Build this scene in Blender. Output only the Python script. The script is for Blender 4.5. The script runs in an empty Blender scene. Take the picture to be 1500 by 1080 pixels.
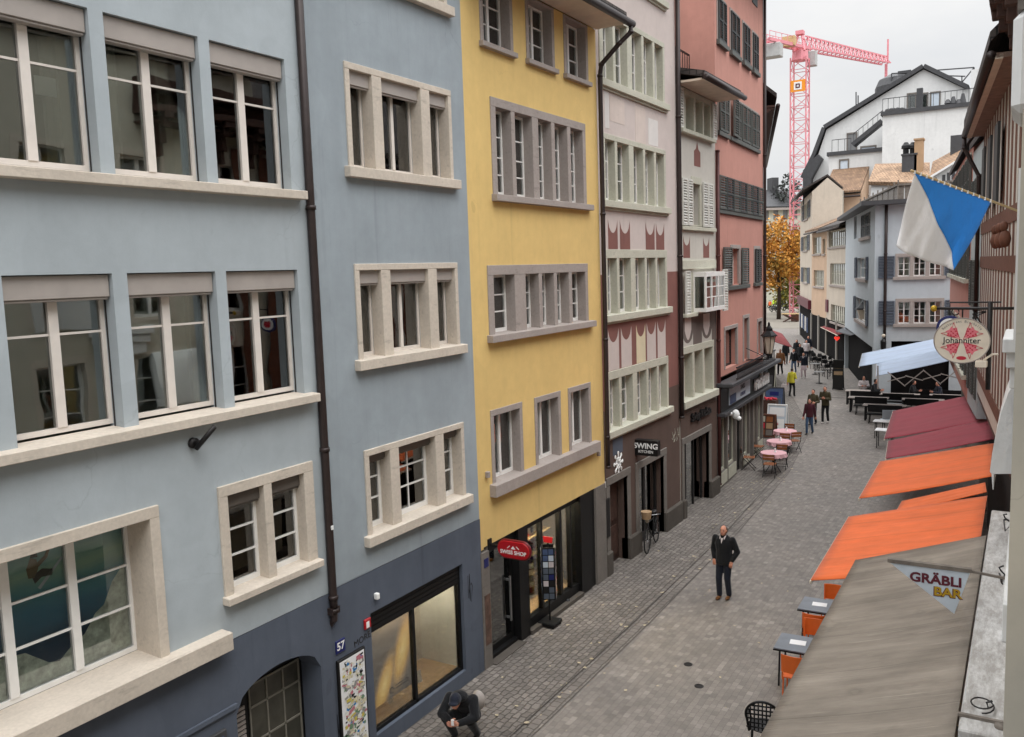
import bpy, bmesh, math, random
from mathutils import Vector, Matrix, noise
random.seed(11)
SC = bpy.context.scene
COL = SC.collection
R = math.radians
# ------------------------------------------------------------------ camera frame
F_, H_ = 1270.0, 7.7
_vvp = Vector((374.0, 11398.0, F_))
_down = _vvp.normalized()
def _hy(x): return 540-((x-750)*_down[0]+F_*_down[2])/_down[1]
_fw = Vector((760.0, _hy(1510)-540, F_)).normalized()
_right = _down.cross(_fw).normalized()
def ray(px, py):
    v = Vector((px-750.0, py-540.0, F_))
    return Vector((v.dot(_right), v.dot(_fw), -v.dot(_down)))
def ground(px, py, z=0.0):
    d = ray(px, py); t = (z-H_)/d.z
    return Vector((d.x*t, d.y*t, z))
def at(px, py, Y):
    d = ray(px, py); t = Y/d.y
    return Vector((d.x*t, Y, H_+d.z*t))
# ------------------------------------------------------------------ colour + materials
def C(r, g, b, k=1.0):
    f = lambda c: ((c/255.0)/12.92 if c/255.0 <= .04045 else ((c/255.0+.055)/1.055)**2.4)*k
    return (f(r), f(g), f(b), 1.0)
def soft(c, k=.22):      # greys wall paint to offset the saturation that bounced light adds
    l = .2126*c[0]+.7152*c[1]+.0722*c[2]
    return tuple(x*(1-k)+l*k for x in c[:3])+(1,)
MATS = {}
def newmat(name):
    m = bpy.data.materials.new(name); m.use_nodes = True
    nt = m.node_tree; nt.nodes.clear()
    o = nt.nodes.new('ShaderNodeOutputMaterial')
    p = nt.nodes.new('ShaderNodeBsdfPrincipled')
    nt.links.new(p.outputs[0], o.inputs[0])
    MATS[name] = m
    return m, nt, p
def N(nt, t, **kw):
    n = nt.nodes.new(t)
    for k, v in kw.items():
        if k.startswith('i_'): n.inputs[k[2:].replace('_', ' ')].default_value = v
        else: setattr(n, k, v)
    return n
def mixc(nt, fac, a, b, mode='MIX'):
    n = nt.nodes.new('ShaderNodeMix'); n.data_type = 'RGBA'; n.blend_type = mode
    for sock, v in ((n.inputs[0], fac), (n.inputs[6], a), (n.inputs[7], b)):
        if hasattr(v, 'is_linked') or hasattr(v, 'links'): nt.links.new(v, sock)
        else: sock.default_value = v
    return n.outputs[2]
def ramp(nt, src, stops):
    n = nt.nodes.new('ShaderNodeValToRGB')
    el = n.color_ramp.elements
    while len(el) < len(stops): el.new(.5)
    for e, (p, c) in zip(el, stops):
        e.position = p; e.color = c if len(c) == 4 else (*c, 1)
    nt.links.new(src, n.inputs[0]); return n.outputs[0]
def g1(v): return (v, v, v, 1)
def coords(nt, scale=(1, 1, 1), loc=(0, 0, 0), rot=(0, 0, 0)):
    t = nt.nodes.new('ShaderNodeTexCoord'); m = nt.nodes.new('ShaderNodeMapping')
    m.inputs['Scale'].default_value = scale; m.inputs['Location'].default_value = loc; m.inputs['Rotation'].default_value = rot
    nt.links.new(t.outputs['Object'], m.inputs[0]); return m.outputs[0]
def bump(nt, p, h, strength=.3, dist=.01):
    b = nt.nodes.new('ShaderNodeBump'); b.inputs['Strength'].default_value = strength; b.inputs['Distance'].default_value = dist
    nt.links.new(h, b.inputs['Height']); nt.links.new(b.outputs[0], p.inputs['Normal'])
def nz(nt, vec, scale, detail=4, rough=.55):
    n = nt.nodes.new('ShaderNodeTexNoise'); n.inputs['Scale'].default_value = scale; n.inputs['Detail'].default_value = detail
    n.inputs['Roughness'].default_value = rough; nt.links.new(vec, n.inputs['Vector']); return n.outputs['Fac']
def plaster(name, col, var=.12, bmp=.25, streak=.12, rough=.9):
    col = soft(col)
    m, nt, p = newmat(name)
    v = coords(nt)
    big = nz(nt, v, .55, 5, .6); fine = nz(nt, v, 38, 3)
    st = nz(nt, coords(nt, (1.7, 1.7, .22)), 1.4, 5, .65)
    mid = nz(nt, v, 4.0, 5, .65)
    c = mixc(nt, 1.0, col, ramp(nt, big, [(.25, g1(1-var)), (.75, g1(1+var*.5))]), 'MULTIPLY')
    c = mixc(nt, 1.0, c, ramp(nt, st, [(.3, g1(1-streak*.6)), (.62, g1(1.0))]), 'MULTIPLY')
    c = mixc(nt, 1.0, c, ramp(nt, mid, [(.3, g1(.95)), (.7, g1(1.03))]), 'MULTIPLY')
    drip = nz(nt, coords(nt, (2.6, 2.6, .13), (7, 3, 1)), 1.7, 4, .6)
    c = mixc(nt, 1.0, c, ramp(nt, drip, [(.6, g1(1.0)), (.76, g1(1-streak*1.1))]), 'MULTIPLY')
    rep = nz(nt, coords(nt, (1, 1, .8), (11, 5, 2)), .9, 1, .3)
    c = mixc(nt, 1.0, c, ramp(nt, rep, [(.585, g1(1.0)), (.6, g1(1+var*.28))]), 'MULTIPLY')
    wv = N(nt, 'ShaderNodeTexVoronoi', feature='DISTANCE_TO_EDGE'); wv.inputs['Scale'].default_value = .55
    cv = N(nt, 'ShaderNodeVectorMath', operation='ADD'); nn = N(nt, 'ShaderNodeTexNoise'); nn.inputs['Scale'].default_value = 1.3; nn.inputs['Detail'].default_value = 5; nt.links.new(v, nn.inputs['Vector']); nt.links.new(v, cv.inputs[0]); nt.links.new(nn.outputs['Color'], cv.inputs[1]); nt.links.new(cv.outputs[0], wv.inputs['Vector'])
    crk = N(nt, 'ShaderNodeMath', operation='MULTIPLY'); nt.links.new(ramp(nt, wv.outputs['Distance'], [(0, g1(1)), (.006, g1(0))]), crk.inputs[0]); nt.links.new(ramp(nt, big, [(.5, g1(0)), (.62, g1(.3))]), crk.inputs[1])
    c = mixc(nt, crk.outputs[0], c, tuple(x*.5 for x in col[:3])+(1,))
    spot = nz(nt, coords(nt, (1, 1, .6), (3.1, 1.7, 5.2)), 2.3, 2, .4)
    c = mixc(nt, ramp(nt, spot, [(.735, g1(0)), (.76, g1(.35))]), c, tuple(x*.6 for x in col[:3])+(1,))
    nt.links.new(c, p.inputs['Base Color']); p.inputs['Roughness'].default_value = rough
    p.inputs['Specular IOR Level'].default_value = .25
    bump(nt, p, fine, bmp, .004); return m
def simple(name, col, rough=.6, metal=0.0, var=.1, scale=6.0, bmp=0.0, spec=.4):
    m, nt, p = newmat(name)
    v = coords(nt); n = nz(nt, v, scale, 4)
    c = mixc(nt, 1.0, col, ramp(nt, n, [(.3, g1(1-var)), (.7, g1(1+var))]), 'MULTIPLY')
    nt.links.new(c, p.inputs['Base Color'])
    p.inputs['Roughness'].default_value = rough; p.inputs['Metallic'].default_value = metal; p.inputs['Specular IOR Level'].default_value = spec
    if bmp: bump(nt, p, nz(nt, v, scale*5, 3), bmp, .004)
    return m
def stone(name, col, var=.16):
    m, nt, p = newmat(name)
    v = coords(nt); a = nz(nt, v, 1.6, 5, .65); b = nz(nt, v, 22, 4, .6)
    s2 = nz(nt, coords(nt, (1.2, 6, 5)), 2.2, 4, .7)
    c = mixc(nt, 1.0, col, ramp(nt, a, [(.3, g1(1-var)), (.7, g1(1.05))]), 'MULTIPLY')
    c = mixc(nt, 1.0, c, ramp(nt, b, [(.3, g1(.9)), (.7, g1(1.04))]), 'MULTIPLY')
    c = mixc(nt, 1.0, c, ramp(nt, s2, [(.3, g1(.8)), (.42, g1(1.0))]), 'MULTIPLY')
    nt.links.new(c, p.inputs['Base Color']); p.inputs['Roughness'].default_value = .85; p.inputs['Specular IOR Level'].default_value = .25
    bump(nt, p, b, .3, .004); return m
def glassmat(name, tint=(.8, .84, .82, 1), refl=1.0, wav=.02):
    m = bpy.data.materials.new(name); m.use_nodes = True; nt = m.node_tree; nt.nodes.clear(); MATS[name] = m
    o = N(nt, 'ShaderNodeOutputMaterial'); t = N(nt, 'ShaderNodeBsdfTransparent'); g = N(nt, 'ShaderNodeBsdfGlossy'); mx = N(nt, 'ShaderNodeMixShader')
    t.inputs[0].default_value = tint; g.inputs['Roughness'].default_value = .015; g.inputs[0].default_value = (.95, .97, .97, 1)
    f = N(nt, 'ShaderNodeFresnel'); f.inputs['IOR'].default_value = 1.52
    mu = N(nt, 'ShaderNodeMath', operation='MULTIPLY_ADD'); mu.inputs[1].default_value = 1.5*refl; mu.inputs[2].default_value = .02; mu.use_clamp = True
    nt.links.new(f.outputs[0], mu.inputs[0]); nt.links.new(mu.outputs[0], mx.inputs[0])
    nt.links.new(t.outputs[0], mx.inputs[1]); nt.links.new(g.outputs[0], mx.inputs[2]); nt.links.new(mx.outputs[0], o.inputs[0])
    b = N(nt, 'ShaderNodeBump'); b.inputs['Strength'].default_value = .25; b.inputs['Distance'].default_value = wav
    nt.links.new(nz(nt, coords(nt), 1.6, 1), b.inputs['Height']); nt.links.new(b.outputs[0], g.inputs['Normal']); nt.links.new(b.outputs[0], f.inputs['Normal'])
    return m
def emit(name, col, s):
    m, nt, p = newmat(name)
    p.inputs['Base Color'].default_value = col; p.inputs['Emission Color'].default_value = col; p.inputs['Emission Strength'].default_value = s
    return m
def fabric(name, col, stripe=.06, dirt=.1, weave=160, dirx=(1, 1, 1), seam=0):
    m, nt, p = newmat(name)
    v = coords(nt, dirx); a = nz(nt, v, 2.0, 5, .6); b = nz(nt, coords(nt), weave, 2)
    c = mixc(nt, 1.0, col, ramp(nt, a, [(.3, g1(1-dirt)), (.7, g1(1+dirt*.5))]), 'MULTIPLY')
    if seam:
        w = N(nt, 'ShaderNodeTexWave', wave_type='BANDS', bands_direction='Y', wave_profile='SAW'); w.inputs['Scale'].default_value = .314/seam; w.inputs['Distortion'].default_value = 0; nt.links.new(coords(nt), w.inputs['Vector'])
        c = mixc(nt, 1.0, c, ramp(nt, w.outputs['Fac'], [(0, g1(.9)), (.025, g1(.9)), (.03, g1(1.0)), (.5, g1(1.03)), (.97, g1(.98)), (.98, g1(.88))]), 'MULTIPLY')
        e = nz(nt, coords(nt, (.4, 2.2, .4)), 1.6, 4, .65); c = mixc(nt, 1.0, c, ramp(nt, e, [(.35, g1(.9)), (.65, g1(1.04))]), 'MULTIPLY')
    nt.links.new(c, p.inputs['Base Color']); p.inputs['Roughness'].default_value = .85; p.inputs['Specular IOR Level'].default_value = .2
    p.inputs['Sheen Weight'].default_value = .15
    cr = nz(nt, coords(nt, (1, 1, .55)), 9 if not seam else 2.0, 3, .55); hh = N(nt, 'ShaderNodeMath', operation='MULTIPLY_ADD'); hh.inputs[1].default_value = .06; nt.links.new(b, hh.inputs[0]); nt.links.new(cr, hh.inputs[2])
    bump(nt, p, hh.outputs[0], .6, .03); return m
def tiles(name, c1, c2, w=.2, h=.16):
    m, nt, p = newmat(name)
    t = N(nt, 'ShaderNodeTexCoord')
    br = N(nt, 'ShaderNodeTexBrick'); br.inputs['Scale'].default_value = 1.0
    br.inputs['Brick Width'].default_value = w; br.inputs['Row Height'].default_value = h; br.inputs['Mortar Size'].default_value = .018
    br.inputs['Mortar Smooth'].default_value = .4; br.inputs['Bias'].default_value = 0
    br.inputs['Color1'].default_value = c1; br.inputs['Color2'].default_value = c2; br.inputs['Mortar'].default_value = tuple(x*.35 for x in c1[:3])+(1,)
    nt.links.new(t.outputs['UV'], br.inputs['Vector'])
    n = nz(nt, t.outputs['UV'], 1.1, 5, .7)
    c = mixc(nt, 1.0, br.outputs['Color'], ramp(nt, n, [(.3, g1(.6)), (.7, g1(1.2))]), 'MULTIPLY')
    nt.links.new(c, p.inputs['Base Color']); p.inputs['Roughness'].default_value = .85
    bump(nt, p, br.outputs['Fac'], -.8, .03); return m
def setts(name, c1, c2, mort, w, h, ms, light=.93, lightc=(.3, .29, .27, 1), strength=.7, dist=.012, warp=.02):
    m, nt, p = newmat(name)
    v = coords(nt, (1, 1, 1), (0, 0, 0), (0, 0, R(90)))
    nv = N(nt, 'ShaderNodeTexNoise'); nv.inputs['Scale'].default_value = 5.0; nt.links.new(v, nv.inputs['Vector'])
    sub = N(nt, 'ShaderNodeVectorMath', operation='SUBTRACT'); sub.inputs[1].default_value = (.5, .5, .5); nt.links.new(nv.outputs['Color'], sub.inputs[0])
    mul = N(nt, 'ShaderNodeVectorMath', operation='SCALE'); mul.inputs['Scale'].default_value = warp*3; nt.links.new(sub.outputs[0], mul.inputs[0])
    add = N(nt, 'ShaderNodeVectorMath', operation='ADD'); nt.links.new(v, add.inputs[0]); nt.links.new(mul.outputs[0], add.inputs[1])
    br = N(nt, 'ShaderNodeTexBrick'); br.inputs['Scale'].default_value = 1.0
    br.inputs['Brick Width'].default_value = w; br.inputs['Row Height'].default_value = h; br.inputs['Mortar Size'].default_value = ms
    br.inputs['Mortar Smooth'].default_value = .6; br.inputs['Bias'].default_value = -.1
    br.inputs['Color1'].default_value = c1; br.inputs['Color2'].default_value = c2; br.inputs['Mortar'].default_value = mort
    nt.links.new(add.outputs[0], br.inputs['Vector'])
    # a few paler stones: per-stone random value from a coarse white noise on the brick cell
    sx = N(nt, 'ShaderNodeSeparateXYZ'); nt.links.new(add.outputs[0], sx.inputs[0])
    def mth(op, a, b=None):
        n = N(nt, 'ShaderNodeMath', operation=op)
        for i, q in enumerate((a, b)):
            if q is None: continue
            if isinstance(q, (int, float)): n.inputs[i].default_value = q
            else: nt.links.new(q, n.inputs[i])
        return n.outputs[0]
    row = mth('FLOOR', mth('DIVIDE', sx.outputs[1], h)); odd = mth('FLOORED_MODULO', row, 2)
    colm = mth('FLOOR', mth('ADD', mth('DIVIDE', sx.outputs[0], w), mth('MULTIPLY', mth('SUBTRACT', 1, odd), .5)))
    cb = N(nt, 'ShaderNodeCombineXYZ'); nt.links.new(colm, cb.inputs[0]); nt.links.new(row, cb.inputs[1])
    wn = N(nt, 'ShaderNodeTexWhiteNoise'); wn.noise_dimensions = '2D'; nt.links.new(cb.outputs[0], wn.inputs['Vector'])
    tone = ramp(nt, wn.outputs['Value'], [(0, g1(.86)), (.4, g1(.97)), (light, g1(1.04)), (light+.01, g1(1.14)), (1, g1(1.26))])
    c = mixc(nt, 1.0, br.outputs['Color'], tone, 'MULTIPLY')
    big = nz(nt, coords(nt), .5, 6, .65); med = nz(nt, coords(nt), 3.5, 4, .6); fi = nz(nt, coords(nt), 60, 3)
    c = mixc(nt, 1.0, c, ramp(nt, big, [(.3, g1(.76)), (.7, g1(1.12))]), 'MULTIPLY')
    c = mixc(nt, 1.0, c, ramp(nt, med, [(.3, g1(.86)), (.7, g1(1.08))]), 'MULTIPLY')
    c = mixc(nt, 1.0, c, ramp(nt, fi, [(.3, g1(.88)), (.7, g1(1.1))]), 'MULTIPLY')
    nt.links.new(c, p.inputs['Base Color'])
    nt.links.new(ramp(nt, big, [(.35, g1(.62)), (.7, g1(.85))]), p.inputs['Roughness'])
    mh = N(nt, 'ShaderNodeMath', operation='MULTIPLY_ADD'); mh.inputs[1].default_value = -1.0; nt.links.new(br.outputs['Fac'], mh.inputs[0])
    mm = N(nt, 'ShaderNodeMath', operation='MULTIPLY'); mm.inputs[1].default_value = .5; nt.links.new(fi, mm.inputs[0]); nt.links.new(mm.outputs[0], mh.inputs[2])
    bump(nt, p, mh.outputs[0], strength, dist); return m

M = {}
def defmats():
    M['blue1'] = plaster('pale blue plaster', C(171, 182, 188), .14, .25, .06)
    M['blue2'] = plaster('grey blue plaster', C(154, 166, 174), .14, .25, .14)
    M['band'] = plaster('slate blue plaster', C(90, 99, 115), .18, .25, .16)
    M['yellow'] = plaster('yellow plaster', C(232, 192, 94), .09, .2, .1)
    M['pinkhi'] = plaster('pale pink plaster', C(206, 190, 182), .07, .2, .06)
    M['red'] = plaster('brick red plaster', C(142, 90, 80), .18, .3, .1)
    M['brown'] = plaster('brown plaster', C(104, 82, 72), .2, .3, .15)
    M['cream'] = plaster('cream plaster', C(198, 192, 180), .07, .2, .08)
    M['taupe'] = plaster('taupe plaster', C(118, 104, 97), .12, .2, .1)
    M['salmon'] = plaster('salmon plaster', C(204, 138, 120), .09, .25, .12)
    M['white'] = plaster('white plaster', C(222, 222, 220), .06, .15, .12)
    M['paleblue'] = plaster('ice blue plaster', C(186, 196, 202), .06, .2, .1)
    M['beige'] = plaster('beige plaster', C(205, 190, 170), .1, .2, .14)
    M['peach'] = plaster('peach plaster', C(208, 172, 138), .1, .2, .14)
    M['turq'] = plaster('pale turquoise plaster', C(176, 190, 190), .08, .2, .1)
    M['own'] = plaster('sand plaster', C(202, 194, 174), .12, .2, .1)
    M['greywall'] = plaster('grey plaster', C(150, 144, 134), .12, .25, .16)
    M['stone'] = stone('cream sandstone', C(206, 195, 181), .12)
    M['stone2'] = stone('mauve grey sandstone', C(164, 154, 148), .1)
    M['stone3'] = stone('greenish beige painted stone', C(192, 190, 174), .08)
    M['granite'] = stone('dark grey granite', C(92, 86, 80), .22)
    M['greyst'] = stone('grey stone', C(124, 118, 112), .18)
    M['flake'] = stone('flaking white paint', C(205, 203, 200), .3); nt = M['flake'].node_tree; p = [n for n in nt.nodes if n.type == 'BSDF_PRINCIPLED'][0]; old = p.inputs['Base Color'].links[0].from_socket
    f = nz(nt, coords(nt, (1.0, 3.4, 1)), 2.6, 9, .8); nt.links.new(mixc(nt, ramp(nt, f, [(.42, g1(0)), (.6, g1(.7))]), old, C(138, 132, 126)), p.inputs['Base Color'])
    M['frame'] = simple('cream window paint', C(222, 214, 206), .45, 0, .06, 5)
    M['framew'] = simple('white window paint', C(232, 230, 226), .45, 0, .05, 5)
    M['framed'] = simple('dark window paint', C(38, 36, 36), .45, 0, .1, 5)
    M['blind'] = simple('grey blind metal', C(166, 158, 152), .5, 0, .08, 3)
    M['blindd'] = simple('dark taupe blind metal', C(96, 90, 84), .5, 0, .08, 3)
    M['shut'] = simple('grey green shutter paint', C(84, 86, 82), .6, 0, .14, 4)
    M['shutd'] = simple('dark shutter paint', C(58, 60, 60), .6, 0, .14, 4)
    M['shutw'] = simple('white shutter paint', C(205, 203, 196), .6, 0, .08, 4)
    M['shutb'] = simple('slate blue shutter paint', C(84, 92, 104), .6, 0, .1, 4)
    M['glass'] = glassmat('window glass', refl=1.8, wav=.009)
    M['glassclear'] = glassmat('shop glass', (.93, .95, .94, 1), .55, .005)
    M['interior'] = simple('dim interior wall', C(160, 158, 150), .9, 0, .2, 1.2)
    M['floorwood'] = simple('pale wood floor', C(176, 142, 98), .6, 0, .15, 3)
    M['curtain'] = fabric('curtain cloth', C(178, 176, 166), 0, .1)
    M['pipe'] = simple('dark brown pipe paint', C(52, 42, 40), .45, .2, .15, 6)
    M['pipered'] = simple('dark red pipe paint', C(78, 40, 38), .5, .1, .15, 6)
    M['black'] = simple('black metal', C(24, 24, 25), .45, .3, .2, 8)
    M['iron'] = simple('wrought iron', C(44, 42, 42), .5, .5, .2, 8)
    M['steel'] = simple('brushed steel', C(170, 170, 172), .35, .9, .1, 10)
    M['zinc'] = simple('grey zinc sheet', C(128, 128, 128), .5, .5, .12, 3)
    M['lead'] = simple('dark grey metal sheet', C(74, 74, 76), .55, .3, .15, 3)
    M['soffit'] = simple('cream painted soffit boards', C(206, 190, 172), .8, 0, .1, 3)
    M['rafter'] = simple('dark brown timber', C(74, 52, 44), .8, 0, .25, 7, .3)
    M['timber'] = simple('red brown timber', C(104, 66, 50), .75, 0, .25, 7, .3)
    M['oldwood'] = simple('weathered grey wood', C(120, 112, 104), .9, 0, .25, 7, .3)
    M['wood'] = simple('orange brown wood', C(140, 84, 48), .6, 0, .2, 9, .2)
    M['palewood'] = simple('pale wood', C(196, 168, 122), .7, 0, .15, 7)
    M['orange'] = fabric('orange awning cloth', C(230, 112, 60), 0, .12, 160, (1, 1, 1), 1.2)
    M['maroon'] = fabric('maroon awning cloth', C(146, 60, 70), 0, .14, 160, (1, 1, 1), 1.2)
    M['whitecl'] = fabric('pale grey blue awning cloth', C(168, 182, 202), 0, .06, 160, (1, 1, 1), 1.2)
    M['greycl'] = fabric('dark grey awning cloth', C(92, 94, 98), 0, .08)
    M['redcl'] = fabric('dark red awning cloth', C(130, 42, 44), 0, .1)
    M['whitecan'] = fabric('white canopy cloth', C(226, 226, 224), 0, .06)
    M['pinkcl'] = fabric('pink tablecloth', C(226, 176, 182), 0, .08, 60)
    M['blueflag'] = fabric('blue flag cloth', C(58, 146, 236), 0, .08)
    M['whiteflag'] = fabric('white flag cloth', C(248, 244, 242), 0, .04)
    M['plas_or'] = simple('orange plastic', C(224, 106, 42), .4, 0, .06, 6)
    M['slate'] = simple('slate table top', C(112, 118, 126), .4, 0, .1, 6)
    M['paper'] = simple('white paper', C(236, 236, 236), .7, 0, .03, 6)
    M['red_p'] = simple('red sign paint', C(176, 26, 34), .35, 0, .05, 6)
    M['redline'] = simple('red line paint', C(190, 40, 58), .5, 0, .05, 6)
    M['redlight'] = simple('pale red paint', C(222, 120, 130), .5, 0, .05, 6)
    M['white_p'] = simple('white sign paint', C(238, 238, 236), .4, 0, .03, 6)
    M['cream_p'] = simple('cream sign board', C(224, 212, 194), .5, 0, .07, 6)
    M['black_p'] = simple('black sign paint', C(22, 20, 20), .4, 0, .1, 6)
    M['maroon_p'] = simple('maroon lettering', C(92, 30, 44), .5, 0, .05, 6)
    M['gold'] = simple('gold lettering', C(186, 150, 42), .4, .3, .08, 6)
    M['navy'] = simple('navy enamel', C(28, 36, 96), .3, 0, .05, 6)
    M['signgrey'] = simple('pale grey sign board', C(196, 206, 216), .5, 0, .06, 6)
    M['bluebox'] = simple('blue sign print', C(72, 88, 122), .5, 0, .2, 9)
    M['skin'] = simple('skin', C(206, 146, 122), .55, 0, .05, 10)
    M['hairgrey'] = simple('grey hair', C(96, 82, 74), .7, 0, .2, 40)
    M['hairdark'] = simple('dark hair', C(38, 28, 24), .6, 0, .2, 40)
    M['blackcl'] = fabric('black jacket cloth', C(24, 25, 28), 0, .15)
    M['navycl'] = fabric('dark navy cloth', C(32, 36, 48), 0, .15)
    M['jeans'] = fabric('blue denim', C(70, 92, 120), 0, .15)
    M['maroonj'] = fabric('maroon jacket cloth', C(74, 34, 42), 0, .15)
    M['olivej'] = fabric('olive jacket cloth', C(72, 66, 48), 0, .15)
    M['yellowj'] = fabric('yellow jacket cloth', C(196, 188, 60), 0, .12)
    M['brownj'] = fabric('tan coat cloth', C(142, 98, 64), 0, .12)
    M['whitej'] = fabric('off white cloth', C(206, 196, 196), 0, .1)
    M['shoeb'] = simple('brown leather', C(122, 82, 46), .5, 0, .15, 20)
    M['shoed'] = simple('dark leather', C(34, 30, 30), .5, 0, .15, 20)
    M['shoew'] = simple('pale shoe leather', C(196, 190, 184), .5, 0, .1, 20)
    M['rubber'] = simple('black rubber', C(22, 22, 22), .8, 0, .1, 20)
    M['cranered'] = simple('hazed crane red', C(216, 138, 146), .5, 0, .1, 2)  # haze of the distance is mixed into this pale red
    M['cranegrey'] = simple('crane grey concrete', C(176, 176, 174), .8, 0, .1, 2)
    M['orangesign'] = simple('orange sign sheet', C(238, 150, 40), .5, 0, .05, 2)
    M['roofdark'] = tiles('dark roof tiles', C(62, 56, 54), C(84, 76, 72))
    M['roofbrown'] = tiles('brown roof tiles', C(122, 96, 76), C(148, 118, 92), .22, .3)
    M['rooforange'] = tiles('orange roof tiles', C(144, 116, 92), C(168, 138, 110), .22, .34)
    M['lampglass'] = simple('frosted lamp glass', C(196, 186, 168), .3, 0, .05, 4)
    M['bark'] = simple('dark bark', C(58, 48, 40), .9, 0, .3, 12, .5)
    M['plantg'] = simple('green leaves', C(70, 90, 50), .7, 0, .3, 14)
    M['leafy'] = simple('dry leaf', C(190, 176, 150), .8, 0, .25, 30)
    M['ochre'] = plaster('ochre render', C(184, 146, 104), .12, .2, .2)
    M['card'] = simple('brown cardboard', C(168, 140, 108), .8, 0, .1, 5)
    M['skirtw'] = fabric('pale pink skirt cloth', C(206, 186, 190), 0, .08)
    M['hivis'] = simple('lime safety vest', C(196, 236, 60), .6, 0, .05, 9)
    M['lamp'] = emit('warm lamp', (1, .84, .58, 1), 110.0)
    M['void'] = simple('unlit shop interior', C(20, 18, 18), .95, 0, .3, 2, 0, .1)  # flat near-black panels: the shade inside the shops is put into the colour
    M['redglow'] = emit('red lit sign', (1, .05, .03, 1), .5)
# ------------------------------------------------------------------ mesh builder
class MB:
    def __init__(s): s.bm = bmesh.new(); s.uv = None
    def v(s, p): return s.bm.verts.new(p)
    def poly(s, pts):
        try: return s.bm.faces.new([s.bm.verts.new(p) for p in pts])
        except ValueError: return None
    def box(s, x0, x1, y0, y1, z0, z1):
        if x1 < x0: x0, x1 = x1, x0
        if y1 < y0: y0, y1 = y1, y0
        if z1 < z0: z0, z1 = z1, z0
        V = [s.bm.verts.new(p) for p in ((x0,y0,z0),(x1,y0,z0),(x1,y1,z0),(x0,y1,z0),(x0,y0,z1),(x1,y0,z1),(x1,y1,z1),(x0,y1,z1))]
        for f in ((0,3,2,1),(4,5,6,7),(0,1,5,4),(1,2,6,5),(2,3,7,6),(3,0,4,7)): s.bm.faces.new([V[i] for i in f])
        return s
    def bar(s, a, b, w, h=None, up=(0, 0, 1)):
        a, b = Vector(a), Vector(b); h = h or w
        d = (b-a).normalized(); u = Vector(up)
        if abs(d.dot(u)) > .98: u = Vector((0, 1, 0))
        x = d.cross(u).normalized(); u = x.cross(d).normalized()
        V = []
        for p in (a, b):
            for sx, sz in ((-1,-1),(1,-1),(1,1),(-1,1)): V.append(s.bm.verts.new(p+x*sx*w/2+u*sz*h/2))
        for f in ((3,2,1,0),(4,5,6,7),(0,1,5,4),(1,2,6,5),(2,3,7,6),(3,0,4,7)): s.bm.faces.new([V[i] for i in f])
        return s
    def prism(s, pts, off):
        off = Vector(off); A = [s.bm.verts.new(p) for p in pts]; B = [s.bm.verts.new(Vector(p)+off) for p in pts]
        s.bm.faces.new(A[::-1]); s.bm.faces.new(B); n = len(A)
        for i in range(n): s.bm.faces.new([A[i], A[(i+1) % n], B[(i+1) % n], B[i]])
        return s
    def tube(s, pts, r, n=8, r1=None, closed=False):
        pts = [Vector(p) for p in pts]; m = len(pts); rings = []
        prev = None
        for i, p in enumerate(pts):
            if closed: d = (pts[(i+1) % m]-pts[i-1])
            else: d = (pts[min(i+1, m-1)]-pts[max(i-1, 0)])
            d.normalize()
            if prev is None:
                u = Vector((0, 0, 1)) if abs(d.z) < .9 else Vector((1, 0, 0))
            else: u = prev
            x = d.cross(u).normalized(); u = x.cross(d).normalized(); prev = u
            rr = r if r1 is None else r+(r1-r)*i/(m-1)
            rings.append([s.bm.verts.new(p+(x*math.cos(2*math.pi*k/n)+u*math.sin(2*math.pi*k/n))*rr) for k in range(n)])
        for i in range(m if closed else m-1):
            a, b = rings[i], rings[(i+1) % m]
            for k in range(n): s.bm.faces.new([a[k], a[(k+1) % n], b[(k+1) % n], b[k]])
        if not closed: s.bm.faces.new(rings[0][::-1]); s.bm.faces.new(rings[-1])
        return s
    def lathe(s, prof, c=(0, 0, 0), n=16, sx=1, sy=1, cap=True):
        c = Vector(c); rings = []
        for r, z in prof: rings.append([s.bm.verts.new(c+Vector((r*sx*math.cos(2*math.pi*k/n), r*sy*math.sin(2*math.pi*k/n), z))) for k in range(n)])
        for a, b in zip(rings, rings[1:]):
            for k in range(n): s.bm.faces.new([a[k], a[(k+1) % n], b[(k+1) % n], b[k]])
        if cap: s.bm.faces.new(rings[0][::-1]); s.bm.faces.new(rings[-1])
        return s
    def ball(s, c, rx, ry=None, rz=None, n=12, m=8):
        ry = ry or rx; rz = rz or rx
        prof = [(max(.001, math.sin(math.pi*i/m)), -math.cos(math.pi*i/m)) for i in range(m+1)]
        c = Vector(c); rings = []
        for r, z in prof: rings.append([s.bm.verts.new(c+Vector((r*rx*math.cos(2*math.pi*k/n), r*ry*math.sin(2*math.pi*k/n), z*rz))) for k in range(n)])
        for a, b in zip(rings, rings[1:]):
            for k in range(n): s.bm.faces.new([a[k], a[(k+1) % n], b[(k+1) % n], b[k]])
        s.bm.faces.new(rings[0][::-1]); s.bm.faces.new(rings[-1]); return s
    def cap(s, a, b, ra, rb, n=10):       # tapered capsule
        a, b = Vector(a), Vector(b)
        s.ball(a, ra, n=n, m=6); s.ball(b, rb, n=n, m=6); s.tube([a, b], ra, n, rb); return s
    def loft(s, rings, n=14):             # rings: (x,y,z,rx,ry)
        L = []
        for x, y, z, rx, ry in rings: L.append([s.bm.verts.new((x+rx*math.cos(2*math.pi*k/n), y+ry*math.sin(2*math.pi*k/n), z)) for k in range(n)])
        for a, b in zip(L, L[1:]):
            for k in range(n): s.bm.faces.new([a[k], a[(k+1) % n], b[(k+1) % n], b[k]])
        s.bm.faces.new(L[0][::-1]); s.bm.faces.new(L[-1]); return s
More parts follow.
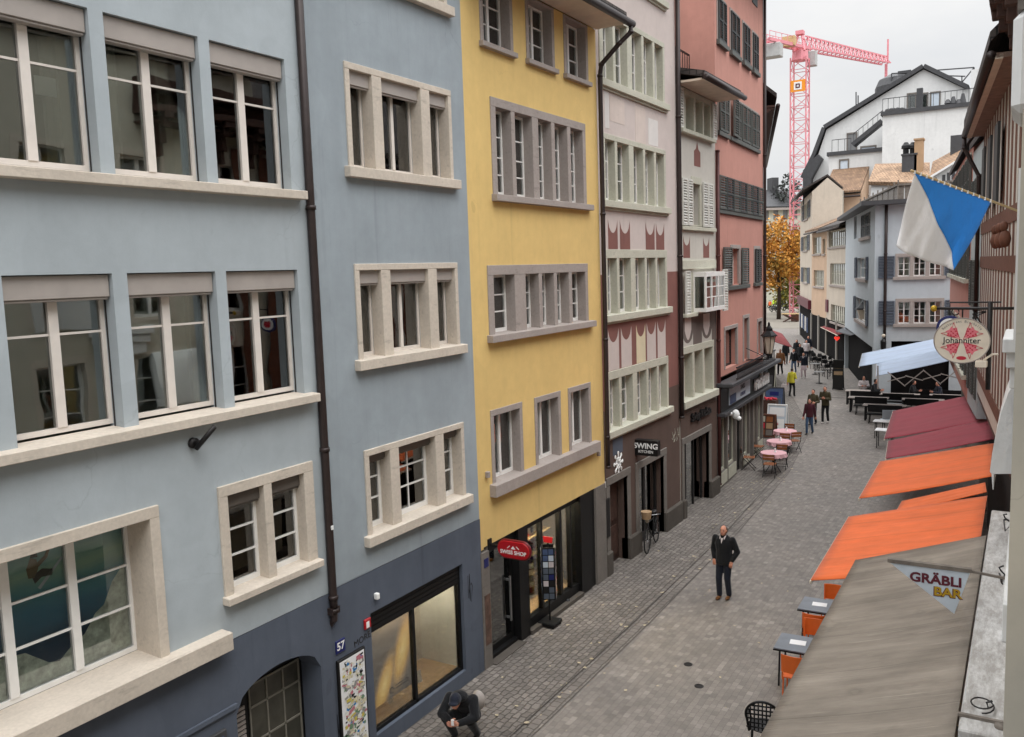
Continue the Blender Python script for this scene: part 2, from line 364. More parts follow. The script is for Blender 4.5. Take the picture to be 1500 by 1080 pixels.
    def mesh(s, name, bev=0, recalc=True):
        if recalc: bmesh.ops.recalc_face_normals(s.bm, faces=s.bm.faces)
        if bev:
            bmesh.ops.bevel(s.bm, geom=[e for e in s.bm.edges if len(e.link_faces) == 2 and e.calc_face_angle(0) > .6], offset=bev, segments=1, affect='EDGES', clamp_overlap=True)
        me = bpy.data.meshes.new(name); s.bm.to_mesh(me); s.bm.free(); return me
    def build(s, name, mat, parent=None, smooth=False, bev=0, recalc=True):
        me = s.mesh(name, bev, recalc); me.materials.append(mat)
        if smooth:
            for p in me.polygons: p.use_smooth = True
        return link(name, me, parent)
def link(name, me, parent=None):
    o = bpy.data.objects.new(name, me); COL.objects.link(o)
    if parent is not None: o.parent = parent
    return o
def thing(name, label, cat, loc=(0, 0, 0), rz=0, group=None):
    o = bpy.data.objects.new(name, None); COL.objects.link(o); o.location = loc; o.rotation_euler = (0, 0, rz); o.empty_display_size = .2
    return tag(o, label, cat, group)
def tag(o, label, cat, group=None):
    o['label'] = label; o['category'] = cat
    if group: o['group'] = group
    return o
def kids(o): return [c for c in bpy.data.objects if c.parent == o]
def dup(o, loc, rz, label, parent=None):
    c = o.copy(); COL.objects.link(c)
    if parent is None: c.location = loc; c.rotation_euler = (0, 0, rz); c['label'] = label
    else: c.parent = parent
    for ch in kids(o): dup(ch, None, None, None, c)
    return c
def text(body, size, mat, parent, loc, rot=(R(90), 0, 0), name='lettering', ext=.006, off=0.0, align='CENTER', sx=1.0, shear=0.0):
    cu = bpy.data.curves.new('tmp', 'FONT'); cu.body = body; cu.size = size; cu.extrude = ext; cu.offset = off; cu.align_x = align; cu.align_y = 'CENTER'; cu.shear = shear; cu.resolution_u = 3
    t = bpy.data.objects.new('tmp', cu); COL.objects.link(t); dg = bpy.context.evaluated_depsgraph_get()
    me = bpy.data.meshes.new_from_object(t.evaluated_get(dg)); bpy.data.objects.remove(t); bpy.data.curves.remove(cu)
    me.materials.clear(); me.materials.append(mat)
    for v in me.vertices: v.co.x *= sx
    o = link(name, me, parent); o.location = loc; o.rotation_euler = rot; return o
def remesh(mb, vox, smooth=2):
    me = mb.mesh('tmp'); o = bpy.data.objects.new('tmp', me); COL.objects.link(o)
    r = o.modifiers.new('r', 'REMESH'); r.mode = 'VOXEL'; r.voxel_size = vox
    if smooth:
        q = o.modifiers.new('s', 'SMOOTH'); q.factor = .5; q.iterations = smooth
    dg = bpy.context.evaluated_depsgraph_get(); out = bpy.data.meshes.new_from_object(o.evaluated_get(dg))
    bpy.data.objects.remove(o); bpy.data.meshes.remove(me)
    for p in out.polygons: p.use_smooth = True
    return out
# ------------------------------------------------------------------ facade helper: local x = along the wall, y = into the house, z = up
class House:
    def __init__(h, name, label, p0, p1, group=None):
        h.p0 = Vector((p0[0], p0[1], 0)); h.p1 = Vector((p1[0], p1[1], 0)); d = h.p1-h.p0; h.len = d.length; h.dir = d.normalized()
        h.o = thing(name, label, 'house', h.p0, math.atan2(d.y, d.x), group); h.off = 0.0
    def sz(h, px, py, d=0.0):
        r = ray(px, py); n = Vector((-h.dir.y, h.dir.x, 0)); q = h.p0-n*d
        t = (n.x*q.x+n.y*q.y)/(n.x*r.x+n.y*r.y)
        P = r*t+Vector((0, 0, H_)); return (P-h.p0).dot(h.dir), P.z
    def rect(h, x0, y0, x1, y1):
        ym = (y0+y1)/2; xm = (x0+x1)/2
        return h.sz(x0, ym)[0], h.sz(x1, ym)[0], h.sz(xm, y1)[1], h.sz(xm, y0)[1]
    def bx(h, mb, s0, s1, d0, d1, z0, z1): mb.box(s0-h.off, s1-h.off, -d1, -d0, z0, z1)
    def wall(h, mat, s0, s1, z0, z1, ops=(), rev=.25, name='wall', d=0.0, mb=None):
        own = mb is None; mb = mb or MB(); o = h.off
        ops = [(max(a, s0), min(b, s1), max(c, z0), min(e, z1)) for a, b, c, e in ops if b > s0 and a < s1 and e > z0 and c < z1]
        xs = sorted({round(x, 4) for x in [s0, s1]+[q for p in ops for q in p[:2]]}); zs = sorted({round(x, 4) for x in [z0, z1]+[q for p in ops for q in p[2:]]})
        for a, b in zip(xs, xs[1:]):
            for c, e in zip(zs, zs[1:]):
                xm, zm = (a+b)/2, (c+e)/2
                if any(p[0] < xm < p[1] and p[2] < zm < p[3] for p in ops): continue
                mb.poly([(a-o, -d, c), (b-o, -d, c), (b-o, -d, e), (a-o, -d, e)])
        for a, b, c, e in ops:
            y0, y1 = -d, -d+rev; a -= o; b -= o
            mb.poly([(a, y0, c), (a, y0, e), (a, y1, e), (a, y1, c)]); mb.poly([(b, y0, c), (b, y1, c), (b, y1, e), (b, y0, e)])
            if e < z1-.001: mb.poly([(a, y0, e), (b, y0, e), (b, y1, e), (a, y1, e)])
            if c > z0+.001: mb.poly([(a, y0, c), (a, y1, c), (b, y1, c), (b, y0, c)])
        if own: return mb.build(name, mat, h.o, recalc=False)
        return mb
    def shell(h, mat, s0, s1, z0, ztop, depth=7.0, floors=(), eave=.7, roofm=None, rise=3.2, roof=True, back=True, left=True, right=True):
        o = h.off; mb = MB(); s0 -= o; s1 -= o
        if left: mb.box(s0, s0+.12, .004, depth, z0, ztop)
        if right: mb.box(s1-.12, s1, .004, depth, z0, ztop)
        if back: mb.box(s0+.12, s1-.12, depth-.12, depth, z0, ztop)
        mb.build('side_wall', mat, h.o)
        mi = MB(); mi.box(s0+.13, s1-.13, 2.6, 2.7, z0, ztop-.05)
        for f in floors: mi.box(s0+.13, s1-.13, .3, 2.6, f, f+.12)
        mi.box(s0+.13, s1-.13, .3, 2.6, ztop-.2, ztop-.05)
        mi.build('interior', M['interior'], h.o)
        if roof: h.roof(s0, s1, ztop, depth, eave, rise, roofm or M['roofdark'], mat)
    def roof(h, s0, s1, z, depth, eave, rise, mat, gm=None):
        mb = MB(); mid = depth/2
        pr = lambda e, t: [(s0, -e, z+t), (s0, mid, z+rise+t), (s0, depth, z+t)]
        a = pr(eave, .09); b = pr(eave, .26)
        mb.prism([a[0], a[1], b[1], b[0]], (s1-s0, 0, 0)); mb.prism([a[1], a[2], b[2], b[1]], (s1-s0, 0, 0))
        r = mb.build('roof', mat, h.o); boxuv(r)
        for q in (s0, s1-.1): g = MB(); g.prism([(q, .01, z), (q, depth-.02, z), (q, mid, z+rise-.05)], (.1, 0, 0)); g.build('gable', gm or M['greywall'], h.o)
    def window(h, s0, s1, z0, z1, d=.22, cols=2, rows=(.7,), vb=0, fw=.055, mull=.1, fm=None, gl=None, curtain=False, bar=.026, name='window', th=.055):
        fm = fm or M['frame']; mb = MB(); bx = h.bx
        y0, y1 = -d-th, -d
        bx(mb, s0, s0+fw, y0, y1, z0, z1); bx(mb, s1-fw, s1, y0, y1, z0, z1)
        bx(mb, s0+fw, s1-fw, y0, y1, z0, z0+fw*1.2); bx(mb, s0+fw, s1-fw, y0, y1, z1-fw, z1)
        za, zb = z0+fw*1.2, z1-fw; w = (s1-s0-2*fw-(cols-1)*mull)/cols
        panes = []
        for i in range(cols):
            a = s0+fw+i*(w+mull); b = a+w; panes.append((a, b))
            if i < cols-1: bx(mb, b, b+mull, y0-.002, y1+.012, za, zb)
            for r in rows:
                zz = za+(zb-za)*r; bx(mb, a, b, y0+.012, y1-.012, zz-bar/2, zz+bar/2)
            for k in range(vb):
                x = a+w*(k+1)/(vb+1); bx(mb, x-bar/2, x+bar/2, y0+.014, y1-.014, za, zb)
        f = mb.build(name, fm, h.o)
        p = MB()
        for a, b in panes: h.bx(p, a, b, y0+.022, y0+.028, za, zb)
        p.build('pane', gl or M['glass'], f)
        if curtain is False and gl is None and (int(s0*37+z0*11) % 5) < 3: curtain = (.35, .6, .5)[int(s0*37+z0*11) % 3]
        if curtain:
            c = MB(); o = h.off
            for a, b, fr in ((s0, s1, curtain),):
                sd = [(a, a+(b-a)*fr/2), (b-(b-a)*fr/2, b)] if fr < 1 else [(a, b)]
                for u, v in sd:
                    n = max(4, int((v-u)/.05)); P = []
                    for k in range(n+1):
                        x = u+(v-u)*k/n-o; y = d+th+.1+.025*math.sin(k*1.9)
                        P.append((x, y))
                    for (xa, ya), (xb, yb) in zip(P, P[1:]): c.poly([(xa, ya, z0), (xb, yb, z0), (xb, yb, z1), (xa, ya, z1)])
            c.build('curtain', M['curtain'], f, True)
        return f
    def surround(h, ops, top, bot, s0, s1, mat, proj=.03, inner=.0, name='window_surround', depth=.06):
        """stone frame between outer rectangle and the openings in it (all share top/bottom edges of ops)"""
        mb = MB(); e = .012; ops = [(a+e, b-e, z0, z1-e) for a, b, z0, z1 in ops]; zt = ops[0][3]; zb = ops[0][2]
        h.bx(mb, s0, s1, -depth, proj, zt, top)
        xs = [s0]+[q for p in ops for q in p[:2]]+[s1]
        for i in range(0, len(xs), 2): h.bx(mb, xs[i], xs[i+1], -depth, proj-.002, zb, zt)
        if bot < zb-.005: h.bx(mb, s0, s1, -depth, proj, bot, zb)
        return mb.build(name, mat, h.o, bev=.006)
    def sill(h, s0, s1, z0, z1, mat, proj=.16, depth=.25, name='sill'):
        mb = MB(); o = h.off
        mb.prism([(s0-o, depth, z0), (s0-o, -proj, z0), (s0-o, -proj, z1-.012), (s0-o, depth, z1+.014)], (s1-s0, 0, 0))
        return mb.build(name, mat, h.o, bev=.008)
    def part(h, name, mat, s0, s1, d0, d1, z0, z1, bev=0):
        mb = MB(); h.bx(mb, s0, s1, d0, d1, z0, z1); return mb.build(name, mat, h.o, bev=bev)
    def shutter(h, s0, s1, z0, z1, mat, d0=.01, d1=.05, fold=None):
        """louvred shutter lying flat on the wall between s0..s1"""
        mb = MB(); bx = h.bx; f = .05
        bx(mb, s0, s0+f, d0, d1, z0, z1); bx(mb, s1-f, s1, d0, d1, z0, z1); bx(mb, s0+f, s1-f, d0, d1, z0, z0+f); bx(mb, s0+f, s1-f, d0, d1, z1-f, z1)
        zm = (z0+z1)/2; bx(mb, s0+f, s1-f, d0, d1, zm-f/2, zm+f/2)
        n = max(4, int((z1-z0)/.085)); o = h.off
        for k in range(n):
            z = z0+f+(z1-z0-2*f)*(k+.5)/n; t = (z1-z0)/n*.62
            mb.prism([(s0+f-o, -d0-.002, z+t*.5), (s0+f-o, -d0-.008, z+t*.5), (s0+f-o, -d1+.004, z-t*.5), (s0+f-o, -d1+.012, z-t*.5)], (s1-s0-2*f, 0, 0))
        return mb.build('shutter', mat, h.o)
    def pipe(h, pts, r=.055, mat=None, name='downpipe'):
        mb = MB(); mb.tube([(s-h.off, -d, z) for s, d, z in pts], r, 10)
        a, b = pts[0], pts[-1]
        for s, d, z in pts:
            mb.tube([(s-h.off, -d, z-.03), (s-h.off, -d, z+.03)], r*1.25, 10)
        return mb.build(name, mat or M['pipe'], h.o, True)
def boxuv(o):
    me = o.data; uv = me.uv_layers.new(name='UVMap')
    for p in me.polygons:
        n = p.normal
        t = Vector((1, 0, 0)) if abs(n.x) < .9 else Vector((0, 1, 0))
        t = (t-n*t.dot(n)).normalized(); b = n.cross(t)
        for li in p.loop_indices:
            c = me.vertices[me.loops[li].vertex_index].co; uv.data[li].uv = (c.dot(t), c.dot(b))
defmats()
# =================================================================== pale blue house (nearest, left)
def left_house(name, label, x, y0, y1):
    h = House(name, label, (x, y0), (x, y1)); h.off = y0; return h
def blindbox(h, s0, s1, z0, z1, d0, d1, mat, par=None):
    mb = MB(); h.bx(mb, s0, s1, d0, d1, z0, z1)
    h.bx(mb, s0+.01, s1-.01, d0+.02, d1-.02, z0-.03, z0)
    return mb.build('blind_box', mat, par or h.o, bev=.008)
def art_poster(h, s0, s1, z0, z1, d):
    """snow sport picture hanging behind the big window: one flat printed board with raised printed shapes"""
    o = h.off; zz = lambda t: z0+(z1-z0)*t; xx = lambda t: t-o
    m, nt, p = newmat('printed sky picture'); v = coords(nt); sp = N(nt, 'ShaderNodeSeparateXYZ'); nt.links.new(v, sp.inputs[0])
    n = nz(nt, coords(nt, (.5, 1, 2)), 1.6, 5, .6); ad = N(nt, 'ShaderNodeMath', operation='MULTIPLY_ADD'); ad.inputs[1].default_value = .5; nt.links.new(n, ad.inputs[0]); nt.links.new(sp.outputs[2], ad.inputs[2])
    mr = N(nt, 'ShaderNodeMapRange'); mr.inputs[1].default_value = z0+.2; mr.inputs[2].default_value = z1+.3; nt.links.new(ad.outputs[0], mr.inputs[0])
    c = ramp(nt, mr.outputs[0], [(.0, C(30, 42, 70)), (.3, C(28, 72, 106)), (.5, C(38, 122, 156)), (.64, C(76, 156, 170)), (.78, C(160, 200, 176)), (.9, C(108, 168, 172))])
    nt.links.new(c, p.inputs['Base Color']); p.inputs['Roughness'].default_value = .5
    b = h.part('printed_poster', m, s0, s1, -d-.02, -d, z0, z1)
    snow = simple('printed snow', C(204, 214, 202), .7, 0, .4, 11)
    mb = MB()
    prof = [(2.7, 0), (2.7, .3), (4.2, .34), (4.75, .3), (5.05, .27), (5.3, .14), (5.42, .12), (5.6, .2), (5.75, .24), (5.9, .36), (6.02, .4), (6.15, .55), (6.33, .66), (6.33, 0)]
    mb.prism([(xx(a), d-.004, zz(t)) for a, t in prof], (0, .003, 0)); mb.build('printed_snow', snow, b)
    mb = MB(); cx, cz = xx(5.28), zz(.8)
    k = .27
    P = lambda a, t: (cx+a*k, d-.006, cz+t*k)
    mb.prism([P(-.5, .2), P(-.3, .62), P(-.05, .5), P(.0, .1), P(-.2, -.25), P(-.45, -.2)], (0, .002, 0))
    mb.prism([P(-.05, .35), P(.3, .55), P(.5, .95), P(.6, .9), P(.42, .45), P(.0, .15)], (0, .002, 0))
    mb.build('printed_rider', simple('printed ochre', C(110, 92, 58), .6), b)
    mb = MB(); mb.prism([P(-.3, -.15), P(.15, .05), P(.6, -.1), P(.55, -.35), P(.1, -.3), P(-.2, -.5)], (0, .002, 0))
    mb.prism([P(-.32, .62), P(-.2, .85), P(0, .8), P(0, .58)], (0, .002, 0)); mb.build('printed_figure', M['black_p'], b)
    mb = MB(); mb.prism([P(-.1, -.7), P(1.0, .3), P(1.05, .22), P(0, -.8)], (0, .002, 0)); mb.build('printed_board', M['signgrey'], b)
def blue_one():
    h = left_house('pale_blue_house', 'pale blue plastered house with tall blind-topped windows and a snowboarder picture on its first floor', -8.88, -1.0, 9.28)
    A = [(2.1, 3.34, 8.92, 10.7), (3.52, 4.66, 8.92, 10.7), (4.83, 6.11, 8.92, 10.7), (6.29, 7.57, 8.92, 10.7), (7.74, 9.02, 8.92, 10.7)]
    B = [(2.1, 3.34, 6.06, 7.83), (3.52, 4.7, 6.06, 7.83), (4.91, 6.14, 6.06, 7.83), (6.33, 7.59, 6.06, 7.83), (7.76, 9.03, 6.06, 7.83)]
    Cc = [(2.6, 6.36, 3.22, 4.95), (7.5, 8.14, 3.62, 4.95), (8.26, 8.9, 3.62, 4.95)]
    # wall in horizontal bands so that reveals can differ in depth
    h.wall(M['blue1'], -1, 9.28, 5.5, 14.4, A+B, .26, 'upper_wall')
    m2 = MB(); h.wall(None, -1, 7.0, 3.02, 5.5, Cc[:1], .45, mb=m2); h.wall(None, 7.0, 9.28, 3.02, 5.5, Cc[1:], .25, mb=m2); m2.build('first_floor_wall', M['blue1'], h.o, recalc=False)
    door = (7.42, 9.02, 0.0, 2.36)
    base = [door, (6.55, 7.12, .75, 2.02)]
    mb = MB(); h.wall(None, -1, 9.28, 0, 3.02, [door], .4, mb=mb, d=.012)
    o = h.off; zs, zt = 1.98, 2.36; n = 14; cx = 8.22; hw = .8
    arc = [(cx-hw+2*hw*k/n, zs+(zt-zs)*math.sqrt(max(0, 1-((-1+2*k/n)**2)))) for k in range(n+1)]
    for (a, za), (b, zb) in zip(arc, arc[1:]):
        mb.poly([(a-o, -.0122, za), (b-o, -.0122, zb), (b-o, -.0122, zt+.001), (a-o, -.0122, zt+.001)])
        mb.poly([(a-o, -.012, za), (a-o, .388, za), (b-o, .388, zb), (b-o, -.012, zb)])
    mb.build('base_wall', M['band'], h.o, recalc=False)
    for ops, zb in ((A, 8.92), (B, 6.06)):
        for i, (a, b, z0, z1) in enumerate(ops):
            f = h.window(a, b, z0+.05, z1-.2, .2, 2, (.72,), 0, .05, .11, curtain=(.28 if (i+int(zb)) % 3 == 0 else False))
            blindbox(h, a+.01, b-.01, z1-.26, z1-.01, -.2, -.05, M['blind'], f)
            g = MB(); h.bx(g, b-.012, b-.004, -.17, -.15, z0, z1-.27); g.build('blind_rail', M['framed'], f)
    h.sill(-.8, 9.17, 8.80, 8.93, M['stone'], .16, .2); h.sill(-.8, 9.19, 5.94, 6.07, M['stone'], .16, .2)
    # white sheet in the upper window
    h.part('paper_sheet', M['paper'], 5.62, 5.86, -.3, -.294, 9.75, 9.95)
    # big window with its picture
    h.window(2.6, 6.36, 3.24, 4.9, .42, 5, (.33, .66), 0, .05, .1, fm=M['framew'], gl=M['glassclear'])
    art_poster(h, 2.7, 6.33, 3.27, 4.9, .5)
    h.surround([(2.6, 6.36, 3.2, 4.95)], 5.08, 3.2, 2.5, 6.48, M['stone'], .035, depth=.42)
    h.sill(2.3, 7.3, 2.98, 3.225, M['stone'], .2, .42)
    # paired window
    h.surround(Cc[1:], 5.08, 3.62, 7.37, 9.08, M['stone'], .035, depth=.2)
    h.sill(7.34, 9.1, 3.6-.02-.06, 3.63, M['stone'], .13, .2)
    for i, (a, b, z0, z1) in enumerate(Cc[1:]):
        f = h.window(a, b, z0+.02, z1, .15, 1, (.3, .6, ), 0, .06, fm=M['framew'], curtain=.5 if i else False)
        blindbox(h, a+.01, b-.01, z1-.2, z1-.01, -.13, -.06, M['blindd'], f)
    h.part('red_lampshade', M['redcl'], 8.42, 8.75, -.75, -.5, 4.45, 4.8)
    # arched doorway: iron grille, louvre
    d = h.part('door', M['black'], 7.42, 9.02, -.42, -.39, 0, 2.36)
    g = MB(); G = lambda a, b, c, e: h.bx(g, a, b, -.385, -.365, c, e)
    for x in (7.98, 8.3, 8.62, 8.94): G(x-.012, x+.012, .1, 2.05)
    for z in (.7, 1.2, 1.72, 2.05): G(7.98, 8.95, z-.014, z+.014)
    g.build('door_grille', simple('pale iron', C(130, 126, 116), .6), d)
    h.part('door_glass', simple('dusty glass', C(72, 70, 62), .3, 0, .3, 4), 7.99, 8.94, -.388, -.383, .1, 2.04)
    g = MB()
    for k in range(12): h.bx(g, 7.5, 7.88, -.385, -.36, 1.0+k*.07, 1.045+k*.07)
    g.build('louvre', M['blind'], d)
    # display case and street name plate
    c = h.part('display_case', M['lead'], 6.62, 7.2, .012, .07, .9, 1.92, bev=.006)
    h.part('case_print', M['bluebox'], 6.68, 7.14, .0695, .074, .95, 1.85)
    h.part('wall_ledge', M['band'], 5.4, 7.42, .012, .05, 2.1, 2.16)
    n = h.part('name_plate', M['navy'], 4.72, 6.02, .012, .03, 1.98, 2.24, bev=.004)
    g = MB(); e = .035
    h.bx(g, 4.74, 6.0, .03, .0325, 2.21, 2.222); h.bx(g, 4.74, 6.0, .03, .0325, 1.998, 2.01); h.bx(g, 5.99, 6.0, .03, .0325, 2.01, 2.21); h.bx(g, 4.74, 4.75, .03, .0325, 2.01, 2.21)
    g.build('plate_border', M['white_p'], n)
    text('Niederdorfstrasse', .17, M['white_p'], h.o, (5.37-o, -.033, 2.115), name='plate_lettering', ext=.001, off=.003, sx=.95)
    # flag holder
    g = MB(); P = lambda s, dd, z: (s-o, -dd, z)
    g.tube([P(7.05, .0, 5.72), P(7.05, .05, 5.72)], .07, 12); g.tube([P(7.05, .05, 5.72), P(7.08, .16, 5.74)], .03, 8); g.tube([P(7.02, .1, 5.66), P(7.14, .32, 5.93)], .032, 10)
    g.build('flag_holder', M['iron'], h.o, True)
    h.pipe([(9.31, .06, 14.3), (9.31, .06, 8.7), (9.31, .06, 5.2), (9.31, .06, 2.95), (9.31, .06, 2.75)], .06)
    g = MB(); h.bx(g, 9.22, 9.4, .012, .1, 2.7, 2.8); g.tube([P(9.31, .06, 2.75), P(9.31, .05, 2.6), P(9.31, -.03, 2.52)], .055, 10); g.build('pipe_foot', M['pipe'], h.o)
    g = MB(); h.bx(g, 9.1, 9.13, -.24, -.1, 1.28, 1.36); h.bx(g, 9.29, 9.33, .11, .13, 4.0, 4.06); g.build('small_sensor', M['white_p'], h.o)
    h.shell(M['greywall'], -1, 9.28, 0, 14.4, 8, (3.0, 5.4, 8.3, 11.2))
blue_one()
# =================================================================== second blue house
def graffiti(h, s0, s1, z0, z1, n, seed, mat, d=.016):
    rnd = random.Random(seed); mb = MB(); o = h.off
    for k in range(n):
        x = s0+(s1-s0)*(k+.5)/n; pts = []
        for j in range(6): pts.append((x-o+rnd.uniform(-.5, .5)*(s1-s0)/n*1.3, -d, rnd.uniform(z0, z1)))
        for a, b in zip(pts, pts[1:]): mb.bar(a, b, .007, .004, (0, 1, 0))
    return mb.build('graffiti', mat, h.o)
def sticker_board(h, s0, s1, z0, z1):
    b = h.part('sticker_board', M['black_p'], s0, s1, .012, .06, z0, z1, bev=.006)
    h.part('board_backing', M['paper'], s0+.035, s1-.035, .058, .064, z0+.035, z1-.035)
    rnd = random.Random(4); o = h.off
    cols = [simple('sticker '+n, c, .5, 0, .25, 30) for n, c in (('white', C(226, 224, 216)), ('black', C(30, 30, 32)), ('blue', C(40, 120, 180)), ('yellow', C(206, 190, 90)), ('grey', C(150, 150, 146)), ('pink', C(190, 120, 130)), ('cream', C(214, 206, 180)), ('green', C(110, 140, 110)))]
    mbs = [MB() for _ in cols]; k = 0
    while k < 330:
        i = rnd.choice((0, 0, 0, 1, 1, 2, 3, 4, 4, 5, 6, 6, 6, 7)); w, e = rnd.uniform(.03, .12), rnd.uniform(.02, .08)
        if i in (1, 2): w *= .6; e *= .6
        x, z = rnd.uniform(s0+.09, s1-.09)-o, rnd.uniform(z0+.09, z1-.08); a = rnd.uniform(-.5, .5); d = .0645+k*.00002
        P = []
        for u, v in ((-1, -1), (1, -1), (1, 1), (-1, 1)):
            u *= w/2; v *= e/2; P.append((min(max(x+u*math.cos(a)-v*math.sin(a), s0+.036-o), s1-.036-o), -d, min(max(z+u*math.sin(a)+v*math.cos(a), z0+.036), z1-.036)))
        mbs[i].poly(P); k += 1
    for m, c in zip(mbs, cols):
        q = m.build('stickers', c, b, recalc=False); q['kind'] = 'stuff'
def blue_two():
    h = left_house('grey_blue_house', 'grey blue plastered house with three-part stone windows above a lit golden display window', -8.9, 9.28, 13.47)
    g3 = [(10.34, 10.88), (11.09, 12.14), (12.37, 12.95)]
    rows = [(12.33, 13.55, 1.1), (9.36, 10.82, 1), (6.42, 7.81, 1), (3.62, 4.9, 0)]
    ops = [(a, b, z0, z1) for z0, z1, k in rows for a, b in g3]
    h.wall(M['blue2'], 9.28, 13.47, 3.04, 14.6, ops, .26, 'upper_wall')
    shop = (10.2, 12.82, .3, 2.36)
    h.wall(M['band'], 9.28, 13.47, 0, 3.04, [shop], .3, 'base_wall', d=.012)
    for z0, z1, k in rows:
        oo = [(a, b, z0, z1) for a, b in g3]
        h.surround(oo, z1+.09, z0, 10.25, 13.03, M['stone'], .03, depth=.2)
        h.sill(10.16, 13.13, z0-.19+.03, z0+.01, M['stone'], .12, .22)
        for i, (a, b) in enumerate(g3):
            if k: 
                f = h.window(a, b, z0+.02, z1-.02, .21, 2 if i == 1 else 1, (), 0, .05, .07, curtain=.3)
                blindbox(h, a+.006, b-.006, z1-.22, z1-.008, -.12, -.04, M['blind'], f)
            else:
                f = h.window(a, b, z0+.02, z1-.02, .2, 1, (.36, .68), 1 if i == 1 else 0, .07, fm=M['framew'], curtain=.3 if i != 1 else False)
                blindbox(h, a+.006, b-.006, z1-.14, z1-.008, -.16, -.08, M['blindd'], f)
    # display window
    s = MB(); B = lambda a, b, c, e, y0=-.14, y1=-.06: h.bx(s, a, b, y0, y1, c, e)
    B(10.2, 10.25, .3, 2.36); B(12.75, 12.82, .3, 2.36); B(11.36, 11.42, .3, 2.0); B(10.25, 12.75, .3, .36); B(10.25, 12.75, 2.0, 2.36, -.16, -.05)
    f = s.build('shop_window', M['black'], h.o)
    p = MB(); h.bx(p, 10.25, 11.36, -.1, -.094, .36, 2.0); h.bx(p, 11.42, 12.75, -.1, -.094, .36, 2.0); p.build('pane', M['glassclear'], f)
    for k in range(4): h.part('shutter_slat', M['black'], 10.25, 12.75, -.05, -.04, 2.04+k*.08, 2.1+k*.08)
    h.part('showcase_floor', M['floorwood'], 10.2, 12.82, -1.0, -.12, .28, .34); h.part('showcase_back', M['beige'], 10.2, 12.82, -1.05, -1.0, .3, 2.3); h.part('showcase_ceiling', M['white'], 10.2, 12.82, -1.0, -.16, 2.12, 2.2)
    h.part('showcase_divider', simple('brown board', C(92, 72, 62)), 11.5, 11.56, -1.0, -.75, .34, 2.12); h.part('showcase_end', M['white'], 12.8, 12.86, -1.0, -.16, .3, 2.2); h.part('showcase_end', M['white'], 10.16, 10.2, -1.0, -.16, .3, 2.2)
    for x, yy in ((10.75, -.16), (11.2, -.16), (12.1, -.4), (12.6, -.5)): h.part('showcase_lamp', M['lamp'], x-.18, x+.18, yy-.06, yy, 2.10, 2.118)
    for x, y in ((10.52, -.35), (11.1, -.4), (11.95, -.4)):
        m = MB(); m.prism([(x-h.off-.06, -y, .345), (x-h.off+.06, -y, .345), (x-h.off+.06, -y+.04, .56), (x-h.off-.06, -y+.04, .56)], (0, .008, 0)); m.build('price_card', M['paper'], h.o)
    # poster behind the left pane: grey print with a soft golden drape
    m, nt, pp = newmat('golden drape print'); v = coords(nt, loc=(-(11.0-h.off), 0, -1.15))
    def blob(loc, rot, sc):
        mp = N(nt, 'ShaderNodeMapping'); mp.vector_type = 'TEXTURE'; mp.inputs['Location'].default_value = loc; mp.inputs['Rotation'].default_value = (0, rot, 0); mp.inputs['Scale'].default_value = sc
        nt.links.new(v, mp.inputs[0]); gr = N(nt, 'ShaderNodeTexGradient', gradient_type='SPHERICAL'); nt.links.new(mp.outputs[0], gr.inputs[0]); return gr.outputs['Fac']
    b1 = blob((.3, 0, .12), R(22), (.3, 2, .85)); b2 = blob((-.22, 0, -.3), R(28), (.26, 2, .7))
    mx = N(nt, 'ShaderNodeMath', operation='MAXIMUM'); nt.links.new(b1, mx.inputs[0]); nt.links.new(b2, mx.inputs[1])
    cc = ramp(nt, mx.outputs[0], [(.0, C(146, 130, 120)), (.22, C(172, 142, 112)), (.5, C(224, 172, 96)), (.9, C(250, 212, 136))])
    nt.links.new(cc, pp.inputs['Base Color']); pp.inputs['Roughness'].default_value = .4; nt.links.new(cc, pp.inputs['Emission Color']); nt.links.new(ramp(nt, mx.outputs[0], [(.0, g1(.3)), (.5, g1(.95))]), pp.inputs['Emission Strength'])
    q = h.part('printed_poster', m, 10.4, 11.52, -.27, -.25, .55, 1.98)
    ring = MB(); o = h.off
    ring.tube([(10.95-o+.05*math.cos(t*.35), .246, .68+.05*math.sin(t*.35)) for t in range(16)], .008, 6); ring.build('printed_ring', M['black_p'], q)
    for k in range(2): h.part('printed_line', M['lead'], 11.05, 11.42, -.25, -.247, .66+k*.05, .675+k*.05)
    sticker_board(h, 9.35, 9.98, .12, 1.92)
    n = h.part('number_plate', M['navy'], 9.36, 9.57, .012, .03, 2.02, 2.22, bev=.004)
    text('57', .17, M['white_p'], h.o, (9.465-h.off, -.032, 2.12), name='number_lettering', ext=.001, off=.004)
    text('MORE', .15, M['black_p'], h.o, (9.98-h.off, -.0135, 2.02), rot=(R(90), R(-6), 0), name='graffiti_lettering', ext=.001)
    n = h.part('alarm_box', M['red_p'], 10.02, 10.17, .012, .05, 2.16, 2.32, bev=.01); h.part('alarm_mark', M['white_p'], 10.05, 10.12, .05, .054, 2.18, 2.28)
    n = h.part('wall_lamp', M['white_p'], 10.3, 10.37, .012, .09, 2.56, 2.66, bev=.01)
    graffiti(h, 9.32, 9.36, .5, 1.2, 2, 3, M['black_p']); graffiti(h, 12.98, 13.12, 1.5, 2.1, 3, 8, M['black_p'])
    h.part('stone_pier', M['greyst'], 13.44, 13.72, -.2, .03, 0, 2.35)
    h.shell(M['greywall'], 9.28, 13.47, 0, 14.6, 8, (3.0, 5.6, 8.6, 11.6), left=False)
blue_two()
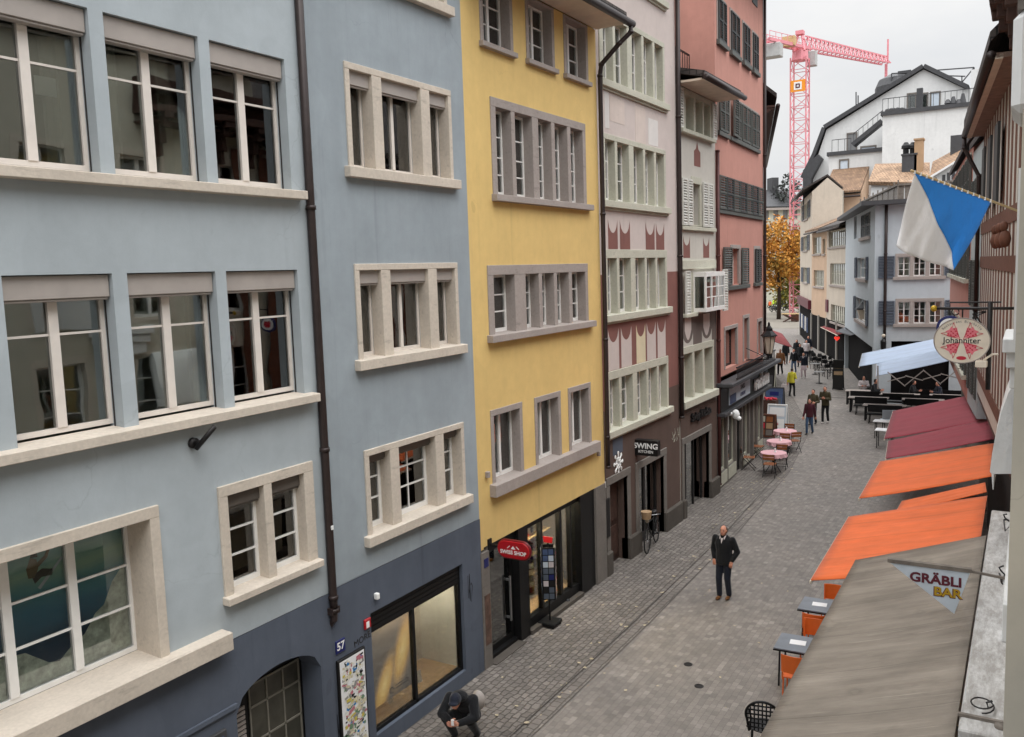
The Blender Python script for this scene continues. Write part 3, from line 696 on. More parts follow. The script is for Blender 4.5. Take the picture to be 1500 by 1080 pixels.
# =================================================================== yellow house
def yellow():
    h = left_house('yellow_house', 'yellow plastered house with grey stone windows, wide dark eaves and a souvenir shop below', -8.9, 13.47, 19.15)
    r0 = [(14.2, 15.2), (15.93, 16.95), (17.6, 18.6)]
    r1 = [(14.52, 15.12), (15.24, 15.97), (16.2, 16.8), (16.93, 17.55), (17.68, 18.32)]
    r2 = [(14.24, 15.06), (15.48, 16.06), (16.18, 16.74), (16.86, 17.45), (17.58, 18.3)]
    r3 = [(14.08, 15.1), (15.82, 16.8), (17.38, 18.34)]
    Z = [(11.98, 13.2), (9.19, 10.86), (6.5, 7.66), (3.6, 4.94)]
    ops = [(a, b, *z) for rr, z in zip((r0, r1, r2, r3), Z) for a, b in rr]
    h.wall(M['yellow'], 13.47, 19.15, 2.44, 13.25, ops, .24, 'upper_wall')
    shopw = (13.72, 18.55, 0, 2.44)
    h.wall(M['greyst'], 13.72, 19.15, 0, 2.44, [shopw], .3, 'ground_floor_wall', d=.004)
    st = M['stone2']
    for a, b in r0:
        h.surround([(a, b, *Z[0])], 13.24, Z[0][0]-.08, a-.1, b+.1, st, .022, depth=.22); h.sill(a-.14, b+.14, Z[0][0]-.1, Z[0][0]+.01, st, .1, .2)
        h.window(a, b, Z[0][0]+.02, Z[0][1], .2, 2, (.33, .66), 0, .06, .08, fm=M['framew'])
    h.surround([(a, b, *Z[1]) for a, b in r1], 11.02, Z[1][0], 14.36, 18.46, st, .025, depth=.22)
    h.surround([(a, b, *Z[2]) for a, b in r2], 7.84, Z[2][0], 14.05, 18.42, st, .025, depth=.22)
    h.sill(14.32, 18.62, 9.06, 9.2, st, .13, .22); h.sill(13.98, 18.6, 6.36, 6.51, st, .14, .22); h.sill(13.88, 18.66, 3.36, 3.61, st, .15, .22)
    for a, b in r1: h.window(a, b, Z[1][0]+.02, Z[1][1], .2, 1, (.22, .44, .7), 0, .06, fm=M['framew'])
    for a, b in r2: h.window(a, b, Z[2][0]+.02, Z[2][1], .2, 1, (.33, .66), 0, .06, fm=M['framew'])
    for a, b in r3:
        h.surround([(a, b, *Z[3])], 5.05, Z[3][0], a-.1, b+.1, st, .022, depth=.22)
        h.window(a, b, Z[3][0]+.02, Z[3][1], .19, 2, (), 0, .06, .08, fm=M['framew'], curtain=.5)
    # shop front
    s = MB(); B = lambda a, b, c, e, y0=-.22, y1=-.08: h.bx(s, a, b, y0, y1, c, e)
    B(13.72, 13.8, .0, 2.44); B(14.9, 15.28, 0, 2.44, -.3, .0); B(17.78, 18.3, 0, 2.44, -.3, .0); B(18.3, 18.56, 0, 2.44, -.3, -.02); B(15.28, 17.78, 2.3, 2.44); B(13.8, 14.9, 2.25, 2.44)
    B(15.28, 17.78, .12, .32); B(16.02, 16.1, .32, 2.3, -.2, -.1); B(16.9, 17.0, .32, 2.3, -.2, -.1); B(17.42, 17.47, .32, 2.3, -.2, -.1); B(13.8, 14.9, 0, .12)
    f = s.build('shop_front', M['black'], h.o)
    p = MB(); h.bx(p, 15.28, 16.02, -.16, -.154, .32, 2.3); h.bx(p, 16.1, 16.9, -.16, -.154, .32, 2.3); h.bx(p, 17.0, 17.42, -.16, -.154, .32, 2.3); h.bx(p, 17.47, 17.78, -.16, -.154, .32, 2.3); p.build('pane', M['glassclear'], f)
    dr = h.part('shop_door', M['glass'], 13.8, 14.9, -.2, -.19, .12, 2.25)
    g = MB(); h.bx(g, 14.66, 14.7, -.12, -.09, .55, 1.5); h.bx(g, 14.66, 14.7, -.19, -.12, .6, .64); h.bx(g, 14.66, 14.7, -.19, -.12, 1.4, 1.44); g.build('handle', M['steel'], dr)
    g = MB(); h.bx(g, 13.8, 13.9, -.205, -.185, .12, 2.25); h.bx(g, 14.8, 14.9, -.205, -.185, .12, 2.25); h.bx(g, 13.9, 14.8, -.205, -.185, .12, .24); g.build('door_frame', M['black'], dr)
    h.part('shop_plinth', M['granite'], 15.28, 17.78, -.25, .05, 0, .12); h.part('door_step', M['granite'], 13.72, 14.9, -.3, .12, -.01, .05)
    h.part('stone_pier', M['greyst'], 18.56, 19.13, -.2, .03, 0, 2.44)
    h.part('pier_print', simple('rust brown print', C(96, 74, 64), .7, 0, .4, 9), 13.5, 13.7, .03, .036, .5, 1.5)
    h.part('shop_back', simple('pale yellow shop wall', C(230, 214, 164), .8), 15.2, 17.9, -1.6, -1.5, .1, 2.4); h.part('shop_floor', M['floorwood'], 15.2, 17.9, -1.5, -.25, .2, .3); h.part('shop_ceiling', M['white'], 15.2, 17.9, -1.5, -.25, 2.36, 2.42)
    for x in (15.7, 16.4, 17.2): h.part('shop_lamp', M['lamp'], x-.3, x+.3, -.75, -.5, 2.335, 2.358)
    h.part('shop_curtain', simple('pale lit panel', C(226, 206, 130), .8), 17.5, 17.76, -.5, -.48, .35, 2.28)
    n = h.part('number_plate', M['navy'], 13.53, 13.68, .03, .04, 2.05, 2.22)
    h.part('wall_light', M['stone2'], 14.0-.28, 14.0-.2, 0, .08, 3.78, 3.9, bev=.01); h.part('wall_light', M['stone2'], 18.72, 18.8, 0, .08, 3.2, 3.32, bev=.01)
    # eaves: boarded soffit, gutter
    mb = MB(); h.bx(mb, 13.47, 19.2, 0, .78, 13.27, 13.33); mb.build('soffit', M['soffit'], h.o)
    o = h.off; g = MB(); g.tube([(13.47-o, -.83, 13.3), (19.42-o, -.83, 13.3)], .085, 12); h.bx(g, 13.47, 19.42, .70, .80, 13.3, 13.42); g.build('gutter', M['pipe'], h.o, True)
    h.pipe([(19.3, .83, 13.28), (19.3, .83, 13.1), (19.15, .6, 12.85), (19.15, .14, 12.45), (19.15, .1, 12.2), (19.15, .1, 9.0), (19.15, .1, 6.0), (19.15, .1, 3.6), (19.15, .1, 2.85)], .055, M['pipe'])
    h.shell(M['yellow'], 13.47, 19.15, 2.4, 13.25, 8, (5.6, 8.2, 11.2), .8)
yellow()
# =================================================================== pink house with painted ornaments
def tulip(h, s0, s1, z0, z1, dip, mat, d=.004, up=True):
    """painted panel whose top edge dips in a curve between two horns"""
    o = h.off; n = 8; P = [(s0-o, -d, z0), (s1-o, -d, z0)]
    if up:
        for k in range(n+1):
            t = 1-k/n; x = s0+(s1-s0)*t; z = z1-dip*math.sin(math.pi*t)**.6 if 0 < t < 1 else z1
            P.append((x-o, -d, z))
    mb = MB(); mb.poly(P); return mb
def pink():
    h = left_house('pink_house', 'narrow pale pink and brick red house with painted curved panels between its window rows', -8.95, 19.15, 24.66)
    L = [(19.62, 20.22), (20.34, 21.1)]; Rr = [(21.38, 22.06), (22.18, 22.84), (22.96, 23.6)]
    g5 = L+Rr
    Z = [(14.98, 16.1), (12.22, 13.75), (9.36, 10.84), (6.56, 7.97), (3.66, 4.95)]
    ops = [(a, b, *z) for z in Z for a, b in g5]
    h.wall(M['pinkhi'], 19.15, 24.66, 7.56, 16.6, ops, .24, 'upper_wall')
    h.wall(M['red'], 19.15, 24.66, 4.2, 7.56, ops, .24, 'middle_wall')
    gd = [(19.5, 20.63, 0, 2.3), (21.4, 23.28, 0, 2.3)]
    h.wall(M['brown'], 19.15, 24.66, 0, 4.2, ops+gd, .3, 'lower_wall')
    st = M['stone3']
    for i, z in enumerate(Z):
        zt = z[1]+(.2 if i > 2 else .12)
        h.surround([(a, b, *z) for a, b in g5], zt, z[0], 19.42, 23.72, st, .03, depth=.22)
        h.sill(19.38, 23.9, z[0]-.17, z[0]+.01, st, .12, .22)
        m = MB(); h.bx(m, 19.42, 23.86, 0, .05, z[0]-.23, z[0]-.17); m.build('sill_moulding', st, h.o)
        for a, b in g5: h.window(a, b, z[0]+.02, z[1], .17, 1, (.35, .68), 0, .06, fm=M['framew'], curtain=.5 if (a*7+i) % 3 < 1 else False)
    # painted panels
    mb = MB(); o = h.off
    def tul(lst, z0, z1, dip, mat, name):
        for a, b in lst:
            m = MB(); n = 8; P = [(a-o, -.004, z0), (b-o, -.004, z0)]
            for k in range(n+1):
                t = 1-k/n; P.append((a+(b-a)*t-o, -.004, z1-dip*math.sin(math.pi*t)**.55))
            m.poly(P); m.build(name, mat, h.o)
    tul([(19.75, 20.33), (20.47, 21.12), (22.19, 22.84), (22.95, 23.58)], 8.18, 8.92, .34, M['red'], 'painted_panel')
    tul([(19.62, 20.28), (20.42, 21.1), (22.16, 22.82), (22.95, 23.58)], 5.16, 6.2, .34, M['pinkhi'], 'painted_panel')
    tul([(21.42, 22.06)], 5.16, 6.2, .34, plaster('pale yellow plaster', C(222, 206, 164)), 'painted_panel')
    for s0, s1, z0, z1, m in ((20.0, 20.9, 11.3, 11.9, 'cream'), (21.6, 22.3, 10.98, 11.9, 'beige'), (22.5, 23.2, 11.0, 11.7, 'cream'), (19.7, 19.95, 11.1, 12.0, 'white')):
        h.part('painted_patch', plaster('faded '+m+' patch', [C(214, 196, 184), C(210, 186, 174), C(216, 206, 198), C(220, 214, 208)][int(s0*3) % 4]), s0, s1, .0, .004, z0, z1)
    # ground floor
    for (a, b, z0, z1), nm in zip(gd, ('door', 'shop_window')):
        m = MB(); h.bx(m, a-.2, b+.2, -.1, .04, z1, z1+.2); h.bx(m, a-.2, a, -.1, .03, .55, z1); h.bx(m, b, b+.2, -.1, .03, .55, z1); m.build('door_surround', M['greyst'], h.o, bev=.01)
    d = h.part('door', simple('dark brown door', C(58, 42, 36), .5, 0, .2, 5), 19.5, 20.63, -.32, -.27, 0, 2.3)
    g = MB()
    for x in (19.58, 20.1): h.bx(g, x, x+.44, -.27, -.255, .2, 1.0); h.bx(g, x, x+.44, -.27, -.255, 1.15, 2.15)
    g.build('door_panel', M['rafter'], d)
    s = MB(); h.bx(s, 21.4, 21.46, -.3, -.22, 0, 2.3); h.bx(s, 23.2, 23.28, -.3, -.22, 0, 2.3); h.bx(s, 22.3, 22.42, -.3, -.22, 0, 2.3); h.bx(s, 21.46, 23.2, -.3, -.22, 2.2, 2.3); h.bx(s, 21.46, 22.3, -.3, -.22, 0, .3)
    f = s.build('shop_front', M['framed'], h.o); p = MB(); h.bx(p, 21.46, 22.3, -.26, -.254, .3, 2.2); h.bx(p, 22.42, 23.2, -.26, -.254, .02, 2.2); p.build('pane', M['glass'], f)
    for a, b in ((19.15, 19.5), (20.63, 21.4), (23.28, 24.66)): pl = MB(); h.bx(pl, a, b, -.2, .1, 0, .62); pl.build('plinth', M['granite'], h.o, bev=.03)
    h.part('notice_box', M['iron'], 19.19, 19.44, .0, .05, 1.0, 2.0, bev=.01); h.part('number_plate', M['paper'], 19.2, 19.34, 0, .012, 2.28, 2.44)
    h.part('grey_patch', M['band'], 19.78, 20.4, 0, .004, 2.98, 3.4)
    # round white emblem
    m = MB(); cx, cz = 20.07, 2.75; rr = .27
    for k in range(8):
        t = k*math.pi/4; m.tube([(cx-o+math.cos(t)*.05, -.02, cz+math.sin(t)*.05), (cx-o+math.cos(t)*rr, -.02, cz+math.sin(t)*rr)], .02, 6); m.ball((cx-o+math.cos(t)*rr*.95, -.02, cz+math.sin(t)*rr*.95), .055, .012, .055, 8, 4)
    m.tube([(cx-o+math.cos(k*.3)*.14, -.02, cz+math.sin(k*.3)*.14) for k in range(22)], .016, 6); m.build('wall_emblem', M['white_p'], h.o)
    graffiti(h, 24.0, 25.0-.4, 2.5, 2.95, 5, 21, M['stone3'], .006)
    h.pipe([(24.66, .08, 16.5), (24.66, .08, 12.0), (24.66, .08, 8.0), (24.66, .08, 5.0), (24.66, .08, 3.2)], .07, M['pipe'])
    h.shell(M['pinkhi'], 19.15, 24.66, 0, 16.6, 8, (3.2, 6.0, 8.8, 11.7, 14.4))
pink()
# =================================================================== rose / taupe house with a bay window
def rose():
    h = left_house('taupe_house', 'narrow cream and taupe house with white shutters and a small bay window', -8.95, 24.72, 28.3)
    o = h.off
    r0 = [(25.4, 26.15), (26.3, 27.0), (27.1, 27.75)]; r1 = [(26.02, 26.74)]; r3 = [(24.98, 25.84), (25.98, 26.8), (26.94, 27.82)]
    Z0, Z1, Z3 = (11.72, 12.78), (8.95, 10.22), (3.62, 5.06)
    ops = [(a, b, *Z0) for a, b in r0]+[(a, b, *Z1) for a, b in r1]; bay = (25.5, 28.0, 6.3, 7.5)
    h.wall(M['cream'], 24.72, 28.3, 6.2, 12.95, ops+[bay], .3, 'upper_wall')
    o3 = [(a, b, *Z3) for a, b in r3]
    h.wall(M['taupe'], 24.72, 28.3, 3.2, 6.2, o3, .3, 'middle_wall')
    gd = (24.98, 27.4, 0, 2.3)
    h.wall(M['brown'], 24.72, 28.3, 0, 3.2, [gd], .3, 'lower_wall', d=.004)
    st = M['stone3']
    h.surround([(a, b, *Z0) for a, b in r0], 12.9, Z0[0], 25.1, 27.85, st, .03, depth=.25); h.sill(24.84, 27.95, 11.6, 11.73, st)
    for a, b in r0: h.window(a, b, Z0[0], Z0[1], .22, 1, (.35, .68), 0, .06, fm=M['framew'])
    h.shutter(24.8, 25.1, 11.74, 12.86, M['shutw'], .04, .09); h.shutter(27.86, 28.26, 11.74, 12.86, M['shutw'], .04, .09)
    h.surround([(26.02, 26.74, *Z1)], 10.42, 8.93, 25.9, 26.86, st, .02); h.sill(24.9, 28.1, 8.78, 8.9, st, .1); h.window(26.02, 26.74, *Z1, .24, 1, (.5,), 0, .05, curtain=1)
    for a, b in ((24.98, 25.42), (25.46, 25.88), (26.88, 27.36), (27.4, 27.86)): h.shutter(a, b, 8.92, 10.3, M['shutw'], .03, .08)
    # painted panels
    def tul(lst, z0, z1, dip, mat):
        for a, b in lst:
            m = MB(); n = 8; P = [(a-o, -.004, z0), (b-o, -.004, z0)]
            for k in range(n+1):
                t = 1-k/n; P.append((a+(b-a)*t-o, -.004, z1-dip*math.sin(math.pi*t)**.55))
            m.poly(P); m.build('painted_panel', mat, h.o)
    tul([(25.15, 25.75), (27.0, 27.6)], 7.95, 8.62, .3, M['red'])
    m = MB(); m.poly([(26.2-o, -.004, 10.75), (26.8-o, -.004, 10.75), (26.8-o, -.004, 11.2), (26.62-o, -.004, 11.28), (26.5-o, -.004, 11.52), (26.38-o, -.004, 11.28), (26.2-o, -.004, 11.2)]); m.build('painted_panel', M['red'], h.o)
    h.part('string_course', st, 24.9, 28.1, 0, .08, 7.6, 7.88, bev=.01)
    # bay window with open shutters
    b = MB(); h.bx(b, 26.0, 27.9, 0, .42, 6.28, 6.4); h.bx(b, 26.0, 27.9, 0, .42, 7.36, 7.5)
    for x in (26.0, 26.55, 27.2, 27.84): h.bx(b, x, x+.06, .36, .42, 6.4, 7.36)
    for x in (26.0, 27.84): h.bx(b, x, x+.06, 0, .06, 6.4, 7.36)
    for z in (6.72, 7.04): h.bx(b, 26.06, 27.84, .375, .405, z-.015, z+.015)
    bo = b.build('bay_window', M['framew'], h.o); p = MB(); h.bx(p, 26.06, 27.84, .385, .391, 6.4, 7.36); h.bx(p, 26.02, 26.026, .06, .36, 6.4, 7.36); h.bx(p, 27.874, 27.88, .06, .36, 6.4, 7.36); p.build('pane', M['glass'], bo)
    h.part('side_frame', st, 25.5, 26.0, -.2, .01, 6.3, 7.5); h.shutter(24.98, 25.4, 6.2, 7.56, M['shutw'], .1, .15); h.shutter(28.02, 28.5, 6.2, 7.56, M['shutw'], .3, .35); h.sill(24.95, 26.0, 6.16, 6.28, st)
    # taupe ornaments
    for a, b_, mt in ((25.2, 25.8, 'pinkhi'), (26.95, 27.6, 'pinkhi')):
        m = MB(); n = 10; P = [(a-o, -.004, 6.16), (b_-o, -.004, 6.16)]+[(a+(b_-a)*(1-k/n)-o, -.004, 5.75-.3*math.sin(math.pi*(k/n))) for k in range(n+1)]; m.poly(P[::-1]); m.build('painted_panel', M[mt], h.o)
    tul([(25.0, 25.95), (26.8, 27.8)], 5.22, 5.65, .3, M['cream']); tul([(26.0, 26.75)], 5.22, 6.1, .3, M['taupe'])
    h.surround(o3, 5.26, 3.62, 24.84, 27.95, st, .03, depth=.25); h.sill(24.8, 28.1, 3.4, 3.63, st, .15, .25)
    for a, b_ in r3: h.window(a, b_, *Z3, .24, 1, (.5,), 0, .06)
    # ground floor
    m = MB(); h.bx(m, 24.8, 27.6, -.1, .05, 2.3, 2.5); h.bx(m, 24.8, 24.98, -.1, .04, .5, 2.3); h.bx(m, 27.4, 27.6, -.1, .04, .5, 2.3); m.build('door_surround', M['greyst'], h.o, bev=.01)
    s = MB()
    for x in (24.98, 25.75, 26.5, 27.32): h.bx(s, x, x+.08, -.3, -.22, 0, 2.3)
    h.bx(s, 25.06, 27.32, -.3, -.22, 2.2, 2.3); f = s.build('shop_front', M['framed'], h.o)
    p = MB(); h.bx(p, 25.06, 27.32, -.26, -.254, 0.02, 2.2); p.build('pane', M['glass'], f)
    for a, b in ((24.72, 24.98), (27.4, 28.3)): pl = MB(); h.bx(pl, a, b, -.2, .12, 0, .6); pl.build('plinth', M['granite'], h.o, bev=.03)
    text('Swing Kitchen', .36, M['black_p'], h.o, (26.55-o, -.05, 3.0), ext=.03, off=.012, name='shop_lettering', sx=.92)
    # eaves over the street
    mb = MB(); h.bx(mb, 24.72, 28.4, 0, .86, 12.96, 13.02); mb.build('soffit', M['soffit'], h.o)
    g = MB(); g.tube([(24.6-o, -.92, 13.0), (28.5-o, -.92, 13.0)], .085, 10); h.bx(g, 24.65, 28.45, .78, .9, 12.98, 13.14); g.build('gutter', M['pipe'], h.o, True)
    h.pipe([(28.34, .07, 11.4), (28.34, .07, 8), (28.34, .07, 5.2), (28.34, .07, 3.7), (28.34, .07, .3)], .06, M['pipered'])
    # roof terrace railing
    rl = MB()
    for k in range(16): rl.box(24.9-o+k*.22, 24.92-o+k*.22, .8, .82, 13.4, 14.5)
    rl.box(24.8-o, 28.2-o, .79, .83, 14.5, 14.55); rl.box(24.8-o, 28.2-o, .79, .83, 13.6, 13.64); rl.build('roof_railing', M['iron'], h.o)
    h.shell(M['cream'], 24.72, 28.3, 0, 12.95, 8, (3.2, 5.9, 8.6), .85, rise=1.2)
rose()
# =================================================================== salmon house
def salmon():
    h = House('salmon_house', 'tall salmon pink house with dark louvred shutters and a shop canopy', (-8.95, 28.3), (-9.3, 35.6)); L = h.len
    w0 = [(.35, 1.35), (2.03, 3.2), (3.82, 4.8), (5.35, 6.2)]; w1 = [(.35, 1.55), (1.95, 3.3), (3.5, 4.8), (5.0, 6.3)]
    w3 = [(2.05, 3.2)]; ops = []
    fr = [(1.1, 2.8, 4.1, 5.46), (3.85, 4.65, 4.1, 5.7), (6.25, 6.95, 4.1, 5.42)]
    h.wall(M['salmon'], 0, L, 3.9, 18.0, [(2.05, 3.2, 7.0, 8.28)]+fr, .25, 'upper_wall')
    for a, b in w0:
        zt = 16.3; h.surround([(a, b, 14.98, zt)], zt+.1, 14.98, a-.08, b+.08, M['stone2'], .03, depth=0); h.sill(a-.12, b+.12, 14.82, 14.98, M['shut'], .12, 0)
        m = (a+b)/2; h.shutter(a, m-.01, 15.0, zt, M['shutd'], .035, .08); h.shutter(m+.01, b, 15.0, zt, M['shutd'], .035, .08)
        h.part('top_window', M['shutd'], a, b, 0, .03, 17.4, 18.0)
    for i, (a, b) in enumerate(w1):
        zt = 13.4; h.surround([(a, b, 12.1, zt)], zt+.1, 12.1, a-.06, b+.06, M['stone2'], .03, depth=0); h.sill(a-.1, b+.1, 11.95, 12.1, M['shut'], .1, 0)
        m = (a+b)/2; h.shutter(a, m-.01, 12.12, zt, M['shut'], .05 if i != 1 else .12, .1 if i != 1 else .17); h.shutter(m+.01, b, 12.12, zt, M['shut'], .05, .1)
    for k in range(7): h.shutter(.25+k*.97, .25+k*.97+.9, 9.56, 10.66, M['shutd'] if k % 2 else M['shut'], .04, .1)
    h.sill(.1, 7.1, 9.42, 9.55, M['shut'], .08, 0)
    h.surround([(2.05, 3.2, 7.0, 8.28)], 8.4, 7.0, 1.9, 3.36, M['stone2'], .03); h.window(2.05, 3.2, 7.0, 8.28, .2, 2, (.5,), 0, .06)
    h.shutter(.8, 1.88, 6.98, 8.3, M['shut'], .04, .09); h.shutter(3.4, 4.45, 6.98, 8.3, M['shut'], .04, .09); h.sill(.7, 4.5, 6.82, 6.97, M['shut'], .12)
    h.surround([(5.66, 6.62, 7.0, 8.28)], 8.4, 6.96, 5.58, 6.7, M['stone2'], .02, depth=0); h.shutter(5.66, 6.13, 7.0, 8.28, M['shutd'], .04, .09); h.shutter(6.15, 6.62, 7.0, 8.28, M['shutd'], .04, .09); h.sill(5.5, 6.75, 6.84, 6.97, M['shut'], .1, 0)
    for a, b, c, e in fr:
        h.surround([(a, b, c, e)], e+.12, c, a-.12, b+.12, M['stone2'], .03); h.window(a, b, c, e, .2, 2 if b-a > 1 else 1, (), 0, .06, .06, fm=M['framed'])
    # shop front below the canopy
    z1 = 2.6; bays = [(.25, 1.3, .55), (1.5, 2.6, .55), (2.75, 3.55, .05), (3.7, 4.75, .4), (4.95, 5.45, .05), (5.6, 6.1, .4), (6.25, 7.1, .55)]
    h.wall(M['greyst'], 0, L, 0, z1, [(a, b, c, 2.45) for a, b, c in bays], .2, 'ground_floor_wall')
    for a, b, c in bays:
        f = h.window(a, b, c, 2.45, .1, 1, (), 0, .07, fm=M['stone3'] if c > .1 else M['framed'])
        if c > .1: h.part('bay_panel', M['stone3'], a, b, -.02, .02, .12, c); q = h.part('window_print', M['black_p'], a+.12, b-.12, -.2, -.19, c+.2, 2.2); 
    for x, c in ((.75, 'redlight'), (2.0, 'redlight'), (4.2, 'maroon_p')): h.part('window_print', M[c], x-.2, x+.2, -.185, -.18, 1.5, 1.85)
    h.part('cornice', M['lead'], -.02, L+.3, 0, .3, 2.6, 2.74, bev=.02)
    h.part('sign_band', M['black_p'], 0, L+.2, 0, .14, 2.74, 3.55)
    h.part('canopy', M['lead'], -.05, L+.9, 0, .55, 3.6, 3.76, bev=.03)
    h.part('sign_board', M['signgrey'], 1.0, 4.1, .14, .19, 2.86, 3.46, bev=.01); h.part('sign_print', M['bluebox'], 1.02, 1.9, .19, .194, 2.88, 3.2)
    text('SWISS', .26, M['black_p'], h.o, (2.9, -.196, 3.28), ext=.003, name='sign_lettering'); text('CHUCHI', .2, M['navy'], h.o, (2.9, -.196, 3.02), ext=.003, name='sign_lettering')
    text('raclette', .85, M['white_p'], h.o, (6.1, -.2, 3.13), ext=.04, off=.02, name='sign_lettering', sx=.95)
    # balcony rail on the canopy
    rl = MB(); rl.box(.8, L, -.5, -.46, 4.18, 4.22); rl.box(.8, L, -.5, -.46, 3.8, 3.84)
    for k in range(40):
        x = .9+k*.17
        if x < L-.1: rl.tube([(x, -.48, 3.78), (x+.05, -.48, 3.95), (x-.05, -.48, 4.05), (x, -.48, 4.2)], .012, 5)
    rl.build('balcony_rail', M['iron'], h.o)
    # cow head over the shop
    cw = MB(); cw.ball((.75, -.45, 2.6), .1, .14, .17, 10, 8); cw.ball((.75, -.56, 2.47), .075, .09, .08, 10, 6); cw.ball((.6, -.42, 2.7), .08, .025, .04, 8, 5); cw.ball((.9, -.42, 2.7), .08, .025, .04, 8, 5); cw.tube([(.75, 0, 2.62), (.75, -.45, 2.6)], .07, 8)
    c = cw.build('cow_head', M['white_p'], h.o, True); cw = MB(); cw.ball((.82, -.47, 2.62), .07, .13, .13, 8, 6); cw.build('cow_patch', M['black_p'], c, True)
    h.pipe([(7.28, .07, 18), (7.28, .07, 12), (7.28, .07, 8), (7.28, .07, 4)], .06, M['pipe'])
    h.shell(M['salmon'], 0, L, 0, 18.0, 8, (3.7, 6.2, 8.8, 11.4, 14.2), .7)
    # street lantern on its bracket
    P = lambda s, d, z: h.p0+h.dir*s+Vector((h.dir.y, -h.dir.x, 0))*d+Vector((0, 0, z))
    b = P(4.25, .85, 4.35); t = thing('street_lantern', 'black street lantern on a wall bracket of the salmon house above the shop canopy', 'street lamp', b)
    m = MB(); m.lathe([(.1, 0), (.13, .05), (.22, .62), (.24, .64)], n=6); m.build('lamp_glass', M['lampglass'], t)
    m = MB(); m.lathe([(.32, .66), (.3, .7), (.14, .86), (.13, .95), (.05, 1.05), (.04, 1.15), (.005, 1.2)], n=6); m.lathe([(.12, -.06), (.13, .0)], n=6)
    for k in range(6):
        a = k*math.pi/3; m.tube([(.13*math.cos(a), .13*math.sin(a), .04), (.24*math.cos(a), .24*math.sin(a), .66)], .012, 5)
    m.build('lamp_housing', M['black'], t); m = MB(); dv = Vector((-h.dir.y, h.dir.x, 0)); m.tube([(0, 0, -.05), (0, 0, -.2), dv*.85+Vector((0, 0, -.25))], .025, 6); m.tube([(0, 0, -.2), dv*.4+Vector((0, 0, .0)), dv*.85+Vector((0, 0, .2))], .015, 6); m.build('bracket', M['black'], t)
    return h
SAL = salmon()
def left_far():
    h = House('grey_gabled_house', 'house beyond the salmon house whose brown eaves jut over the street', (-10.3, 36.4), (-16.5, 58.5))
    h.wall(M['greywall'], 0, h.len, 0, 14.3, [], name='wall')
    h.shell(M['greywall'], 0, h.len, 0, 14.3, 8, (), 1.3, rise=4.5)
    h.part('soffit', M['rafter'], .0, h.len, 0, 1.24, 14.02, 14.1)
    g = MB(); g.tube([(-.1, -1.34, 14.05), (h.len, -1.34, 14.05)], .09, 8); g.build('gutter', M['pipe'], h.o, True)
    m = MB(); m.prism([(.02, -.02, 13.2), (.02, -1.2, 14.0), (.02, -.02, 14.0)], (.12, 0, 0)); m.build('eave_bracket', M['rafter'], h.o)
    s0, z0 = h.sz(1123, 487); h.part('lit_sign', M['white_p'], s0, s0+.3, .1, 1.2, z0, z0+.75); h.part('lit_sign', M['white_p'], s0, s0+.3, .1, 1.2, z0+.82, z0+1.5)
    return h
LF = left_far()
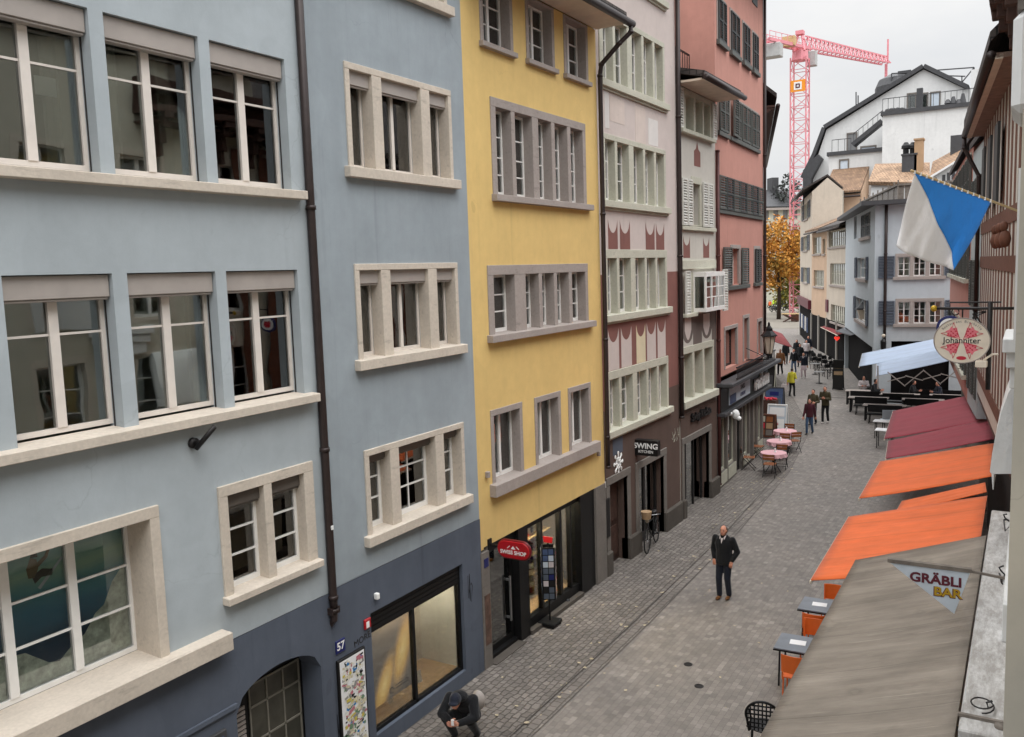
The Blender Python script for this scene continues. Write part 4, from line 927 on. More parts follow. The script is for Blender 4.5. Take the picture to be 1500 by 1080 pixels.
# =================================================================== right side: the photographer's own house and its neighbours
def own():
    h = House('sand_coloured_house', 'sand coloured house with a flaking white awning ledge and a rounded white canopy', (-.06, 17.2), (-.06, 6.2)); L = h.len
    S = lambda Y: 17.2-Y
    ops = [(S(y+1.1), S(y), z, z+1.7) for y in (15.4, 13.0, 10.6, 8.2) for z in (4.3, 6.9, 9.0)]
    h.wall(M['own'], 0, L, 0, 13.0, ops, .2, 'wall')
    h.shell(M['own'], 0, L, 0, 13.0, 8, (3.6, 7.2, 10.2), .3, rise=4, left=True)
    for a, b, c, e in ops: h.window(a, b, c, e, .15, 2, (.33, .66), 0, .06, fm=M['framew'], curtain=.6); h.surround([(a, b, c, e)], e+.14, c-.1, a-.12, b+.12, M['stone'], .012, depth=.1)
    # end face towards the camera, slightly proud pilaster
    h.part('pilaster', M['own'], L-.5, L+.02, -.3, .006, 3.4, 12.6)
    h.part('pilaster_cap', M['white'], L-.7, L+.05, -.3, .07, 8.55, 9.15, bev=.05)
    h.part('upper_strip', M['greyst'], L-.65, L+.03, -.3, .05, 9.15, 10.9)
    # awning ledge
    S2 = lambda Y: S(Y)
    l = MB(); h.bx(l, S(16.9), S(8.7), 0, .40, 3.16, 3.3); l.build('awning_ledge', M['flake'], h.o, bev=.015)
    l = MB(); h.bx(l, S(16.9), S(8.6), 0, .36, 2.7, 3.158); l.build('awning_box', M['lead'], h.o)
    h.part('white_board', M['white'], S(16.5), S(11.0), 0, .1, 3.3, 3.75, bev=.01)
    g = MB(); rnd = random.Random(3)
    for Y0, z in ((15.2, 3.7), (13.2, 3.5), (9.3, 3.36)):
        pts = [(S(Y0)+rnd.uniform(-.15, .15)*k*.4, -.14-.05*math.sin(k*1.3), z-.03*k+.02*math.sin(k*2)) for k in range(9)]
        g.tube(pts, .012, 5); g.build('cable', M['iron'], h.o); g = MB()
    g.tube([(S(9.2)+.14*math.cos(t*.4), -.22+.1*math.sin(t*.4), 3.33+.01*t*.3) for t in range(20)], .008, 5); g.build('cable', M['iron'], h.o)
    g = MB(); h.bx(g, S(9.0), S(8.96), .0, .42, 3.3, 3.33); g.build('awning_rail', M['oldwood'], h.o)
    h.pipe([(S(8.9), .06, 3.3), (S(8.9), .06, 2.2), (S(8.9), .06, .2)], .04, M['oldwood'])
    # white stone bracket under the sill
    w = MB(); h.bx(w, S(13.4), S(11.8), 0, .2, 6.55, 6.72); h.bx(w, S(13.3), S(11.9), 0, .16, 6.36, 6.55); h.bx(w, S(13.2), S(12.0), 0, .12, 6.1, 6.36); w.build('sill', M['white'], h.o, bev=.012)
    # rounded white canopy over a window
    prof = [(0, 6.05), (.07, 6.02), (.15, 5.85), (.22, 5.6), (.28, 5.3), (.32, 5.0), (.34, 4.75), (.32, 4.72), (.3, 4.5), (.29, 4.5), (.29, 4.72), (0, 4.75)]
    c = MB(); c.prism([(S(15.6), -d, z) for d, z in prof], (S(13.4)-S(15.6), 0, 0)); c.build('canopy', M['whitecan'], h.o)
    h.part('white_pier', M['white'], S(12.6), S(10.6), -.1, .075, 6.75, 8.6)
    # carved eaves
    e = MB()
    for k in range(4):
        Y = 16.9-k*.95; s = S(Y)
        h.bx(e, s, s+.16, -.1, .5, 11.35, 11.62); h.bx(e, s, s+.16, -.1, .34, 11.05, 11.35); h.bx(e, s, s+.16, -.1, .2, 10.7, 11.05)
        h.bx(e, s-.02, s+.18, .46, .6, 11.55, 11.68)
    h.bx(e, -.3, 3.7, -.1, .62, 11.68, 11.84); h.bx(e, -.3, 3.7, -.1, .42, 11.44, 11.5); h.bx(e, -.3, 3.7, -.1, .5, 12.2, 12.5); h.bx(e, -.3, 3.7, -.1, .12, 11.8, 12.2); e.build('carved_eaves', M['rafter'], h.o, bev=.01)
    # nearer part with the photographer's window, set back
    g2 = House('sand_coloured_house', 'set back part of the sand coloured house, mirrored in the panes opposite', (.2, 6.2), (.2, -14)); L2 = g2.len
    o2 = [(a, a+1.2, z, z+1.7) for a in (.8, 2.9, 5.0, 9.0, 11.2, 13.4, 15.6) for z in (3.4, 6.3, 9.3)]
    g2.wall(M['own'], 0, L2, 0, 13, o2, .2, 'wall'); g2.shell(M['own'], 0, L2, 0, 13, 8, (3.2, 6.0, 9.0), .5, rise=4)
    for a, b, c, e in o2:
        g2.window(a, b, c, e, .15, 2, (.5,), 0, .06, fm=M['framew'], curtain=.6); g2.surround([(a, b, c, e)], e+.16, c-.12, a-.14, b+.14, M['stone'], .05, depth=.1)
        g2.shutter(a-.72, a-.16, c, e, M['shutb'], .03, .08); g2.shutter(b+.16, b+.72, c, e, M['shutb'], .03, .08)
    for z in (2.9, 5.6, 8.5, 11.8): g2.part('string_course', M['stone'], 0, L2, 0, .14, z, z+.22)  # out of view: surrounds, shutters and bands added to give the pane reflections structure
    return h
OWN = own()
def timbered():
    h = House('timber_striped_house', 'house with red brown upright timbers and wide brown eaves behind the hanging round sign', (-1.2, 27.7), (-.2, 17.25)); L = h.len
    h.wall(M['cream'], 0, L, 3.9, 11.2, [], name='wall'); h.wall(M['brown'], 0, L, 0, 3.9, [], d=-.4, name='ground_floor_wall'); h.part('jetty', M['rafter'], 0, L, -.4, -.004, 3.8, 3.9); h.shell(M['cream'], 0, L, 3.9, 11.2, 8, (), .5, rise=4.5)
    t = MB()
    for k in range(15): h.bx(t, .15+k*.78, .15+k*.78+.36, 0, .006, 4.4, 11.2)
    for z in (4.3, 7.4, 8.3): h.bx(t, 0, L, .0, .02, z, z+.3)
    t.build('timber', M['timber'], h.o)
    for k in range(6, 9): t = MB(); t.ball((1+k*1.1, -.14, 8.0), .1, .1, .16, 8, 6); t.ball((1+k*1.1, -.16, 8.22), .07, .07, .1, 8, 6); t.build('carved_figure', M['timber'], h.o, True)
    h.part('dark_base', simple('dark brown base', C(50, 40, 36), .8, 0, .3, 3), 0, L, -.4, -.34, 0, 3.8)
    h.part('soffit', simple('faded brown soffit', C(136, 112, 98), .8, 0, .2, 5), -.1, L+.1, 0, .4, 11.0, 11.08); h.part('soffit_board', M['soffit'], -.1, L+.1, .3, .42, 10.98, 11.06)
    g = MB(); g.tube([(-.1, -.48, 11.05), (L+.1, -.48, 11.05)], .08, 10); g.build('gutter', M['pipe'], h.o, True)
    h.pipe([(.1, .48, 11.0), (.1, .48, 10.7), (.1, .1, 9.9), (.1, .1, 6)], .055)
    for k in range(3): h.part('shutter', M['shutd'], 2.0+k*2.2, 2.9+k*2.2, .09, .14, 8.8, 10.4)
    return h
timbered()
def turq():
    h = House('pale_turquoise_house', 'narrow strip of pale turquoise house between the red and the timber striped house', (-1.62, 31.0), (-1.2, 27.72)); L = h.len
    h.wall(M['turq'], 0, L, 3.1, 10.9, [], name='wall'); h.wall(M['greywall'], 0, L, 0, 3.1, [], d=-.55, name='ground_floor_wall'); h.shell(M['turq'], 0, L, 3.1, 10.9, 8, (), .12)
    for a in (.3, 1.7):
        for z in (3.6, 6.2, 8.6): h.part('window', M['framed'], a+.2, a+.9, -.05, .01, z, z+1.4); h.shutter(a-.25, a+.2, z, z+1.4, M['shut']); h.shutter(a+.9, a+1.3, z, z+1.4, M['shut'])
    return h
turq()
def redhouse():
    h = House('red_house', 'brick red house with grey green shutters between the ice blue and turquoise houses', (-3.1, 44.0), (-1.62, 31.02)); L = h.len
    h.wall(M['salmon'], 0, L, 3.1, 11.2, [], name='wall'); h.wall(M['greywall'], 0, L, 0, 3.1, [], d=-.55, name='ground_floor_wall'); h.shell(M['salmon'], 0, L, 3.1, 11.2, 8, (), .15)
    for k in range(6):
        a = .5+k*2.1
        for z in (3.9, 7.0, 9.4):
            h.part('window', M['framed'], a+.45, a+1.25, -.02, .012, z, z+1.5); h.part('window_surround', M['stone3'], a+.35, a+1.35, 0, .03, z+1.5, z+1.62); h.shutter(a, a+.44, z, z+1.5, M['shut'], .02, .09); h.shutter(a+1.26, a+1.7, z, z+1.5, M['shut'], .02, .09)
            h.part('sill', M['stone3'], a-.05, a+1.75, 0, .16, z-.14, z)
    return h
redhouse()
def iceblue():
    # two walls meeting at a corner, both seen
    h = House('ice_blue_house', 'ice blue corner house with slate shutters and a grey boarded roof terrace', (-7.1, 49.6), (-2.6, 50.2)); L = h.len
    Rr = h.rect
    zt = h.sz(1300, 300)[1]
    r1 = [Rr(1315, 376, 1333, 404), Rr(1338, 376, 1356, 404), Rr(1361, 376, 1379, 404)]; r2 = [Rr(1315, 442, 1333, 474), Rr(1338, 442, 1356, 474), Rr(1361, 442, 1379, 474)]
    fx = lambda rr: [(a, b, min(x[2] for x in rr), max(x[3] for x in rr)) for a, b, c, e in rr]
    r1, r2 = fx(r1), fx(r2); sh = Rr(1305, 497, 1390, 600); sh = (sh[0], sh[1], 0.3, h.sz(1330, 500)[1])
    h.wall(M['paleblue'], 0, L, 0, zt, r1+r2+[sh], .22, 'front_wall')
    for rr in (r1, r2):
        a, b = rr[0][0]-.12, rr[-1][1]+.12; h.surround(rr, rr[0][3]+.16, rr[0][2], a, b, M['stone2'], .04); h.sill(a-.1, b+.1, rr[0][2]-.18, rr[0][2], M['stone2'], .12)
        for q in rr: h.window(*q, .15, 2, (.33, .66), 0, .05, .06, fm=M['framew'])
        h.shutter(a-.82, a-.04, rr[0][2]-.05, rr[0][3]+.05, M['shutb'], .03, .1); h.shutter(b+.04, b+.82, rr[0][2]-.05, rr[0][3]+.05, M['shutb'], .03, .1)
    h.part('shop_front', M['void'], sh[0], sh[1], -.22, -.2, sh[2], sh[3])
    ps = h.sz(1297, 400)[0]; h.pipe([(ps, .08, zt), (ps, .08, 8), (ps, .08, 5), (ps, .08, 3.4)], .08)
    lz = h.sz(1294, 505)[1]; m = MB(); m.lathe([(.05, 0), (.13, .12), (.15, .5), (.05, .65)], (ps-.05, -.3, lz-.3), 8); m.build('wall_lantern', M['black'], h.o); m = MB(); m.ball((ps-.05, -.3, lz+.5), .1); m.build('wall_lamp', M['lampglass'], h.o)
    # side wall along the street, further back
    k = House('tmp', '', (-11.4, 66.0), (-7.1, 49.6)); k.o.parent = None
    e = k.o; e.name = 'ice_blue_house_side'; L2 = k.len
    R1, R2, R3, R0, R4 = k.rect(1261, 313, 1275, 347), k.rect(1256, 378, 1270, 408), k.rect(1254, 438, 1270, 471), k.rect(1251, 317, 1255, 350), None
    zt2 = k.sz(1265, 297)[1]; zt2 = zt
    dark = (k.sz(1226, 520)[0], k.sz(1279, 540)[0], 0, 3.3)
    k.wall(M['paleblue'], 0, L2, 0, zt, [R1, R0, R2, R3, (max(.3, dark[0]), min(dark[1], L2-.5), 0, 3.0)], .25, 'side_wall')
    for q in (R1, R2, R3):
        k.window(*q, .18, 2, (.5,), 0, .05, .06, fm=M['framew']); k.sill(q[0]-.2, q[1]+.2, q[2]-.2, q[2], M['stone2'], .12)
    k.window(*R0, .18, 1, (.5,), 0, .05)
    for q in (R2, R3):
        w = .75; k.shutter(q[0]-w-.2, q[0]-.05, q[2]-.05, q[3]+.05, M['shutb'], .03, .1); k.shutter(q[1]+.05, q[1]+w, q[2]-.05, q[3]+.05, M['shutb'], .03, .1)
    k.shutter(R1[0], R1[1], R1[2], R1[3], M['shutd'], -.05, .0)
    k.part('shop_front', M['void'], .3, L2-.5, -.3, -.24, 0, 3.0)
    k.shell(M['paleblue'], 0, L2, 0, zt, 6, (), .5, roof=False, right=False)
    # move the side wall's parts under the house itself
    bpy.context.view_layer.update()
    for c in list(k.o.children): mw = c.matrix_world.copy(); c.parent = h.o; c.matrix_parent_inverse = h.o.matrix_world.inverted(); c.matrix_world = mw
    bpy.data.objects.remove(k.o)
    # flat roof edge + terrace parapet of grey boards
    c0 = Vector((-11.4, 66, 0)); c1 = Vector((-7.1, 49.6, 0)); c2 = Vector((-2.6, 50.2, 0)); inv = h.o.matrix_world.inverted()
    out = Vector((-.25, -.3, 0))
    P = [c0+Vector((-.6, 0, 0)), c1+Vector((-.6, -.6, 0)), c2+Vector((0, -.6, 0)), c2+Vector((0, 14, 0)), c0+Vector((5, 2, 0))]
    m = MB(); m.prism([inv@(p+Vector((0, 0, zt))) for p in P], (0, 0, .22)); r = m.build('roof', M['lead'], h.o)
    Q = [c0+Vector((1.2, -1.5, 0)), c1+Vector((.9, 1.6, 0)), c2+Vector((0, 1.4, 0))]
    m = MB()
    for a, b in zip(Q, Q[1:]):
        n = int((b-a).length/.3)
        for i in range(n):
            p = a+(b-a)*(i+.5)/n; d = (b-a).normalized()*.13
            m.prism([inv@(p-d+Vector((0, 0, zt+.2))), inv@(p+d+Vector((0, 0, zt+.2))), inv@(p+d+Vector((0, 0, zt+1.05))), inv@(p-d+Vector((0, 0, zt+1.05)))], (0, .05, 0))
        m.bar(inv@(a+Vector((0, 0, zt+1.1))), inv@(b+Vector((0, 0, zt+1.1))), .14, .1)
        for i in range(0, n, 6): p = a+(b-a)*i/n; m.bar(inv@(p+Vector((0, 0, zt))), inv@(p+Vector((0, 0, zt+1.35))), .08)
    m.build('terrace_parapet', M['oldwood'], h.o)
    return h
ICE = iceblue()
def roofhouse(name, label, p0, p1, wall, wins, zt, eave=.5, roofm=None, rise=4, win_mat='framed', shut=None, depth=8, extra=None, gsplit=None):
    h = House(name, label, p0, p1); L = h.len; W = [h.rect(*q) for q in wins]
    h.wall(M[wall], 0, L, 0, zt, W, .2, 'wall')
    for q in W:
        h.window(*q, .14, max(1, int((q[1]-q[0])/.7)), (.5,), 0, .06, .09, fm=M['stone3'] if win_mat != 'framew' else M['framew']); h.sill(q[0]-.1, q[1]+.1, q[2]-.16, q[2], M['stone2'], .1)
        if shut:
            w = (q[1]-q[0])*.5; h.shutter(q[0]-w, q[0]-.03, q[2], q[3], M[shut], .02, .08); h.shutter(q[1]+.03, q[1]+w, q[2], q[3], M[shut], .02, .08)
    h.shell(M[wall], 0, L, 0, zt, depth, (), eave, roofm, rise)
    g = MB(); g.tube([(-.1, -eave-.06, zt-.02), (L+.1, -eave-.06, zt-.02)], .08, 8); g.build('gutter', M['pipe'], h.o, True)
    if extra: extra(h)
    return h
def px_line(xa, ya, Ya, xb, yb, Yb):
    a, b = at(xa, ya, Ya), at(xb, yb, Yb); return (a.x, a.y), (b.x, b.y)
# beige house with strip windows, then peach, then cream at the far end (right side of the street)
pA, pB = px_line(1211, 400, 75, 1244, 400, 66.2)
zb = at(1228, 336, 70).z
def be(h):
    h.pipe([(h.len-.2, .12, zb), (h.len-.2, .12, 8), (h.len-.2, .12, 4)], .08)
    q = h.rect(1200, 477, 1244, 492); h.part('signboard', M['maroon_p'], 0, 1.0, .02, .1, 3.6, 4.6)
BE = roofhouse('beige_house', 'beige house with boarded strip windows beside the ice blue house', pA, pB, 'beige', [(1214, 337, 1240, 361), (1216, 386, 1241, 418), (1217, 448, 1239, 474)], zb, .7, M['roofdark'], 1.5, depth=6, extra=be)
pC, pD = px_line(1189, 400, 82, 1211, 400, 75.2)
PE = roofhouse('peach_house', 'peach coloured house between the beige and the cream house at the bend', pC, pD, 'peach', [(1191, 347, 1203, 372), (1192, 396, 1207, 420), (1213-8, 350, 1209, 372)], at(1200, 340, 78).z, .6, M['roofbrown'], 1.0, depth=4)
pE, pF = px_line(1172, 400, 96, 1189, 400, 82.3)
CR = roofhouse('cream_house', 'cream house with slate shutters at the far corner before the square', pE, pF, 'beige', [(1178, 298, 1184, 321), (1177, 346, 1183, 367), (1177, 392, 1183, 414)], at(1180, 288, 88).z, .9, M['roofdark'], 1.2, shut='shutb', depth=2.6)
for hh, a, b in ((BE, .3, 4), (PE, .3, 4)):
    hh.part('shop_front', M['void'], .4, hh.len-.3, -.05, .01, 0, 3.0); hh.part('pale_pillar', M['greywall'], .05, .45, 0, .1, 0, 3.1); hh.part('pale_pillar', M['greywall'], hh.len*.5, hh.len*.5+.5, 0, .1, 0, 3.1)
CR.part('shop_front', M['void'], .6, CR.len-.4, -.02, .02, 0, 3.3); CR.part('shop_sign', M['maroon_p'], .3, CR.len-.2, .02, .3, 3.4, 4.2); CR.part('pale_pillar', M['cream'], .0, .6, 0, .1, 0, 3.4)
for k in range(5): CR.part('shop_display', M['white_p' if k % 2 else 'bluebox'], 1.2+k*2.2, 2.0+k*2.2, .03, .1, 1.0, 2.4)
# peach house with a brown tiled gable roof rising behind (and its white neighbour wall)
def backhouse():
    Y = 84; a = at(1207, 300, Y); b = at(1262, 300, Y); ze = at(1235, 285, Y).z; zr = at(1235, 250, Y+6).z
    h = House('brown_roofed_house', 'peach house with a long brown tiled roof rising behind the beige house', (a.x, Y), (b.x, Y)); L = h.len
    w = h.rect(1209, 295, 1213, 322); h.wall(M['peach'], 0, L, 0, ze, [w], .2, 'wall'); h.window(*w, .14, 1, (.5,), fm=M['timber'])
    h.shell(M['peach'], 0, L, 0, ze, 9, (), .6, M['roofbrown'], zr-ze)
    g = MB(); g.tube([(-.2, -.66, ze-.25), (L, -.66, ze-.25)], .1, 8); g.build('gutter', M['pipe'], h.o)
backhouse()
def orangehouse():
    Y = 68; a = at(1276, 262, Y); b = at(1440, 262, Y); ze = at(1330, 265, Y).z; 
    h = House('orange_roofed_house', 'house with an orange tiled roof, ochre chimney and white dormer above the roof terrace', (a.x, Y), (b.x+2, Y)); L = h.len
    h.wall(M['white'], 0, L, 0, ze, [], name='wall'); h.shell(M['white'], 0, L, 0, ze, 5, (), .3, M['rooforange'], 1, roof=False)
    zr = at(1330, 237, Y+3).z; m = MB(); T = lambda x, y, Yy: (at(x, y, Yy).x-h.p0.x, Yy-Y, at(x, y, Yy).z)
    A, B_, C_, D = T(1272, 266, Y-.3), T(1362, 268, Y-.3), T(1362, 238, Y+4), T(1282, 240, Y+4)
    m.prism([A, B_, C_, D], (0, .1, -.25)); E1, F1, G1, H1 = T(1360, 268, Y-.3), T(1412, 235, Y-.3), T(1420, 208, Y+4), T(1366, 237, Y+4)
    m.prism([E1, F1, G1, H1], (0, .1, -.25)); r = m.build('roof', M['rooforange'], h.o); boxuv(r)
    d = MB(); P = [T(1364, 270, Y-1), T(1364, 262, Y-1), T(1408, 233, Y-1), T(1412, 270, Y-1)]; d.prism(P, (0, 1.2, 0)); dd = d.build('dormer', M['white'], h.o)
    d = MB()
    for x in (1380, 1387, 1394, 1401):
        p, q = T(x, 268-(x-1380)*.35, Y-1.02), T(x+5, 256-(x-1380)*.45, Y-1.02); d.box(p[0], q[0], p[1]-.03, p[1], p[2], q[2])
    d.build('window', M['lead'], dd)
    d = MB(); d.prism([T(1358, 264, Y-1.3), T(1412, 231, Y-1.3), T(1412, 228, Y-1.3), T(1356, 262, Y-1.3)], (0, 1.6, 0)); d.build('white_verge', M['white_p'], dd)
    def chim(x0, x1, y0, y1, mat, nm):
        p, q = T(x0, y1, Y+2), T(x1, y0, Y+2); m = MB(); m.box(p[0], q[0], 2, 2.9, p[2]-1, q[2]); m.box(p[0]-.06, q[0]+.06, 1.94, 2.96, q[2]-.12, q[2]); m.build(nm, M[mat], h.o)
    chim(1339, 1352, 202, 237, 'ochre', 'chimney'); chim(1321, 1343, 224, 239, 'lead', 'chimney_base')
    m = MB()
    for x in (1327, 1337):
        p = T(x, 224, Y+2.4); m.lathe([(.2, -.1), (.2, .25), (.32, .3), (.3, .5), (.2, .62), (.12, .75)], p, 10)
    m.build('chimney_cowl', M['black'], h.o)
    p, q = T(1392, 218, Y+3), T(1412, 197, Y+3); m = MB(); m.box(p[0], q[0], 3, 4.5, p[2]-.8, q[2]); m.build('roof_box', M['lead'], h.o)
orangehouse()
def whitehouse():
    Y = 92; x0 = at(1176, 240, Y).x; 
    h = House('white_gabled_house', 'big white gabled building with roof terraces above the orange roofs', (x0, Y), (x0+30, Y)); T = lambda x, y, Yy=Y: Vector((at(x, y, Yy).x-x0, Yy-Y, at(x, y, Yy).z))
    # main gable wall
    G = [T(1180, 300), T(1180, 262), T(1197, 231), T(1211, 190), T(1353, 102), T(1415, 131), T(1425, 131), T(1425, 300)]
    m = MB(); m.prism(G, (0, 14, 0)); m.build('gable_wall', M['white'], h.o)
    # roof edges
    m = MB()
    for a, b, th in (((1178, 262), (1195, 228), .34), ((1195, 228), (1210, 188), .34), ((1209, 189), (1354, 100), .36), ((1352, 100), (1416, 131), .36)):
        A, B_ = T(*a), T(*b); d = (B_-A).normalized(); n = Vector((-d.z, 0, d.x))*th
        m.prism([A+Vector((0, -.4, 0)), B_+Vector((0, -.4, 0)), B_+n+Vector((0, -.4, 0)), A+n+Vector((0, -.4, 0))], (0, 15.0, 0))
    m.build('roof', M['lead'], h.o)
    # upper terrace block and lower terrace block, stepping forward
    def block(xa, xb, yt, yb, d, nm):
        a, b = T(xa, yt, Y-d), T(xb, yb, Y-d); m = MB(); m.box(a.x, b.x, -d, -.01, b.z, a.z); m.build(nm, M['white'], h.o)
        m = MB(); m.box(a.x-.15, b.x, -d-.2, -.02, a.z, a.z+.35); m.build('terrace_edge', M['lead'], h.o); return a, b
    a, b = block(1293, 1424, 170, 300, 6, 'terrace_wall')
    a2, b2 = block(1214, 1293, 229, 300, 4, 'lower_terrace_wall')
    def rail(a, b, d, hgt=1.1, step=.45):
        m = MB(); n = max(2, int((b-a).length/step))
        m.bar(a+Vector((0, 0, hgt)), b+Vector((0, 0, hgt)), .06); 
        for i in range(n+1): p = a+(b-a)*i/n; m.bar(p, p+Vector((0, 0, hgt)), .035)
        m.build('railing', M['lead'], h.o)
    rail(Vector((a.x, -6.1, a.z+.35)), Vector((b.x, -6.1, a.z+.35)), 6); rail(Vector((a2.x+2.0, -4.1, a2.z+.35)), Vector((a2.x+.3, -4.1, a2.z+.35)), 4)
    rail(T(1293, 178, Y-3), T(1250, 212, Y-3), 3, 1.0, .5)
    s = MB(); A, B_ = T(1293, 178, Y-3), T(1250, 213, Y-3); s.bar(A, B_, 1.4, .35); s.build('stairs', M['lead'], h.o)
    def win(x0_, y0, x1, y1, d, mat='framed', nm='window'):
        p, q = T(x0_, y1, Y-d), T(x1, y0, Y-d); m = MB(); m.box(p.x, q.x, -d-.04, -d, p.z, q.z); w = m.build(nm, M[mat], h.o)
        m = MB(); m.box(p.x-.12, q.x+.12, -d-.1, -d-.001, q.z, q.z+.15); m.box(p.x-.12, p.x, -d-.08, -d-.001, p.z, q.z); m.box(q.x, q.x+.12, -d-.08, -d-.001, p.z, q.z); m.build('frame', M['greyst'], w)
    win(1330, 138, 1341, 166, 0, 'glass'); win(1347, 138, 1358, 166, 0, 'glass'); win(1364, 136, 1376, 166, 0, 'signgrey'); win(1242, 196, 1254, 226, 0, 'zinc'); win(1231, 235, 1242, 250, 4, 'signgrey')
    win(1262, 215, 1282, 224, 3.6, 'signgrey', 'roof_unit')
    m = MB(); p = T(1347, 168, Y-2); q = T(1347, 130, Y-2); m.box(p.x-.25, p.x+.25, -2.3, -1.8, p.z, q.z); m.build('flue', M['lead'], h.o)
    pl = MB(); rnd = random.Random(9)
    for k in range(26): p = T(1300+k*1.6, 164, Y-5); pl.ball(p+Vector((0, 0, rnd.uniform(-.1, .15))), rnd.uniform(.2, .4), n=6, m=4)
    pl.build('terrace_planting', M['framed'], h.o)
    f = MB()
    for x, k in ((1388, 1), (1396, 2), (1404, 1), (1410, 3)):
        p = T(x, 162, Y-4.5); f.lathe([(.14, 0), (.1, .5), (.3, .6), (.12, .7+.25*k)], p, 7)
    f.build('terrace_furniture', M['lead'], h.o)
    # roof rails, aerials, glazing lifts
    for a, b in (((1306, 108), (1306, 128)), ((1306, 108), (1335, 106)), ((1318, 116), (1330, 112)), ((1372, 103), (1427, 99)), ((1380, 111), (1414, 112)), ((1427, 99), (1427, 131)), ((1427, 99), (1409, 121)), ((1409, 112), (1409, 125)), ((1254, 135), (1254, 162)), ((1257, 140), (1257, 158))): m = MB(); m.bar(T(*a, Y+2), T(*b, Y+2), .1); m.build('roof_rail', M['lead'], h.o)
    m = MB(); m.box(*[T(1316, 110, Y+3).x, T(1335, 110, Y+3).x], 2.5, 4.5, T(1316, 110, Y+3).z, T(1316, 106, Y+3).z)
    m.build('roof_panel', M['lead'], h.o)
    m = MB(); q0 = T(1318, 127, Y+4); m.lathe([(2.3, -2), (2.3, 0), (2.0, .7), (1.0, 1.2), (.1, 1.35)], q0, 12); m.build('roof_dome', M['lead'], h.o)
    p = T(1427, 140, Y-1); m = MB(); m.box(p.x-.3, p.x+2, -1, 4, p.z-8, p.z+2.3); m.build('side_tower', M['white'], h.o)
    # dark mansard flank on the left
    m = MB(); m.prism([T(1176, 300, Y-1), T(1176, 250, Y-1), T(1188, 236, Y-1), T(1198, 226, Y-1), T(1204, 232, Y-1), T(1188, 262, Y-1), T(1186, 300, Y-1)], (0, 12, 0)); m.build('mansard', M['lead'], h.o)
whitehouse()
def farwhite():
    Y = 152; a = at(1100, 300, Y); b = at(1176, 300, Y+6); zt = at(1140, 303, Y).z
    h = House('pale_far_building', 'pale building with a grey roof far beyond the autumn tree', (a.x, Y), (b.x, Y+6)); L = h.len
    W = [(k*1.75+.6, k*1.75+1.5, z, z+1.7) for k in range(int(L/1.75)) for z in (6.5, 9.6, 12.7, 15.2) if z+1.8 < zt]
    h.wall(M['stone3'], 0, L, 0, zt, W, .2, 'wall'); g = MB()
    for q in W: h.bx(g, q[0], q[1], -.2, -.15, q[2], q[3])
    g.build('window', M['zinc'], h.o)
    h.shell(M['white'], 0, L, 0, zt, 8, (), .6, M['lead'], 3.2); m = MB(); m.box(L*.55, L*.68, 3, 5, zt+2, zt+5.5); m.build('chimney', M['lead'], h.o)
    m = MB(); m.box(-.2, L, -.7, .4, zt-.4, zt); m.build('cornice', M['stone2'], h.o)
farwhite()
